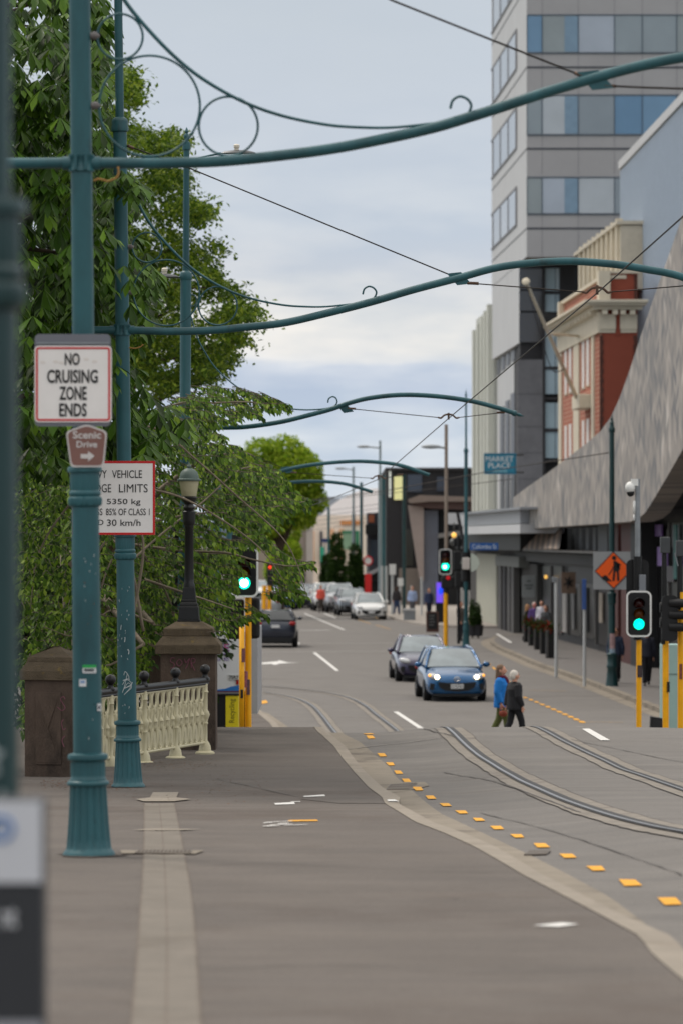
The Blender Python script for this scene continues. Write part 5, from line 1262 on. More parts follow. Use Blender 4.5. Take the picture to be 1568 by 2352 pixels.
t=simple_sign('hanging_sign','tan square sign with a dark emblem hanging in front of the cafe','sign',1288,1321,1314,1363,FD(1305,.6),M('tan_sign',(112,92,78),.6,var=.1))
c=P(1304,1338,FD(1305,.6)-.04); g=MB()
for a in(20,75,130,200,260,320): g.tube([c,c+V((.22*math.cos(R(a)),0,.26*math.sin(R(a))))],[.05,.015],5)
g.build('emblem',BLACK,t)
# dark angular building across the junction
db=thing('angular_building','charcoal angular two storey building beyond the junction','building',(5.5,275,0))
dd=262
g=MB(); pb_(g,886,1100,1080,1402,dd+.3,26); g.build('wall',BLK,db)
g=MB(); pb_(g,884,1102,1074,1080,dd,28); g.build('roof_edge',M('roof_edge_dark',(58,56,58),.6,var=.1),db)
g=MB(); pb_(g,904,925,1094,1148,dd+.1,.1); g.build('lit_window',M('lit_pane',(226,222,160),.4,var=.08,emit=.35),db)
g=MB(); pb_(g,892,897,1082,1142,dd+.1,.1); g.build('lit_window',M('lit_strip',(214,216,208),.4,var=.05,emit=.35),db)
g=MB(); pb_(g,935,968,1090,1130,dd+.15,.1); g.build('window',DG,db); g=MB(); pb_(g,1002,1024,1095,1128,dd+.15,.1); g.build('window',DG,db)
TAUP=M('taupe_slab',(132,118,110),.7,var=.08); BRN=M('brown_slab',(86,66,62),.7,var=.1)
g=MB(); q=[P(x,y,dd-2) for x,y in((936,1147),(962,1137),(1100,1142),(1100,1152),(985,1152),(940,1156))]; g.prism(q,(0,3,0)); g.build('roof_slab',TAUP,db)
g=MB(); q=[P(x,y,dd-1.6) for x,y in((950,1153.5),(1100,1152.5),(1100,1172),(985,1168),(945,1160))]; g.prism(q,(0,2,0)); g.build('roof_fascia',BRN,db)
g=MB(); q=[P(x,y,dd-1.2) for x,y in((936,1160),(972,1165),(972,1335),(962,1330))]; g.prism(q,(0,1.4,0)); g.build('slanted_panel',M('slanted_panel',(158,144,138),.7,var=.06),db)
RW=M('blue_ribbed_wall',(112,116,128),.6,var=.06)
for k in range(8): g=MB(); pb_(g,964+k*5.2,968.4+k*5.2,1172,1402,dd-.8,.9); g.build('wall_rib',RW,db)
g=MB(); pb_(g,915,966,1305,1402,dd+.05,.2); g.build('base_wall',M('beige_base',(128,118,110),.8,var=.08),db)
g=MB(); pb_(g,922,948,1215,1300,dd+.12,.1); g.build('tall_window',glass('olive_glass',[(52,50,42),(58,56,48)],.1,.5),db)
g=MB(); pb_(g,1008,1050,1165,1226,dd+.05,.15); g.build('panel_dark',M('panel_dark',(36,38,42),.6,var=.1),db)
g=MB(); q=[P(x,y,dd-3) for x,y in((1006,1226),(1048,1219),(1100,1222),(1100,1232),(1048,1229),(1006,1236))]; g.prism(q,(0,3,0)); g.build('awning',M('awning_grey',(122,120,118),.6,var=.1),db)
g=MB(); pb_(g,1006,1100,1236,1402,dd+.0,.2); g.build('shop_front',DARKW,db)
g=MB(); pb_(g,1050,1100,1340,1395,dd-.1,.1); g.build('shop_window',M('shop_white',(176,174,172),.5,var=.1,scale=1),db)
gb=thing('grey_shop','grey shop with a curved dark corner and an orange window left of the charcoal building','building',(2.7,282,0)); d=280
g=MB(); pb_(g,843,884,1178,1400,d,14); g.build('wall',M('shop_charcoal',(62,62,68),.7,var=.1),gb)
g=MB(); pb_(g,838,886,1205,1228,d-1.5,1.4); g.build('fascia',BLACK,gb)
g=MB(); pb_(g,846,858,1182,1200,d-.1,.1); g.build('window',M('orange_window',(170,96,62),.5,var=.1),gb)
g=MB(); pb_(g,850,880,1240,1296,d-.1,.1); g.build('window',DG,gb)
g=MB(); q=[P(x,y,d-2) for x,y in((838,1318),(862,1308),(886,1290),(886,1298),(862,1316),(838,1326))]; g.prism(q,(0,2,0)); g.build('awning',PANELD,gb)
g=MB(); pb_(g,848,886,1335,1400,d-.15,.1); g.build('shop_front',BLACK,gb)
# far end of the street
wf=thing('cream_shops','row of cream shops with orange trim and a green window at the street end','building',(-2,345,0)); d=340
CRM=M('hazed_cream_wall',(236,222,206),.7,var=.05,scale=.4); ORG_=M('orange_trim',(206,140,84),.6,var=.08); PCH=M('peach_panel',(226,178,140),.7,var=.06)  # cream raised paler, distance haze put into the wall colour
g=MB(); pb_(g,716,870,1183,1402,d,12); g.build('wall',CRM,wf)
g=MB(); pb_(g,782,832,1196,1205,d-.2,.2); g.build('trim',ORG_,wf)
for x0,x1,y0,y1 in((757,768,1215,1315),(779,790,1215,1290),(716,722,1220,1310)): g=MB(); pb_(g,x0,x1,y0,y1,d-.15,.15); g.build('peach_panel',PCH,wf)
g=MB(); pb_(g,786,822,1222,1262,d-.2,.2); w_=g.build('window',M('green_window',(128,160,132),.4,var=.1),wf); 
g=MB(); pb_(g,784,824,1219,1224,d-.3,.2); pb_(g,817,824,1224,1262,d-.3,.2); g.build('frame',M('green_frame',(40,122,88),.5,var=.1),w_)
g=MB(); pb_(g,735,741,1220,1300,d-.2,.2); g.build('window',M('dark_slot',(70,72,80),.4,var=.1),wf)
g=MB(); pb_(g,736,745,1256,1290,d-.5,.2); g.build('green_sign',M('green_sign',(46,160,130),.5,var=.05),wf)
dm=thing('dome_roof_building','large white rounded roof beyond the cream shops','building',(0,420,0)); d=420
g=MB(); 
prof=[]
for k in range(25):
    u=k/24; x=lerp(738,990,u); prof.append(P(x,1184-62*math.sin(PI*min(1,u*1.02))**.8,d))
g.prism(prof+[P(990,1260,d),P(738,1260,d)],(0,30,0)); g.build('roof',M('white_roof',(250,244,243),.6,var=.04,scale=.3),dm)
g=MB(); pb_(g,700,990,1183.5,1400,d+.5,28); g.build('wall',CRM,dm)
gr=thing('grey_roof_hall','grey sloping roofed hall far down the street','building',(-4,470,0)); d=470
g=MB(); q=[P(x,y,d) for x,y in((690,1185),(706,1160),(750,1140),(800,1150),(850,1185))]; g.prism(q,(0,20,0)); g.build('roof',M('slate_roof',(150,156,166),.6,var=.08,scale=.3),gr)
g=MB(); pb_(g,690,850,1184,1400,d+.4,18); g.build('wall',M('hall_wall',(176,172,168),.7,var=.06),gr)
lb=thing('brown_shops','row of tan and brick shopfronts at the far left of the street','building',(-7,330,0)); d=325
for i,(x0,x1,y0,c) in enumerate(((560,668,1215,(150,138,124)),(662,676,1205,(196,178,158)),(676,688,1196,(150,74,58)),(688,704,1192,(150,138,128)),(704,718,1200,(176,168,160)))):
    g=MB(); pb_(g,x0,x1,y0,1402,d-i*.4,10); g.build('shop_wall',M('shopwall_%d'%i,c,.75,var=.12,scale=.5),lb)
g=MB(); pb_(g,692,702,1330,1400,d-3.2,.2); pb_(g,664,674,1340,1400,d-3,.2); g.build('shop_front',M('shopfront_grey',(112,110,110),.5,var=.2),lb)
g=MB(); pb_(g,672,702,1318,1324,d-3.4,1.2); g.build('awning',BLK,lb)
# distant hills closing the view
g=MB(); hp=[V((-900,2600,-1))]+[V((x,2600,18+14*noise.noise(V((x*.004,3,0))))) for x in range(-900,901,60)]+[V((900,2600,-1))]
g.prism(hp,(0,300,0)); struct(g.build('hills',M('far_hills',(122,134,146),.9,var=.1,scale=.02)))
# ================================================================== vehicles
def car(label,loc,rz,paint,L=4.4,W=1.76,H=1.46,kind='hatch',lights=None,group=None,name='parked_car',plate=None,rim=None,detail=True,badge=False):
    t=thing(name,label,'car',loc,rz,group=group); T=MW[t.name]; h=L/2; w=W/2; s=H/1.46
    if kind=='sedan': st=[(-h,.60,.62,.26),(-h+.08,.69,.77,.16),(-h+.4,.80,.85,.2),(-h+1.05,.90,.88,.2),(-h+1.35,.95,.88,.2),(0,.97,.88,.2),(h-1.2,.99,.87,.2),(h-.7,1.0,.86,.2),(h-.1,.95,.78,.25),(h,.75,.68,.35)]
    elif kind=='suv': st=[(-h,.72,.64,.40),(-h+.08,.84,.80,.28),(-h+.4,.94,.86,.25),(-h+1.0,1.02,.88,.25),(-h+1.3,1.06,.88,.25),(0,1.08,.88,.25),(h-.6,1.10,.87,.25),(h-.12,1.08,.83,.28),(h,.90,.76,.38)]
    else: st=[(-h,.58,.62,.24),(-h+.07,.70,.78,.14),(-h+.35,.79,.86,.14),(-h+.95,.90,.88,.17),(-h+1.2,.95,.88,.2),(0,.98,.88,.2),(h-.7,1.0,.87,.2),(h-.15,.98,.80,.25),(h,.75,.70,.36)]
    k=w/.88; vs=[];nn=0
    for (y,zt_,ww,zb_) in st:
        ww*=k; zt_*=s; zb_*=s
        half=[(0,zb_),(ww*.8,zb_),(ww*.97,zb_+.1),(ww,zb_+.28*s),(ww*.99,zt_-.22*s),(ww*.93,zt_-.06),(ww*.8,zt_),(ww*.4,zt_+.025),(0,zt_+.035)]
        row=[V((x,y,z)) for x,z in half]+[V((-x,y,z)) for x,z in half[-2:0:-1]]; nn=len(row); vs+=[T@p for p in row]
    g=MB(); m=len(st); g.add(vs,[(i*nn+j,i*nn+(j+1)%nn,(i+1)*nn+(j+1)%nn,(i+1)*nn+j) for i in range(m-1) for j in range(nn)]+[tuple(range(nn)),tuple(range((m-1)*nn,m*nn))])
    g.build('body',paint,t,smooth=True,sub=1)
    # cabin
    zb_=(.94 if kind!='suv' else 1.05)*s; zr=H-.03
    fy={'hatch':(-h+1.15,-h+1.95),'sedan':(-h+1.3,-h+2.05),'suv':(-h+1.2,-h+1.85)}[kind]
    ry={'hatch':(h-.35,h-.75),'sedan':(h-.95,h-1.65),'suv':(h-.15,h-.5)}[kind]
    bw,rw=.78*k,.60*k
    q=lambda x,y,z:T@V((x,y,z))
    A,B,Cc,D=(fy[0],zb_),(fy[1],zr),(ry[1],zr),(ry[0],zb_+.03)
    def sheet(p00,p10,p11,p01,bul,nm,mat,n=6):
        g=MB(); vv=[]
        for i in range(n+1):
            for j in range(n+1):
                u,v=i/n,j/n; p=(V(p00)*(1-u)+V(p10)*u)*(1-v)+(V(p01)*(1-u)+V(p11)*u)*v
                p=p+V(bul)*(1-(2*u-1)**2)*(1-.3*(2*v-1)**2); vv.append(T@p)
        g.add(vv,[(i*(n+1)+j,(i+1)*(n+1)+j,(i+1)*(n+1)+j+1,i*(n+1)+j+1) for i in range(n) for j in range(n)])
        return g.build(nm,mat,t,smooth=True)
    sheet((-bw,A[0],A[1]),(bw,A[0],A[1]),(rw,B[0],B[1]),(-rw,B[0],B[1]),(0,-.12,.03),'windscreen',GLASSW)
    sheet((bw,D[0],D[1]),(-bw,D[0],D[1]),(-rw,Cc[0],Cc[1]),(rw,Cc[0],Cc[1]),(0,.08,.03),'rear_window',GLASSD)
    for sg in(-1,1): sheet((sg*bw,A[0],A[1]),(sg*bw,D[0],D[1]),(sg*rw,Cc[0],Cc[1]),(sg*rw,B[0],B[1]),(sg*.05,0,0),'side_window',GLASSD)
    sheet((-rw,B[0],B[1]),(rw,B[0],B[1]),(rw,Cc[0],Cc[1]),(-rw,Cc[0],Cc[1]),(0,0,.045),'roof',paint)
    g=MB()
    for sg in(-1,1):
        g.tube(cr([q(sg*bw*1.02,A[0]-.05,A[1]-.03),q(sg*(bw+rw)/2*1.01,(A[0]+B[0])/2-.02,(A[1]+B[1])/2+.02),q(sg*rw,B[0],B[1]),q(sg*rw*1.03,(B[0]+Cc[0])/2,zr+.02),q(sg*rw,Cc[0],Cc[1]),q(sg*bw*1.01,D[0],D[1]-.03)],5),.042,7)
        g.tube([q(sg*bw*1.06,.25,zb_),q(sg*rw*1.04,.2,zr)],.035,6)
    g.tube([q(-rw,B[0],B[1]),q(rw,B[0],B[1])],.03,6); g.tube([q(-rw,Cc[0],Cc[1]),q(rw,Cc[0],Cc[1])],.035,6)
    g.build('pillars',paint,t,smooth=True)
    # wheels
    wr=.31*s if kind!='suv' else .35
    for sx in(-1,1):
        for yy in(-h+.85,h-.85):
            c=q(sx*(w-.1),yy,wr); Tw=Matrix.Translation(c)@T.to_3x3().to_4x4()@Matrix.Rotation(R(90),4,'Y')
            wt=bpy.data.objects.new('wheel',None); COL.objects.link(wt); wt.parent=t; MW[wt.name]=MW[t.name].copy()
            g=MB(); g.lathe([(wr*.7,-.1),(wr*.93,-.11),(wr,-.07),(wr,.07),(wr*.93,.11),(wr*.7,.1)],n=22,T=Tw); g.build('tyre',TYRE,wt,smooth=True,ang=40)
            g=MB(); g.lathe([(.03,-.105),(wr*.6,-.09),(wr*.7,-.1),(wr*.7,.1),(wr*.6,.09),(.03,.105)],n=20,T=Tw); g.build('rim',rim or GALV,wt,smooth=True,ang=30)
    for sg in(-1,1):
        g=MB(); g.ell(q(sg*(w+.1),fy[0]+.35,zb_+.06),(.11,.07,.08),10,6,T=T.to_3x3().to_4x4()); g.tube([q(sg*(bw+.02),fy[0]+.38,zb_+.02),q(sg*(w+.03),fy[0]+.36,zb_+.04)],.03,6); g.build('mirror',paint,t,smooth=True)
    if detail:
        zl=(.70 if kind!='suv' else .82)*s
        for sg in(-1,1):
            g=MB(); c=q(sg*w*.72,-h+.13,zl); Rr=T.to_3x3().to_4x4()@Matrix.Rotation(sg*R(28),4,'Z')@Matrix.Rotation(sg*R(-14),4,'Y')
            g.ell(c,(.21*k,.13,.085),14,8,T=Rr); hl=g.build('headlight',M('headlight_lens',(196,198,200),.1,var=0,spec=.8),t,smooth=True)
            if lights:
                g=MB(); g.ell(q(sg*w*.64,-h-.01,zl-.01),(.066,.025,.06),12,8,T=T.to_3x3().to_4x4()); g.build('lit_bulb',LIT,hl,smooth=True)
                g=MB(); g.ell(q(sg*w*.84,-h+.10,zl+.03),(.07,.05,.042),10,6,T=Rr); g.build('indicator',AMBER,hl,smooth=True)
            g=MB(); g.ell(q(sg*w*.80,h-.08,zl+.14),(.16*k,.10,.09),12,8,T=T.to_3x3().to_4x4()@Matrix.Rotation(sg*R(-24),4,'Z')); g.build('tail_light',TAIL,t,smooth=True)
        g=MB(); gx=w*.62
        pl=[q(x,-h-.035,z) for x,z in((-gx,.55*s),(-gx*.5,.53*s),(0,.52*s),(gx*.5,.53*s),(gx,.55*s),(gx*.9,.40*s),(gx*.6,.315*s),(0,.285*s),(-gx*.6,.315*s),(-gx*.9,.40*s))]
        g.prism(pl,T.to_3x3()@V((0,.12,0))); g.build('grille',BLACK,t)
        for sg in(-1,1):
            g=MB(); pl=[q(sg*x,-h+.02,z) for x,z in((w*.72,.50*s),(w*.86,.52*s),(w*.88,.34*s),(w*.76,.33*s))]; g.prism(pl,T.to_3x3()@V((0,.12,0))); g.build('fog_pocket',BLACK,t)
        g=MB(); pl=[q(x,-h+.0,z) for x,z in((-w*.78,.225*s),(w*.78,.225*s),(w*.72,.15*s),(-w*.72,.15*s))]; g.prism(pl,T.to_3x3()@V((0,.2,0))); g.build('lower_intake',BLACK,t)
        g=MB(); g.box(q(0,-h-.05,.43*s),(.36,.012,.125),mat=T.to_3x3().to_4x4()); pt=g.build('number_plate',M('plate_white',(206,206,206),.5,var=.05),t)
        if plate:
            g=MB(); letters(g,plate,-.16,.16,-.04,.04,T@Matrix.Translation(V((0,-h-.058,.43*s))),bold=.01,depth=.001); g.build('lettering',SIGNK,pt)
        g=MB(); g.box(q(0,h+.02,(.62 if kind!='suv' else .84)*s),(.36,.012,.125),mat=T.to_3x3().to_4x4()); g.build('rear_plate',M('plate_white',(206,206,206)),t)
        g=MB(); g.prism([q(x,h-.03,z) for x,z in((-w*.84,.42*s),(w*.84,.42*s),(w*.76,.22*s),(-w*.76,.22*s))],T.to_3x3()@V((0,.06,0))); g.build('rear_bumper',BLACK,t)
        g=MB(); g.box(q(0,0,.20*s),(W*.8,L*.8,.1),mat=T.to_3x3().to_4x4()); g.build('underside',BLACK,t)
        for sg in(-1,1):
            g=MB(); g.tube([q(sg*.05,fy[0]-.03,zb_+.015),q(sg*.05+.35,fy[0]+.1,zb_+.09)],.012,5); g.build('wiper',BLACK,t)
        if badge:
            g=MB(); Tb=T@Matrix.Translation(V((0,-h-.045,.63*s))); g.ring((0,0,0),.085,.062,.013,24,6,T=Tb)
            g.tube(cr([Tb@V(p) for p in((-.075,0,.02),(-.03,-.005,.015),(0,-.008,-.022),(.03,-.005,.015),(.075,0,.02))],4),.01,6); g.build('badge',CHROME,t,smooth=True)
    return t
GLASSW=M('windscreen_glass',(120,130,134),.08,var=.25,scale=1.5,spec=.9)
LIT=M('lit_headlamp',(255,238,196),.3,var=0,emit=6)
AMBER=M('lit_indicator',(255,160,40),.3,var=0,emit=1.6)
TAIL=M('tail_light_red',(150,16,18),.25,var=.1)
BLUEP=M('blue_car_paint',(4,78,126),.22,metal=.45,var=.05,coat=.8)
PURP=M('purple_car_paint',(44,38,70),.25,metal=.3,var=.05,coat=.8)
NAVY=M('navy_car_paint',(38,44,58),.25,metal=.3,var=.05,coat=.8)
SILV=M('silver_car_paint',(164,168,172),.3,metal=.4,var=.05,coat=.6)
WHIT=M('white_car_paint',(222,222,220),.3,var=.03,coat=.6)
GREY=M('grey_car_paint',(120,126,132),.3,metal=.3,var=.05,coat=.6)
DBLU=M('dark_blue_car_paint',(24,32,58),.25,metal=.3,var=.05,coat=.7)
def gl(x,y,z=0): return GF(x,y,z)
p=gl(1037,1611); p.y+=2.0
car('bright blue hatchback with lit headlamps driving towards the camera',p,R(3.5),BLUEP,4.4,1.755,1.47,'hatch',True,name='car',plate='GYE763',badge=True)
p=gl(966,1566); p.y+=2.0
car('dark purple sedan following close behind the blue hatchback',p,R(3),PURP,4.6,1.78,1.44,'sedan',name='car')
p=gl(634,1487); p.y+=1.5
car('dark navy car seen from behind at the junction on the left',p,R(180),NAVY,4.4,1.8,1.58,'suv',name='car')
p=gl(614,1418); car('silver estate car ahead of the dark navy one',p,R(180),SILV,4.5,1.75,1.5,'suv',name='car')
CG='cars parked along the far street'
p=gl(846,1424); p.y+=2; car('white car parked nearest in the far row on the right',p,R(4),WHIT,4.4,1.8,1.5,'hatch',group=CG)
p=gl(806,1416); p.y+=4; car('silver grey car parked second in the far row behind the white one',p,R(4),GREY,4.5,1.8,1.62,'suv',group=CG)
p=gl(778,1411); p.y+=7; car('pale silver wagon parked third in the far row with a high roof',p,R(4),SILV,4.6,1.85,1.8,'suv',group=CG)
p=gl(748,1405); p.y+=4; car('white van like car parked deepest in the far row',p,R(4),WHIT,4.6,1.8,1.75,'suv',group=CG)
p=gl(650,1400); car('bright blue sedan facing the camera far off by the round tree',p,R(-4),M('royal_blue_paint',(34,88,160),.25,var=.05,coat=.7),4.6,1.8,1.5,'sedan',group=CG)
p=gl(686,1398); p.y+=3; car('dark blue car parked just right of the far bright blue sedan',p,R(4),DBLU,4.4,1.8,1.5,'hatch',group=CG)
p=gl(717,1397); p.y+=4; car('grey car with a pale windscreen parked right of the far dark blue car',p,R(4),GREY,4.4,1.8,1.55,'hatch',group=CG)
p=gl(607,1391); p.y+=12; car('white car furthest left in the far street',p,R(-4),WHIT,4.4,1.8,1.6,'suv',group=CG)
# white box truck behind the left signal
d=73; zg=gz(d)
tk=thing('box_truck','white box truck with purple lettering standing behind the stone pier','truck',((540-CX)*d/F,d,zg))
TRW=M('truck_white',(212,213,214),.5,var=.04)
g=MB(); a=P(452,1590,d); b=P(566,1448,d); bx(g,a.x,b.x,d,d+4.2,a.z,b.z); g.build('box_body',TRW,tk,bevel=.03)
g=MB(); pb_(g,566,573,1200+240,1670,d-.02,.12); pb_(g,573,592,1446,1640,d+.05,4.0); g.build('side_panel',M('truck_side_grey',(164,164,166),.5,var=.05),tk)
g=MB(); pb_(g,490,566,1400,1449,d+.3,.4); g.build('roof_edge',TRW,tk)
T=T3((0,0,0)); PU=M('purple_lettering',(112,92,150),.6,var=.1); PK=M('pink_lettering',(196,104,140),.6,var=.1)
def ltr(items,mat,par,dd,bold=.02,nm='lettering',shear=0):
    g=MB()
    for s,x0,x1,y0,y1 in items:
        a=P(x0,y1,dd); b=P(x1,y0,dd); letters(g,s,a.x,b.x,a.z,b.z,Matrix.Translation(V((0,dd,0))),bold=bold,depth=.004,shear=shear)
    return g.build(nm,mat,par)
ltr([('IE',508,527.5,1478,1497)],PU,tk,d-.002,.05); ltr([('IE',509.5,525.5,1479.5,1495.5)],PK,tk,d-.008,.0)
ltr([('since 1905',490,527,1510,1519)],PU,tk,d-.002,.01); ltr([('al',515,526,1465,1473)],M('blue_lettering',(60,96,170),.6,var=.1),tk,d-.002,.01)
g=MB(); g.tube(cr([P(498,1508,d-.01),P(512,1503,d-.01),P(528,1501,d-.01)],4),.012,5); g.build('underline',PU,tk)
g=MB(); pb_(g,525,550,1550,1561,d-.02,.02); pt=g.build('number_plate',M('truck_plate',(190,190,188),.5,var=.05),tk); ltr([('75R7',527,548,1552,1559.5)],SIGNK,pt,d-.022,.01)
g=MB(); pb_(g,543,549,1562,1572,d-.03,.03); g.build('tail_light',TAIL,tk)
g=MB(); q=[P(x,y,d-.012) for x,y in((497,1590),(497,1584),(518,1582),(532,1577),(552,1574),(552,1588))]; g.prism(q,(0,.01,0)); g.build('swoosh',M('truck_swoosh',(40,112,186),.5,var=.1),tk)
g=MB(); pb_(g,452,566,1587,1592,d-.03,.1); g.build('bumper_line',M('maroon_line',(92,40,60),.5,var=.1),tk)
for sx in(470,556):
    g=MB(); c=P(sx,1640,d+1); c.z=zg+.45; g.lathe([(.3,-.12),(.45,-.1),(.45,.1),(.3,.12)],n=20,T=Matrix.Translation(c)@Matrix.Rotation(R(90),4,'Y')); g.build('wheel',TYRE,tk,smooth=True,ang=40)
rbn=thing('recycling_bin','black bin with a yellow upright strip reading Recycling','bin',((520-CX)*72/F,72,gz(72))); d=71.6
g=MB(); pb_(g,490,519,1596,1700,d,.6); pb_(g,488,552,1593,1598,d-.03,.66); g.build('bin_body',BLACK,rbn,bevel=.01)
g=MB(); pb_(g,519,548,1598,1700,d-.01,.6); g.build('yellow_panel',M('bin_yellow',(226,206,30),.5,var=.06),rbn)
g=MB(); 
a=P(527,1660,d); b=P(543,1605,d)
Tr=Matrix.Translation(V((b.x,d-.012,a.z)))@Matrix.Rotation(R(-90),4,'Y'); letters(g,'Recycling',0,b.z-a.z,0,b.x-a.x,Tr,bold=.01,depth=.001); g.build('lettering',M('olive_text',(120,112,20),.6,var=.1),rbn)
# ================================================================== signals
GREENL=M('green_signal_lit',(0,236,190),.3,var=0,emit=2.2); GREENC=M('green_signal_core',(226,255,250),.3,var=0,emit=3.2)
REDL=M('red_signal_dark',(56,14,12),.2,var=.2); AMBL=M('amber_signal_dark',(104,56,8),.2,var=.2); REDLIT=M('red_signal_lit',(255,66,30),.3,var=0,emit=1.2)
def signal(label,xp,ybase,d,head,yellow,top=None,lens=(0,0),rl=None,core=False,lit='green',bd=None,zbase=None):
    "head=(x0,x1,y0,y1) backboard rectangle; yellow=(x0,x1,y0,y1) pole"
    z0=gz(d) if zbase is None else zbase
    t=thing('traffic_light',label,'traffic light',(((yellow[0]+yellow[1])/2-CX)*d/F,d,z0))
    k=d/F; x0,x1,y0,y1=head; c=P((x0+x1)/2,(y0+y1)/2,d-.18); w_,h_=(x1-x0)*k,(y1-y0)*k; T=Matrix.Translation(c)
    r=(yellow[1]-yellow[0])*k/2
    g=MB(); pt=P((yellow[0]+yellow[1])/2,yellow[2],d); g.tube([V((pt.x,d,z0-.1)),pt],r,16); g.build('pole',YELLOW,t,smooth=True,ang=40)
    if top:
        a=P(top[0],top[1],d); b=P(top[0],top[2],d); g=MB(); g.tube([b,a],r*.95,14); g.build('upper_pole',top[3],t,smooth=True,ang=40)
    rad=min(w_,h_)*.24
    g=MB(); g.prism([T@p for p in rrect(w_,h_,rad)],(0,.03,0)); bbd=g.build('backboard',BLACK,t)
    g=MB(); frame_mb(g,w_,h_,rad,.035,-.012,-.002,T); g.build('white_border',WHITE,bbd)
    g=MB(); g.prism([T@(p+V((0,.03,0))) for p in rrect(w_*.52,h_*.82,.05)],(0,.14,0)); g.build('lamp_housing',BLACK,t,bevel=.01)
    lx=(x0+x1)/2+lens[0]; ys=[lerp(y0,y1,f) for f in(.27,.475,.70)] if not bd else bd
    rr=rl or w_*.19
    for i,(yy,m) in enumerate(zip(ys,(REDL,AMBL,GREENL))):
        if lit=='red': m=(REDLIT,AMBL,M('green_signal_dark',(10,50,40),.2,var=.2))[i]
        lc=P(lx,yy,d-.2); g=MB(); g.lathe([(.001,.05),(rr*.6,.04),(rr*.9,.015),(rr,0),(rr,-.02)],n=22,T=Matrix.Translation(lc)@Matrix.Rotation(R(90),4,'X')); ln=g.build('lens',m,t,smooth=True,ang=60)
        if i==2 and core: g=MB(); g.ell(lc+V((0,-.052,0)),(rr*.72,.012,rr*.72),16,6); g.build('core',GREENC,ln,smooth=True)
        g=MB(); n=16; a_=[];b_=[]
        for j in range(n+1):
            a=lerp(R(-25),R(205),j/n); f=V((math.cos(a)*rr*1.12,0,math.sin(a)*rr*1.12)); a_.append(lc+f+V((0,.01,0))); b_.append(lc+f+V((0,-.2*(.35+.65*max(0,math.sin(a)+.3)/1.3),0)))
        g.strip(a_,b_); vz=g.build('visor',BLACK,t,smooth=True); sm=vz.modifiers.new('th','SOLIDIFY'); sm.thickness=.006
    return t
s1=signal('green traffic light on a yellow pole half covered by cherry leaves','l',1668,66,(529,594,1256,1372),(563.5,578.5,1290,1668),rl=.105,core=True,bd=(1293,1315,1339))
d=66
g=MB(); g.tube([V((P(556,0,d-.1).x,d-.1,gz(d)-.1)),P(556,1440,d-.1)],.046,12); g.build('second_pole',YELLOW,s1,smooth=True)
g=MB(); pb_(g,521,561,1376,1468,d+.1,.25); g.build('side_head',BLACK,s1,bevel=.04)
g=MB(); pb_(g,571,597,1372,1467,d+.05,.3); g.build('side_head',BLACK,s1,bevel=.05)
g=MB(); pb_(g,519,521.5,1374,1470,d+.1,.2); g.build('white_edge',WHITE,s1)
g=MB(); g.tube([P(545,1250,d+.05),P(545,1228,d+.05)],.09,8); g.build('cap',BLACK,s1)
for x,y,w_,h_,c in((560,1505,6,40,(120,80,84)),(566,1560,9,46,(150,96,112)),(571,1578,9,44,(96,70,80))):
    s=thing('sticker','torn poster sticker on the yellow signal pole, '+{560:'the upper one',566:'the middle one',571:'the lowest one'}[x],'sticker',P(x,y+h_/2,d-.1)); curved_patch(s,'paper',x-4,x+4,y-h_*.4,y+h_*.4,x,.062,d-(.1 if x<565 else 0),M('sticker_%d'%x,c,.7,var=.5,scale=30),.004)
g=MB(); pb_(g,553,559,1584,1604,d-.2,.08); g.build('push_button',BLACK,s1,bevel=.01)
s2=signal('green traffic light with white border on a yellow pole right of the crossing','r',1675,78,(1437,1495,1357,1463),(1459.8,1472.2,1462,1676),top=(1463,1100,1290,GALV),rl=.108,bd=(1386,1409,1433.5),zbase=gz(78))
d=78
g=MB(); g.prism([P(1463,1330,d+.1)+p for p in rrect(.46,.8,.12)],(0,.04,0)); g.build('rear_backboard',BLACK,s2)
g=MB(); g.tube([P(1463,1278,d),P(1463,1470,d)],.085,12); g.build('sleeve',BLACK,s2,smooth=True,ang=40)
g=MB(); pb_(g,1467,1482,1320,1358,d-.15,.1); g.build('control_box',M('box_grey',(118,122,128),.5,var=.05),s2,bevel=.01)
g=MB(); pb_(g,1462.5,1473,1528,1556,d-.075,.01); g.build('notice',M('pole_notice',(60,48,50),.6,var=.4,scale=30),s2)
cc=thing('cctv_camera','white dome security camera on the grey mast above the right signal','camera',P(1446,1128,d))
g=MB(); g.ell(P(1446,1120,d),(.105,.105,.12),14,10); g.tube([P(1444,1112,d),P(1463,1107,d)],.045,8); g.box(P(1456,1108,d),(.14,.12,.14)); g.build('housing',WHITE,cc,smooth=True,ang=40)
g=MB(); g.ell(P(1447,1132,d),(.08,.08,.08),12,8); g.build('dome',BLACK,cc,smooth=True)
g=MB(); g.tube([P(1456,1150,d),P(1456,1180,d)],.03,8); g.tube([P(1455,1182,d),P(1455,1196,d)],.02,8); g.build('antenna',WHITE,s2,smooth=True)
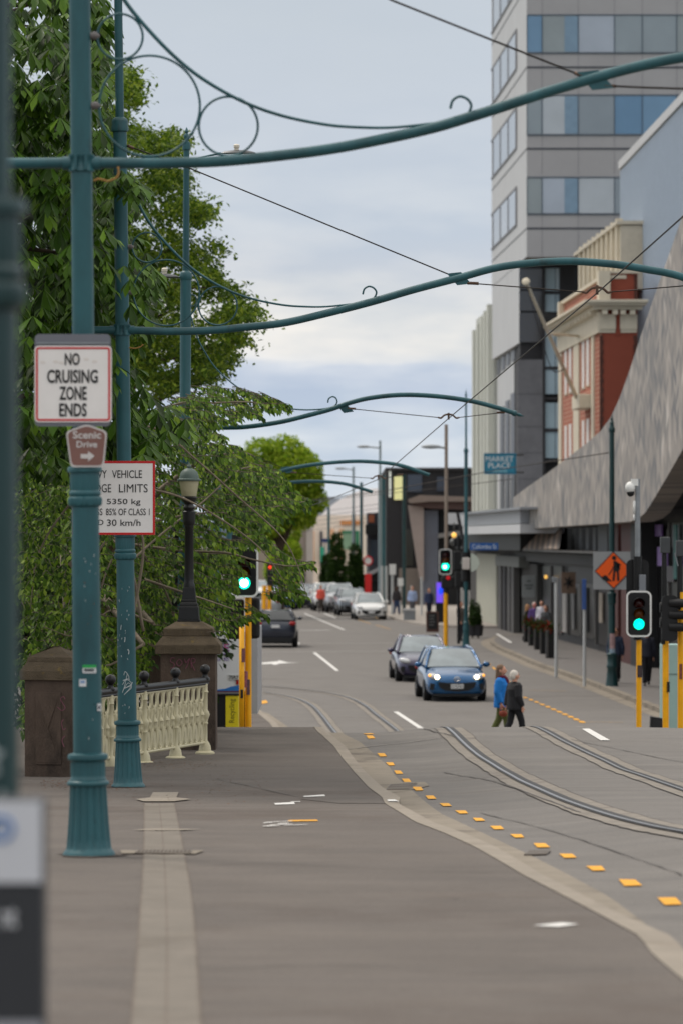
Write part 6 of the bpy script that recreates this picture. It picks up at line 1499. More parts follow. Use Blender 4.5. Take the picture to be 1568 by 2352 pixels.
# pair of signals at the right edge and cabinet
d=72; s3=thing('traffic_light','black side facing signals on two yellow poles at the right edge','traffic light',((1543-CX)*d/F,d,gz(d)))
for x,yt in((1527.5,1470),(1562,1360)):
    g=MB(); g.tube([V((P(x,0,d).x,d,gz(d)-.1)),P(x,yt,d)],.058,14); g.build('pole',YELLOW,s3,smooth=True,ang=40)
for x,y0,y1 in((1524,1262,1480),(1560,1270,1400)):
    g=MB(); g.tube([P(x,y1,d),P(x,y0,d)],[.06,.045],12); g.build('upper_pole',BLACK,s3,smooth=True,ang=40)
    g=MB(); g.box(P(x+2,y0-10,d),(.18,.14,.3)); g.tube([P(x,y0+4,d),P(x,y0-26,d)],.04,8); g.build('pole_cap',M('cap_grey',(70,72,74),.4,metal=.3,var=.2),s3,bevel=.02)
g=MB(); g.prism([P(1537,1420,d-.25)+p for p in rrect(.3,.86,.1)],(0,.05,0)); g.build('backboard',BLACK,s3)
g=MB()
for y in(1385,1412,1440): g.tube([P(1537,y,d-.2),P(1580,y+1,d-.3)],.085,14)
g.build('lamp_housing',BLACK,s3,smooth=True,ang=40)
g=MB()
for y in(1395,1430): g.tube([P(1530,y,d-.1),P(1514,y,d-.1)],.10,14)
g.build('lamp_housing',BLACK,s3,smooth=True,ang=40)
g=MB(); g.tube([P(1548,1270,d-.05),P(1556,1300,d-.05)],.012,6); g.build('stay',GALV,s3)
g=MB(); pb_(g,1559,1566,1525,1560,d-.07,.01); g.build('notice',M('red_notice',(120,66,50),.6,var=.4,scale=25),s3)
g=MB(); pb_(g,1531,1537,1566,1590,d-.1,.06); g.build('push_button',BLACK,s3)
d=79; cbx=thing('control_cabinet','mint green roadside control cabinet between the two yellow poles','cabinet',((1545-CX)*d/F,d,gz(d)))
g=MB(); pb_(g,1519,1600,1480,1720,d,.6); g.build('cabinet_body',M('mint_paint',(152,180,174),.5,var=.05),cbx,bevel=.02)
g=MB(); pb_(g,1530,1568,1547,1549.5,d-.01,.02); g.build('door_seam',M('seam_grey',(110,130,126),.6,var=.05),cbx)
d=76; sp_=thing('loudspeaker_box','small black box standing on the ground beside the yellow pole','box',P(1506,1690,d))
g=MB(); q=[P(x,y,d) for x,y in((1494,1646),(1520,1650),(1521,1692),(1492,1690))]; g.prism(q,(0,.3,0)); g.build('box_body',BLACK,sp_,bevel=.01)
g=MB(); q=[P(x,y,d-.01) for x,y in((1497,1651),(1517,1654),(1518,1686),(1495,1685))]; g.prism(q,(0,.01,0)); g.build('grille',M('mesh_grille',(34,34,36),.7,var=.3,scale=60),sp_)
# far signals
s4=signal('small green traffic light on a yellow pole at the far corner','f',1480,158,(1007,1036,1261,1320),(1017.5,1027,1362,1464),top=(1023,1320,1365,BLACK),rl=.155,core=False,bd=(1275,1287,1301),zbase=0)
d=158; g=MB(); pb_(g,1012,1042,1324,1352,d-.1,.4); hh=g.build('side_head',BLACK,s4,bevel=.05)
g=MB(); g.ell(P(1028,1327,d-.12),(.09,.04,.09),10,6); g.build('red_lens',M('red_dim',(170,20,24),.3,var=0,emit=.5),hh,smooth=True)
g=MB(); g.ell(P(1020.5,1302,d-.27),(.07,.015,.07),10,6); g.build('core',GREENC,s4,smooth=True)
s5=thing('traffic_light','far red traffic light on a yellow post seen through the cherry tips','traffic light',gl(618,1432)); d=s5.location.y
g=MB(); g.tube([gl(618,1432),P(620,1330,d)],.12,8); g.tube([gl(606,1432),P(608,1345,d)],.12,8); g.build('pole',YELLOW,s5)
g=MB(); pb_(g,614,628,1290,1345,d-.2,.3); hh=g.build('signal_head',BLACK,s5,bevel=.05)
g=MB(); g.ell(P(621,1303,d-.25),(.085,.04,.085),12,8); g.build('red_lens',REDLIT,hh,smooth=True)
s6=thing('traffic_light','pair of small red signal lamps glowing behind the leaves above the lamp pier','traffic light',(P(466,1500,95).x,95,0)); d=95
g=MB(); g.tube([(P(466,1500,d).x,d,0),P(466,1380,d)],.06,8); g.build('pole',BLACK,s6)
for x,y in((469,1403),(463,1416)): g=MB(); g.ell(P(x,y,51.2 if 0 else d-.3),(.055,.04,.055),10,6); g.build('red_lens',REDLIT,s6,smooth=True)
g=MB(); pb_(g,456,476,1392,1430,d-.2,.15); g.build('signal_head',BLACK,s6,bevel=.03)
# ================================================================== street furniture on the right
def street_pole(label,x,ytop,ybase,d,wpx,ring=None,mat=TEAL,z0=0.0,name='street_pole'):
    k=d/F; z0=z0; t=thing(name,label,'pole',((x-CX)*k,d,z0)); h=ZC-(ytop-HY)*k-z0; r=wpx*k/2
    rz_=(ZC-(ring-HY)*k-z0) if ring else h*.6
    g=MB(); g.lathe([(r*2.2,0),(r*2.1,.06),(r*1.5,.75),(r*1.7,.8),(r*1.5,.86),(r*1.5,1.05),(r*1.65,1.1),(r*1.12,1.15)],n=24,flute=flute(12,.05,.1,.74),T=MW[t.name]); g.build('fluted_base',mat,t,smooth=True,ang=40)
    g=MB(); g.lathe([(r*1.12,1.14),(r*1.05,2.6),(r*1.3,2.65),(r*1.3,2.85),(r,2.9),(r*.95,rz_),(r*1.25,rz_+.02),(r*1.25,rz_+.14),(r*.62,rz_+.2),(r*.5,h-.5)],n=20,T=MW[t.name]); g.build('shaft',mat,t,smooth=True,ang=40)
    g=MB(); g.lathe([(r*.5,h-.52),(r*.8,h-.5),(r*.8,h-.4),(r*.4,h-.36),(r*.6,h-.25),(r*.35,h-.2),(.005,h)],n=14,T=MW[t.name]); g.build('finial',mat,t,smooth=True,ang=40)
    return t
sp1=street_pole('tall teal pole by the pavement corner holding the blue street name sign',1069,893,1490,161,8.5,1040)
sp2=thing('street_pole','dark green pole on the pavement holding the orange road works sign','pole',((1404-CX)*117/F,117,.12)); k=117/F
zz=lambda y:ZC-(y-HY)*k-.12
g=MB(); g.lathe([(.2,0),(.19,.05),(.165,.3),(.14,zz(1536)),(.165,zz(1533)),(.165,zz(1528)),(.145,zz(1525)),(.145,zz(1508)),(.16,zz(1505)),(.16,zz(1502)),(.105,zz(1499))],n=30,flute=flute(12,.06,.08,.6),T=MW[sp2.name]); g.build('fluted_base',TEALD,sp2,smooth=True,ang=40)
g=MB(); g.lathe([(.105,zz(1500)),(.10,zz(1388)),(.125,zz(1386)),(.125,zz(1372)),(.14,zz(1368)),(.13,zz(1362)),(.085,zz(1360)),(.075,zz(992))],n=20,T=MW[sp2.name]); g.build('shaft',TEALD,sp2,smooth=True,ang=40)
g=MB(); g.lathe([(.075,zz(994)),(.1,zz(991)),(.1,zz(984)),(.075,zz(981)),(.06,zz(974)),(.07,zz(971)),(.03,zz(966)),(.045,zz(962)),(.02,zz(958)),(.003,zz(950))],n=16,T=MW[sp2.name]); g.build('finial',TEALD,sp2,smooth=True,ang=40)
for i,(y0,y1,c) in enumerate(((1455,1490,(160,130,130)),(1490,1530,(140,160,176)))):
    s=thing('poster',['faded red and white poster wrapped on the dark green pole','pale blue poster wrapped on the dark green pole below another'][i],'poster',P(1404,y1,116.8)); curved_patch(s,'paper',1398.5,1411,y0,y1,1404.5,.106,117,M('poster_paper_%d'%i,c,.7,var=.35,scale=9),.01)
# road works sign
d=116.6; t,T,uv=board('road_works_sign','orange diamond road works sign with a digging figure on a grey square','sign',1361,1447,1267,1354,d,.03,M('sign_grey_back',(158,160,162),.5,var=.05))
OR=M('orange_diamond',(255,98,18),.45,var=.04)
pl=lambda pts,dz:[P(x,y,d-dz) for x,y in pts]
g=MB(); g.prism(pl([(1407,1266.5),(1451,1309),(1408,1353),(1364,1312)],.02),(0,.012,0)); g.build('black_edge',SIGNK,t)
g=MB(); g.prism(pl([(1407,1269.5),(1448,1309),(1408,1350),(1367,1312)],.03),(0,.012,0)); g.build('orange_face',OR,t)
g=MB()
a_=[P(x,y,d-.034) for x,y in((0,0),)]
n=14; g.prism([P(1409+5*math.cos(2*PI*i/n),1281.5+5*math.sin(2*PI*i/n),d-.04) for i in range(n)],(0,.008,0))
for poly_ in ([(1410,1287),(1417,1291),(1421,1302),(1424,1306),(1420,1310),(1421,1334),(1416,1335),(1415,1314),(1412,1313),(1410,1335),(1405,1334),(1407,1310),(1408,1298),(1407,1290)],[(1416,1291),(1425,1297),(1419,1305),(1416,1303)],[(1409,1296),(1411,1297),(1404,1312),(1397,1322),(1395,1321),(1403,1309)],[(1380,1328),(1386,1321),(1392,1322),(1398,1330),(1404,1335),(1393,1335),(1384,1332)]):
    g.prism(pl(poly_,.04),(0,.008,0))
g.build('figure',SIGNK,t)
# white posts
def post(label,x,y0,y1,d,wpx,top=None,name='white_post',mat=None,cat='post',z0=.12,group=None):
    t=thing(name,label,cat,((x-CX)*d/F,d,z0),group=group); r=wpx*d/F/2
    g=MB(); g.tube([V(((x-CX)*d/F,d,z0-.1)),P(x,y0,d)],r,10); g.build('post',mat or M('post_grey_white',(184,186,186),.5,var=.06),t,smooth=True,ang=40)
    if top: g=MB(); pb_(g,top[0],top[1],top[2],top[3],d-r-.04,.06); g.build('plate',top[4],t,bevel=.01)
    return t
dz=lambda y,z=.12:F*(ZC-z)/(y-HY)
post('plain pale post with a small bracket head beside the cafe planters',1276,1326,1549,dz(1549),8,(1266,1276,1325,1338,GALV))
post('pale post with a narrow blue sign on its upper half',1341,1330,1569,dz(1569),7.5,(1335.5,1345,1330,1400,M('narrow_blue_sign',(58,88,150),.5,var=.2,scale=8)))
PG_='pale posts along the far pavement'
for lab,x,y0,yb,w_,d,top in (('twin pale post left of the far green pole',876,1300,1420,6,235,None),('twin pale post right of the far green pole',886,1300,1422,6,233,None),('taller pale post with a white square head',900,1296,1425,6,228,(893,908,1296,1320,WHITE)),('short pale post with a rounded white head',918,1330,1422,5,231,(912,925,1328,1346,WHITE)),('slim pale post before the beige wall',944,1345,1424,5,230,None),('slim pale post left of the purple screen',967,1325,1428,5,226,None)):
    post(lab,x,y0,yb,d,w_,top,group=PG_)
def lamp_mast(label,x,y0,yb,d,w0,w1,mat,arm=None,ymid=None):
    t=thing('street_lamp',label,'street lamp',((x-CX)*d/F,d,0)); k=d/F
    g=MB(); ym=ymid or (y0+yb)/2; g.tube([V(((x-CX)*k,d,-.1)),P(x,ym,d),P(x,ym-.3,d),P(x,y0,d)],[w1*k/2,w1*k/2,w0*k/2,w0*k/2],10); g.build('mast',mat,t,smooth=True,ang=40)
    if arm:
        g=MB(); g.tube(cr([P(x,arm[1]+3,d),P((x+arm[0])/2,arm[1]+1,d),P(arm[0],arm[1],d)],4),.05,6); g.ell(P(arm[0]+6*(1 if arm[0]<x else -1),arm[1],d),(.42,.12,.09),10,6); g.build('lamp_head',M('pale_lamp_head',(150,154,156),.5,var=.05),t,smooth=True)
    return t
PALEM=M('pale_mast',(132,146,150),.5,metal=.2,var=.06); BRM=M('brown_mast',(142,128,116),.5,var=.08)
lamp_mast('pale street lamp with a left arm above the far teal post',872,1012,1395,238,5,9,PALEM,(828,1026),1092)
lamp_mast('brown street lamp with a left arm rising above the small far signal',1023.5,975,1262,160,8,8,BRM,(983,1026))
lamp_mast('slim pale street lamp far down the road with a short left arm',811,1072,1385,290,5,8,PALEM,(776,1076),1180)
for lab,x,y0,d,w_ in(('dark green mast before the charcoal building',927,1090,232,8),('teal mast beside the pale far street lamp',880,1092,240,9),('slim teal mast in front of the cream shops',829,1108,285,7),('short slim mast left of the pointed conifer',755,1160,300,6)):
    lamp_mast(lab,x,y0,1395,d,w_,w_,TEALD if x in(927,) else TEAL)
# things at the corner pole
t=simple_sign('street_name_sign','blue street name sign reading Colombo St on the teal corner pole','sign',1078,1143,1247,1263.5,160.6,M('street_sign_blue',(22,86,160),.5,var=.05),[('Colombo St',1083,1139,1250,1260.5)],LTX,.0)
t=thing('round_sign','pale round sign with faint markings behind the teal corner pole','sign',P(1087,1309,165)); d=165
g=MB(); g.lathe([(.001,-.05),(21*d/F,-.05),(21*d/F,.05),(.001,.05)],c=(0,0,0),n=32,T=Matrix.Translation(P(1078,1292,d))@Matrix.Rotation(R(90),4,'X')); g.build('disc',M('round_sign_white',(196,204,192),.5,var=.08,scale=2),t,smooth=True,ang=40)
g=MB(); g.tube([P(1069,1335,161),P(1069,1268,161)],.2,12); g.build('black_sleeve',BLACK,sp1,smooth=True,ang=40)
t=thing('signal_box','white rectangular box fixed on the teal corner pole','box',P(1069,1309,160.6)); d=160.6
g=MB(); pb_(g,1061,1078,1281,1308,d-.25,.3); g.build('box_body',M('ivory_box',(204,196,190),.5,var=.04),t,bevel=.03)
t=thing('traffic_light','dark unlit signal heads seen edge on beside the teal corner pole','traffic light',P(1045,1480,165)); d=165
g=MB(); pb_(g,1040,1060,1265,1310,d,.4); pb_(g,1044,1062,1312,1350,d,.4); pb_(g,1062,1080,1312,1356,d+.2,.4); pb_(g,1040,1060,1236,1256,d+.3,.4); g.build('signal_head',BLACK,t,bevel=.05)
g=MB(); g.tube([V((P(1052,0,d+.2).x,d+.2,.1)),P(1052,1230,d+.2)],.07,8); g.build('pole',BLACK,t)
t=thing('pendant_lamp','glowing round bulb lamp hanging under the white canopy','lamp',P(1042,1229,176)); d=176
g=MB(); g.ell(P(1041.5,1229,d),(.12,.12,.12),14,10); g.build('bulb',M('warm_bulb',(255,196,96),.3,var=0,emit=.8),t,smooth=True)
g=MB(); g.tube([P(1041.5,1220,d),P(1041.5,1200,d)],.03,6); g.build('stem',M('grey_fitting',(90,90,88),.4,metal=.3,var=.2),t,smooth=True)
g=MB(); g.ell(P(1041.5,1245,d),(.22,.2,.18),10,6); g.build('fitting',M('grey_fitting',(90,90,88)),t,smooth=True)
g=MB(); q=[P(x,y,d+2) for x,y in((1046,1176),(1053,1176),(1068,1250),(1064,1270))]; 
cs=thing('canopy_strut','dark slanting strut carrying the white canopy','strut',P(1060,1262,d+2)); g.prism(q,(0,.3,0)); g.build('strut',BLK,cs)
t=thing('wall_lamp','small warm lamp glowing inside the dark cafe','lamp',P(1252,1325,FD(1252,1.3))); g=MB(); g.ell(P(1252.5,1325,FD(1252,1.2)),(.08,.08,.09),10,8); g.build('bulb',MATS['warm_bulb'],t,smooth=True)
t=thing('advert_screen','bright purple and blue advertising screen on the far pavement','screen',P(1007,1430,200)); d=200
g=MB(); pb_(g,1000,1023,1340,1430,d,.3); g.build('case',BLACK,t)
g=MB(); pb_(g,1001,1016,1338,1384,d-.06,.05); g.build('screen',M('screen_violet',(104,72,205),.4,var=.15,scale=1,emit=.9),t)
g=MB(); g.ell(P(1011,1357,d-.09),(5*d/F,.03,9*d/F),12,8); g.build('blue_spot',M('screen_blue',(20,70,240),.4,var=0,emit=1.0),t,smooth=True)
d=176; t=thing('chalkboard','black chalkboard with a brown frame standing on the pavement','sign',P(992,1452,d))
g=MB(); q=[P(x,y,d) for x,y in((977,1405),(1006,1404),(1007,1452),(978,1452))]; g.prism(q,(0,.08,0)); g.build('frame',M('chalk_frame',(82,54,46),.6,var=.15),t)
g=MB(); q=[P(x,y,d-.02) for x,y in((981,1408.5),(1002,1408),(1003,1445),(982,1445))]; g.prism(q,(0,.02,0)); g.build('board',BLACK,t)
g=MB()
for k in range(4): pb_(g,985,985+random.uniform(9,15),1413+k*7,1415.5+k*7,d-.03,.01)
g.build('chalk_lines',M('chalk_grey',(96,96,96),.8,var=.2),t)
d=212; t=thing('litter_bin','grey litter bin on the far pavement','bin',P(938,1432,d)); g=MB(); pb_(g,926,953,1402,1434,d,.6); g.build('bin_body',M('bin_grey',(122,126,130),.5,var=.1),t,bevel=.05); g=MB(); pb_(g,925,954,1398,1403,d-.05,.7); g.build('lid',M('bin_lid',(176,176,176),.5,var=.05),t)
# potted conifers
for lab,x,y0 in(('left clipped conifer in a dark pot by the pale column',1083,1385),('right clipped conifer in a dark pot by the pale column',1096,1392)):
    d=178; pb0=P(x,1452,d); pb0.z=.12
    t=blobtree('potted_conifer',lab,'plant',tuple(pb0),[blob(x,1440-u*(1440-y0-4),8-6*u,14,d) for u in(.1,.4,.7,.95)],1800,.12,M and DKM,trunk=(.8,.04),group='potted conifers',aspect=.35)
    g=MB(); g.lathe([(.18,-.02),(.22,.0),(.27,.45),(.29,.5),(.24,.5)],c=tuple(pb0),n=18); g.build('pot',M('pot_dark',(54,54,58),.6,var=.15),t,smooth=True,ang=40)
# cafe planters with red flowers
FLR=leafmat('geranium',[(110,14,18),(46,70,28),(58,84,34),(36,54,24),(150,22,28)],.2,.6)
CGp='cafe planters with red flowers'
for i,(x,yt,yb,w_) in enumerate(((1207,1436,1475,9),(1219,1440,1483,11),(1233,1445,1492,13),(1248,1448,1502,16),(1266,1450,1512,20))):
    d=dz(yb); k=d/F; t=thing('flower_planter',['planter box with red flowers, farthest in the cafe row','planter box with red flowers, second farthest in the cafe row','planter box with red flowers, middle of the cafe row','planter box with red flowers, next to nearest in the cafe row','tall black planter box with red flowers, nearest in the cafe row'][i],'planter',P(x,yb,d),group=CGp)
    g=MB(); pb_(g,x-w_/2-(3 if i==4 else 0),x+w_/2,yt,yb,d,.5); g.build('box',BLACK,t,bevel=.02)
    g=MB(); pb_(g,x-w_/2-1.5,x-w_/2+2.2,yt-3,yb,d-.06,.1); g.build('grey_edge',COLG,t)
    vs=[];fs=[]; c=P(x,yt-6,d)
    for q in range(260):
        p=c+V((random.gauss(0,w_*k*.36),random.uniform(-.1,.6),random.gauss(0,.14))); dr=V((random.uniform(-1,1),random.uniform(-1,1),random.uniform(-.4,1))).normalized(); wd=dr.cross(V((random.uniform(-1,1),.3,.6)))
        if wd.length>.05: leaf(vs,fs,p,dr,wd.normalized(),random.uniform(.07,.14),.09,.2,.1)
    crown('foliage',vs,fs,FLR,t)
# foreground information post at the lower left corner
d=8.8; t=thing('information_post','blurred dark post with a white top panel at the lower left corner','information post',((-10-CX)*d/F,d,gz(d)))
k=d/F
g=MB(); a=P(-90,0,d); b=P(100,1835,d); bx(g,a.x,b.x,d,d+.12,gz(d)-.1,b.z); g.build('post_body',M('post_charcoal',(52,54,58),.5,var=.06),t,bevel=.012)
g=MB(); pb_(g,-86,96,1841,2028,d-.006,.008); g.build('white_panel',M('panel_white',(204,206,212),.45,var=.03),t)
PB=M('arrow_blue',(74,122,182),.5,var=.05)
g=MB(); c=P(4,1904,d-.008); g.ring(c,26*k,26*k,5*k,32,6); g.build('blue_ring',PB,t,smooth=True)
g=MB(); q=[P(x,y,d-.009) for x,y in((-8,1900),(3,1900),(3,1893),(14,1904),(3,1915),(3,1908),(-8,1908))]; g.prism(q,(0,.002,0)); g.build('blue_arrow',PB,t)
g=MB(); a=P(-60,2132,d);b=P(40,2092,d); letters(g,'nt',P(4,0,d).x,P(40,0,d).x,P(0,2130,d).z,P(0,2083,d).z,Matrix.Translation(V((0,d,0))),bold=.03,depth=.008); letters(g,'Payme',P(-96,0,d).x,P(1,0,d).x,P(0,2138,d).z,P(0,2083,d).z,Matrix.Translation(V((0,d,0))),bold=.03,depth=.008) if 0 else None
g.build('lettering',M('post_lettering',(190,192,196),.5,var=0),t)
g=MB(); pb_(g,-86,96,2345,2500,d-.006,.008); g.build('lower_panel',M('panel_grey',(150,152,158),.5,var=.03),t)
# leaf litter by the first pier
LITM=leafmat('litter_leaf',[(74,42,26),(96,54,32),(60,44,30),(120,76,44)],.1,.8)
vs=[];fs=[]
for q in range(900):
    u=random.random()
    if u<.55: x,y=random.uniform(95,300),random.gauss(1803,7)
    elif u<.8: x,y=random.uniform(330,500),random.gauss(1757-(0),6)-(random.uniform(0,1))*0
    else: x,y=random.uniform(240,620),random.uniform(1760,1850)
    if y<1740 : continue
    p=G(x,y); p.z+=.012; a=random.uniform(0,6.28); dr=V((math.cos(a),math.sin(a),.15)); wd=V((-math.sin(a),math.cos(a),.1)); leaf(vs,fs,p,dr,wd,random.uniform(.015,.04),.018,.2,.05)
mm=MB(); mm.v=vs; mm.f=fs; mm.m=[0]*len(fs); o=mm.build('leaf_litter',LITM,smooth='leaf'); o['kind']='stuff'; o['label']='dry brown leaf litter scattered on the footpath by the piers'; o['category']='leaves'
# ================================================================== people
SKIN=M('skin',(198,146,122),.6,var=.05)
def rot2(p,a): return V((p.x*math.cos(a)-p.y*math.sin(a),p.x*math.sin(a)+p.y*math.cos(a),p.z))
def person(label,loc,rz,h=1.68,top=(40,40,44),legs=(30,30,34),hair=(60,44,34),hairlen=.0,stride=.16,coat=.50,sleeve=True,vox=.012,arms=((.03,-.06),(.0,.05)),scarf=None,bag=None,group=None,skin=None,bulk=1.0,seated=False,shoes=(36,32,30)):
    t=thing('person',label,'person',loc,rz,group=group); T=MW[t.name]
    q=lambda x,y,z:T@V((x*h,y*h,z*h))
    s=stride
    hip=[(-.047,0,.52),(.047,0,.52)]; kn=[(-.048,-s*.55,.29),(.048,s*.30,.285)]; an=[(-.048,-s*.75,.05),(.048,s*1.05,.075)]
    if seated: kn=[(-.06,-.24,.5),(.06,-.24,.5)]; an=[(-.06,-.25,.24),(.06,-.25,.24)]
    sh=[(-.105,.0,.805),(.105,0,.805)]; el=[(-.135,arms[0][0],.64),(.135,arms[1][0],.64)]; wr=[(-.125,arms[0][1],.50),(.125,arms[1][1],.50)]
    def rem(g,nm,mat,v=None):
        o=g.build(nm,mat,t,smooth=True); m=o.modifiers.new('r','REMESH'); m.mode='VOXEL'; m.voxel_size=v or vox; m.use_smooth_shade=True
        m2=o.modifiers.new('s','SMOOTH'); m2.factor=.5; m2.iterations=3; return o
    R3=T.to_3x3().to_4x4()
    ell=lambda g,c,r,n=14,m=10: g.ell(q(*c),tuple(a*h for a in r),n,m,T=R3)
    # body
    g=MB()
    ell(g,(0,-.004,.932),(.047,.058,.068)); ell(g,(0,-.03,.905),(.034,.034,.03)); g.tube([q(0,-.062,.936),q(0,-.076,.915)],[.006*h,.014*h],6)
    g.tube([q(0,.008,.80),q(0,0,.90)],[.04*h,.033*h],10)
    for i in(0,1):
        ell(g,((-1)**(i+1)*.05,.004,.925),(.01,.015,.02),8,6)
        g.tube([q(*hip[i]),q(*kn[i]),q(*an[i])],[.052*h,.036*h,.022*h],10); g.tube([q(*sh[i]),q(*el[i]),q(*wr[i])],[.034*h,.025*h,.017*h],8)
        hx,hy,hz=wr[i]; ell(g,(hx,hy-.006,hz-.03),(.012,.022,.03),8,6)
        for f in range(4): g.tube([q(hx,hy-.022+f*.011,hz-.05),q(hx+.002,hy-.025+f*.011,hz-.07),q(hx-.002*(1 if i else -1),hy-.027+f*.011,hz-.088+abs(f-1.2)*.006)],[.0062*h,.0056*h,.0042*h],6)
        g.tube([q(hx,hy-.024,hz-.025),q(hx,hy-.042,hz-.045),q(hx,hy-.044,hz-.06)],[.0068*h,.006*h,.005*h],6)
    ell(g,(0,0,.72),(.098,.06,.12)); ell(g,(0,0,.56),(.09,.062,.08))
    rem(g,'body',M('skin_%d'%skin[0],skin,.6,var=.05) if skin else SKIN,vox*.8)
    g=MB()
    for i in(-1,1): ell(g,(i*.018,-.0555,.937),(.006,.006,.005),8,6)
    g.tube([q(-.013,-.0585,.897),q(.013,-.0585,.897)],.003*h,5); g.build('face_features',M('eye_dark',(60,36,32),.4,var=0),t,smooth=True)
    # trousers
    g=MB(); ell(g,(0,.002,.545),(.096,.07,.075))
    for i in(0,1): g.tube([q(*hip[i]),q(*kn[i]),q(an[i][0],an[i][1],an[i][2]+.005)],[.062*h,.047*h,.040*h],10)
    rem(g,'trousers',M('trousers_%d_%d_%d'%legs,legs,.85,var=.15,scale=9),t and vox)
    g=MB()
    for i in(0,1): x,y,z=an[i]; ell(g,(x,y-.03,max(.026,z-.03)),(.026,.062,.026),10,6); ell(g,(x,y,max(.035,z-.015)),(.024,.03,.032),8,6)
    rem(g,'shoes',M('shoes_%d'%shoes[0],shoes,.6,var=.1))
    # top
    g=MB(); B_=bulk; ell(g,(0,.0,.735),(.112*B_,.072*B_,.105)); ell(g,(0,.0,.64),(.104*B_,.074*B_,.10)); g.lathe([(.106*h*B_,coat*h),(.109*h*B_,(coat+.03)*h),(.10*h*B_,.63*h),(.104*h*B_,.74*h),(.07*h,.83*h)],n=20,T=T@Matrix.Diagonal((1,.78,1,1))); ell(g,(0,.008,.825),(.062,.05,.03))
    for i in(0,1):
        w2=V(wr[i]).lerp(V(el[i]),.05)
        g.tube([q(sh[i][0]*.86,sh[i][1],sh[i][2]-.01),q(*el[i]),q(*w2)] if sleeve else [q(*sh[i]),q(*(V(sh[i]).lerp(V(el[i]),.6)))],[.05*h*B_,.040*h*B_,.032*h*B_] if sleeve else [.05*h,.042*h],10); ell(g,(sh[i][0]*.92,0,.80),(.045,.045,.042),10,8)
    rem(g,'jacket',M('jacket_%d_%d_%d'%top,top,.75,var=.14,scale=7,bump=.25,bscale=14))
    # hair
    g=MB(); ell(g,(0,.012,.947),(.054,.062,.066)); ell(g,(0,.03,.93),(.05,.046,.06))
    if hairlen: ell(g,(0,.045,.90-hairlen*.4),(.05,.034,.05+hairlen*.5)); ell(g,(-.03,.015,.9),(.022,.035,.05+hairlen*.3)); ell(g,(.03,.015,.9),(.022,.035,.05+hairlen*.3))
    rem(g,'hair',M('hair_%d_%d'%hair[:2],hair,.7,var=.3,scale=30),vox*.8)
    if scarf: g=MB(); g.ring((0,0,0),.046*h,.04*h,.02*h,18,8,T=T@Matrix.Translation(V((0,-.005*h,.845*h)))@Matrix.Rotation(R(82),4,'X')); g.tube(cr([q(.0,-.055,.84),q(.01,-.085,.78),q(.012,-.085,.68)],4),[.025*h,.02*h],8); rem(g,'scarf',M('scarf',scarf,.9,var=.2,scale=20))
    if bag:
        g=MB(); ell(g,bag[0],bag[1],14,10); o=rem(g,'handbag',M('bag_%d'%bag[2][0],bag[2],.6,var=.2,scale=10))
    return t
pz=lambda x,d:V(((x-CX)*d/F,d,0))
w1=person('woman in a bright blue jacket and maroon scarf crossing the road',pz(1150,86.2)+V((0,0,.07)),R(72),1.70,(14,112,190),(92,98,52),(112,88,68),.13,.15,.44,arms=((.02,-.03),(.02,-.09)),scarf=(96,24,48),vox=.011,bulk=1.18)
g=MB()
dn_=85.9
bagm=M('red_bag',(140,62,42),.5,var=.25,scale=14)
t=thing('handbag','small rust red handbag carried between the two crossing women','handbag',P(1154,1646,dn_)); g=MB(); g.ell(P(1154.5,1639,dn_),(.095,.05,.075),14,10); g.build('pouch',bagm,t,smooth=True); g=MB(); g.tube(cr([P(1146,1636,dn_),P(1148,1626,dn_),P(1156,1624,dn_),P(1163,1634,dn_)],5),.009,6); g.build('handle',bagm,t,smooth=True)
t=thing('folded_coat','pale denim cloth hanging at the arm of the woman in blue','cloth',P(1149,1630,dn_+.1)); g=MB(); q=[P(x,y,dn_+.12) for x,y in((1141,1597),(1152,1604),(1157,1632),(1150,1640),(1146,1626))]; g.prism(q,(0,.05,0)); g.build('cloth',M('denim_pale',(104,134,150),.85,var=.2,scale=10),t,bevel=.015)
w2=person('short white haired woman in a black jacket walking on the far side of the handbag',pz(1181,85.4)+V((0,0,.09)),R(118),1.58,(26,26,30),(24,24,28),(206,198,188),.0,.15,.45,arms=((.02,-.05),(.03,.07)),vox=.011,bulk=1.25)
PV=.02
CUST='people at the cafe'
def yz(x,y,d): return V(((x-CX)*d/F,d,ZC-(y-HY)*d/F))
def seat(label,x,yhead,d,**k):
    h=k.pop('h',1.65); base=yz(x,yhead,d); base.z-=h*.98; return person(label,base,k.pop('rz',R(60)),h,vox=.028,group=CUST,**k)
seat('long fair haired person seated at the farthest cafe planter',1211,1390,168,hair=(176,130,84),hairlen=.16,top=(60,50,48))
seat('grey haired person in a violet patterned top at the cafe',1226,1385,163,hair=(196,180,172),top=(98,72,134),rz=R(20),skin=(206,130,120))
seat('person in a white shirt with dark hair at the cafe',1243,1381,160,hair=(40,30,28),top=(200,198,206),rz=R(-20),sleeve=True)
seat('person in a grey dress leaning beside the white shirt at the cafe',1252,1392,156,hair=(66,46,38),hairlen=.05,top=(62,64,66),rz=R(-40),arms=((.0,-.1),(.0,-.1)))
person('person in a dark blue jacket walking behind the dark green pole',V(((1412-CX)*119.5/F,119.5,.12)),R(-10),1.72,(38,48,70),(26,26,30),(96,70,60),.0,.1,.5,vox=.02)
person('person in a dark suit walking in shade behind the right signal',V(((1484-CX)*117/F,117,.12)),R(5),1.76,(34,36,48),(22,22,28),(50,40,36),.0,.1,.5,vox=.02)
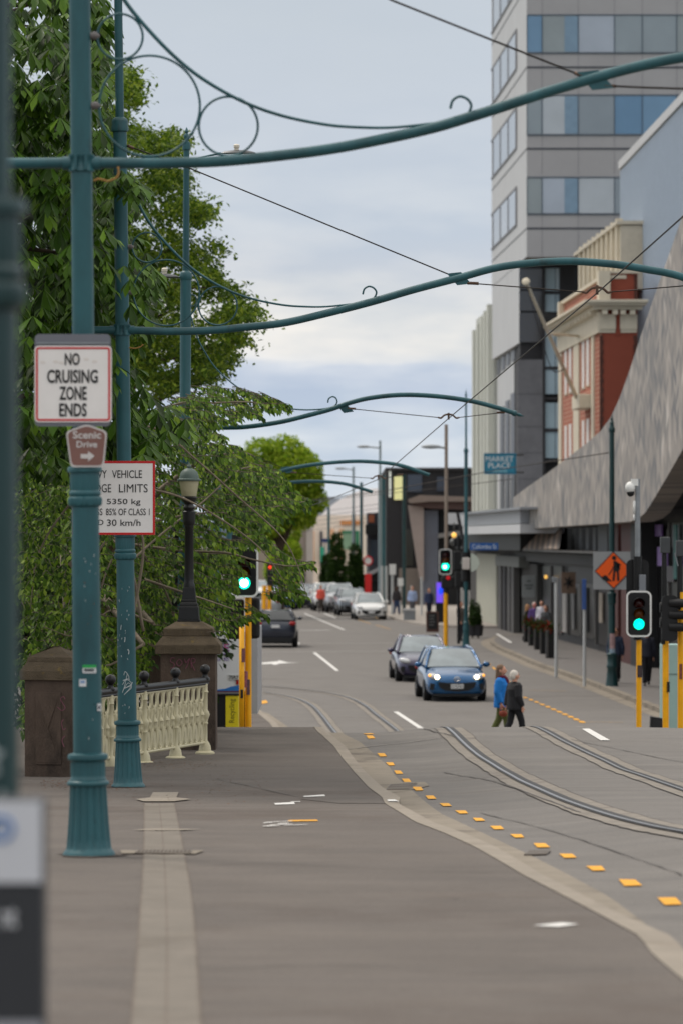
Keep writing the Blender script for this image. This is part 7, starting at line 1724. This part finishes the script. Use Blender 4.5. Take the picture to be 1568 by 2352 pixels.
d=168; person('person in a grey brown coat reading beside the teal corner pole',V(((1057-CX)*d/F,d,.12)),R(40),1.75,(92,84,78),(52,54,62),(52,42,38),.0,.06,.42,vox=.028,arms=((-.05,-.14),(-.04,-.14)))
d=222; person('person in a pale blue shirt on the far pavement',V(((946-CX)*d/F,d,.12)),R(0),1.75,(158,176,212),(90,90,96),(120,80,66),.0,.08,.5,vox=.035)
d=226; person('person in dark clothes on the far pavement left of the grey bin',V(((910-CX)*d/F,d,.12)),R(160),1.7,(46,42,44),(44,60,92),(66,48,40),.05,.1,.5,vox=.035)
d=216; person('person in navy clothes standing near the purple screen',V(((984-CX)*d/F,d,.12)),R(20),1.72,(40,52,84),(36,40,56),(90,62,50),.0,.06,.5,vox=.035)
d=238; person('person in a coral red top between the far parked cars',V(((737-CX)*d/F,d,0)),R(0),1.75,(224,92,76),(70,64,60),(80,60,50),.0,.1,.5,vox=.035)
d=244; t=thing('advert_post','bright red advertising post with a pale base on the far pavement','sign',P(844,1395,d)); g=MB(); pb_(g,837,852,1318,1372,d,.3); g.build('red_panel',M('advert_red',(206,36,36),.5,var=.1,scale=2),t); g=MB(); pb_(g,838,851,1372,1400,d+.02,.28); g.build('pale_base',M('advert_base',(170,190,206),.5,var=.1),t)
d=262; t=thing('round_sign','red rimmed round road sign high on a far post','sign',P(844,1288,d)); g=MB(); g.lathe([(.001,-.03),(.3,-.03),(.3,.03),(.001,.03)],n=24,T=Matrix.Translation(P(844,1288,d))@Matrix.Rotation(R(90),4,'X')); g.build('disc',WHITE,t,smooth=True,ang=40); g=MB(); g.ring(P(844,1288,d-.04),.29,.29,.05,24,6); g.build('red_rim',SIGNR,t,smooth=True); g=MB(); g.tube([P(844,1298,d),V((P(844,0,d).x,d,.0))],.05,6); g.build('post',GALV,t)
d=300; t=thing('street_name_sign','small dark blue street sign beside the low evergreen','sign',P(752,1243,d)); g=MB(); pb_(g,740,763,1237,1246,d,.06); g.build('panel',M('navy_sign',(50,64,110),.5,var=.05),t); g=MB(); g.tube([P(747,1240,d+.1),V((P(747,0,d).x,d+.1,0))],.05,6); g.build('post',GALV,t)
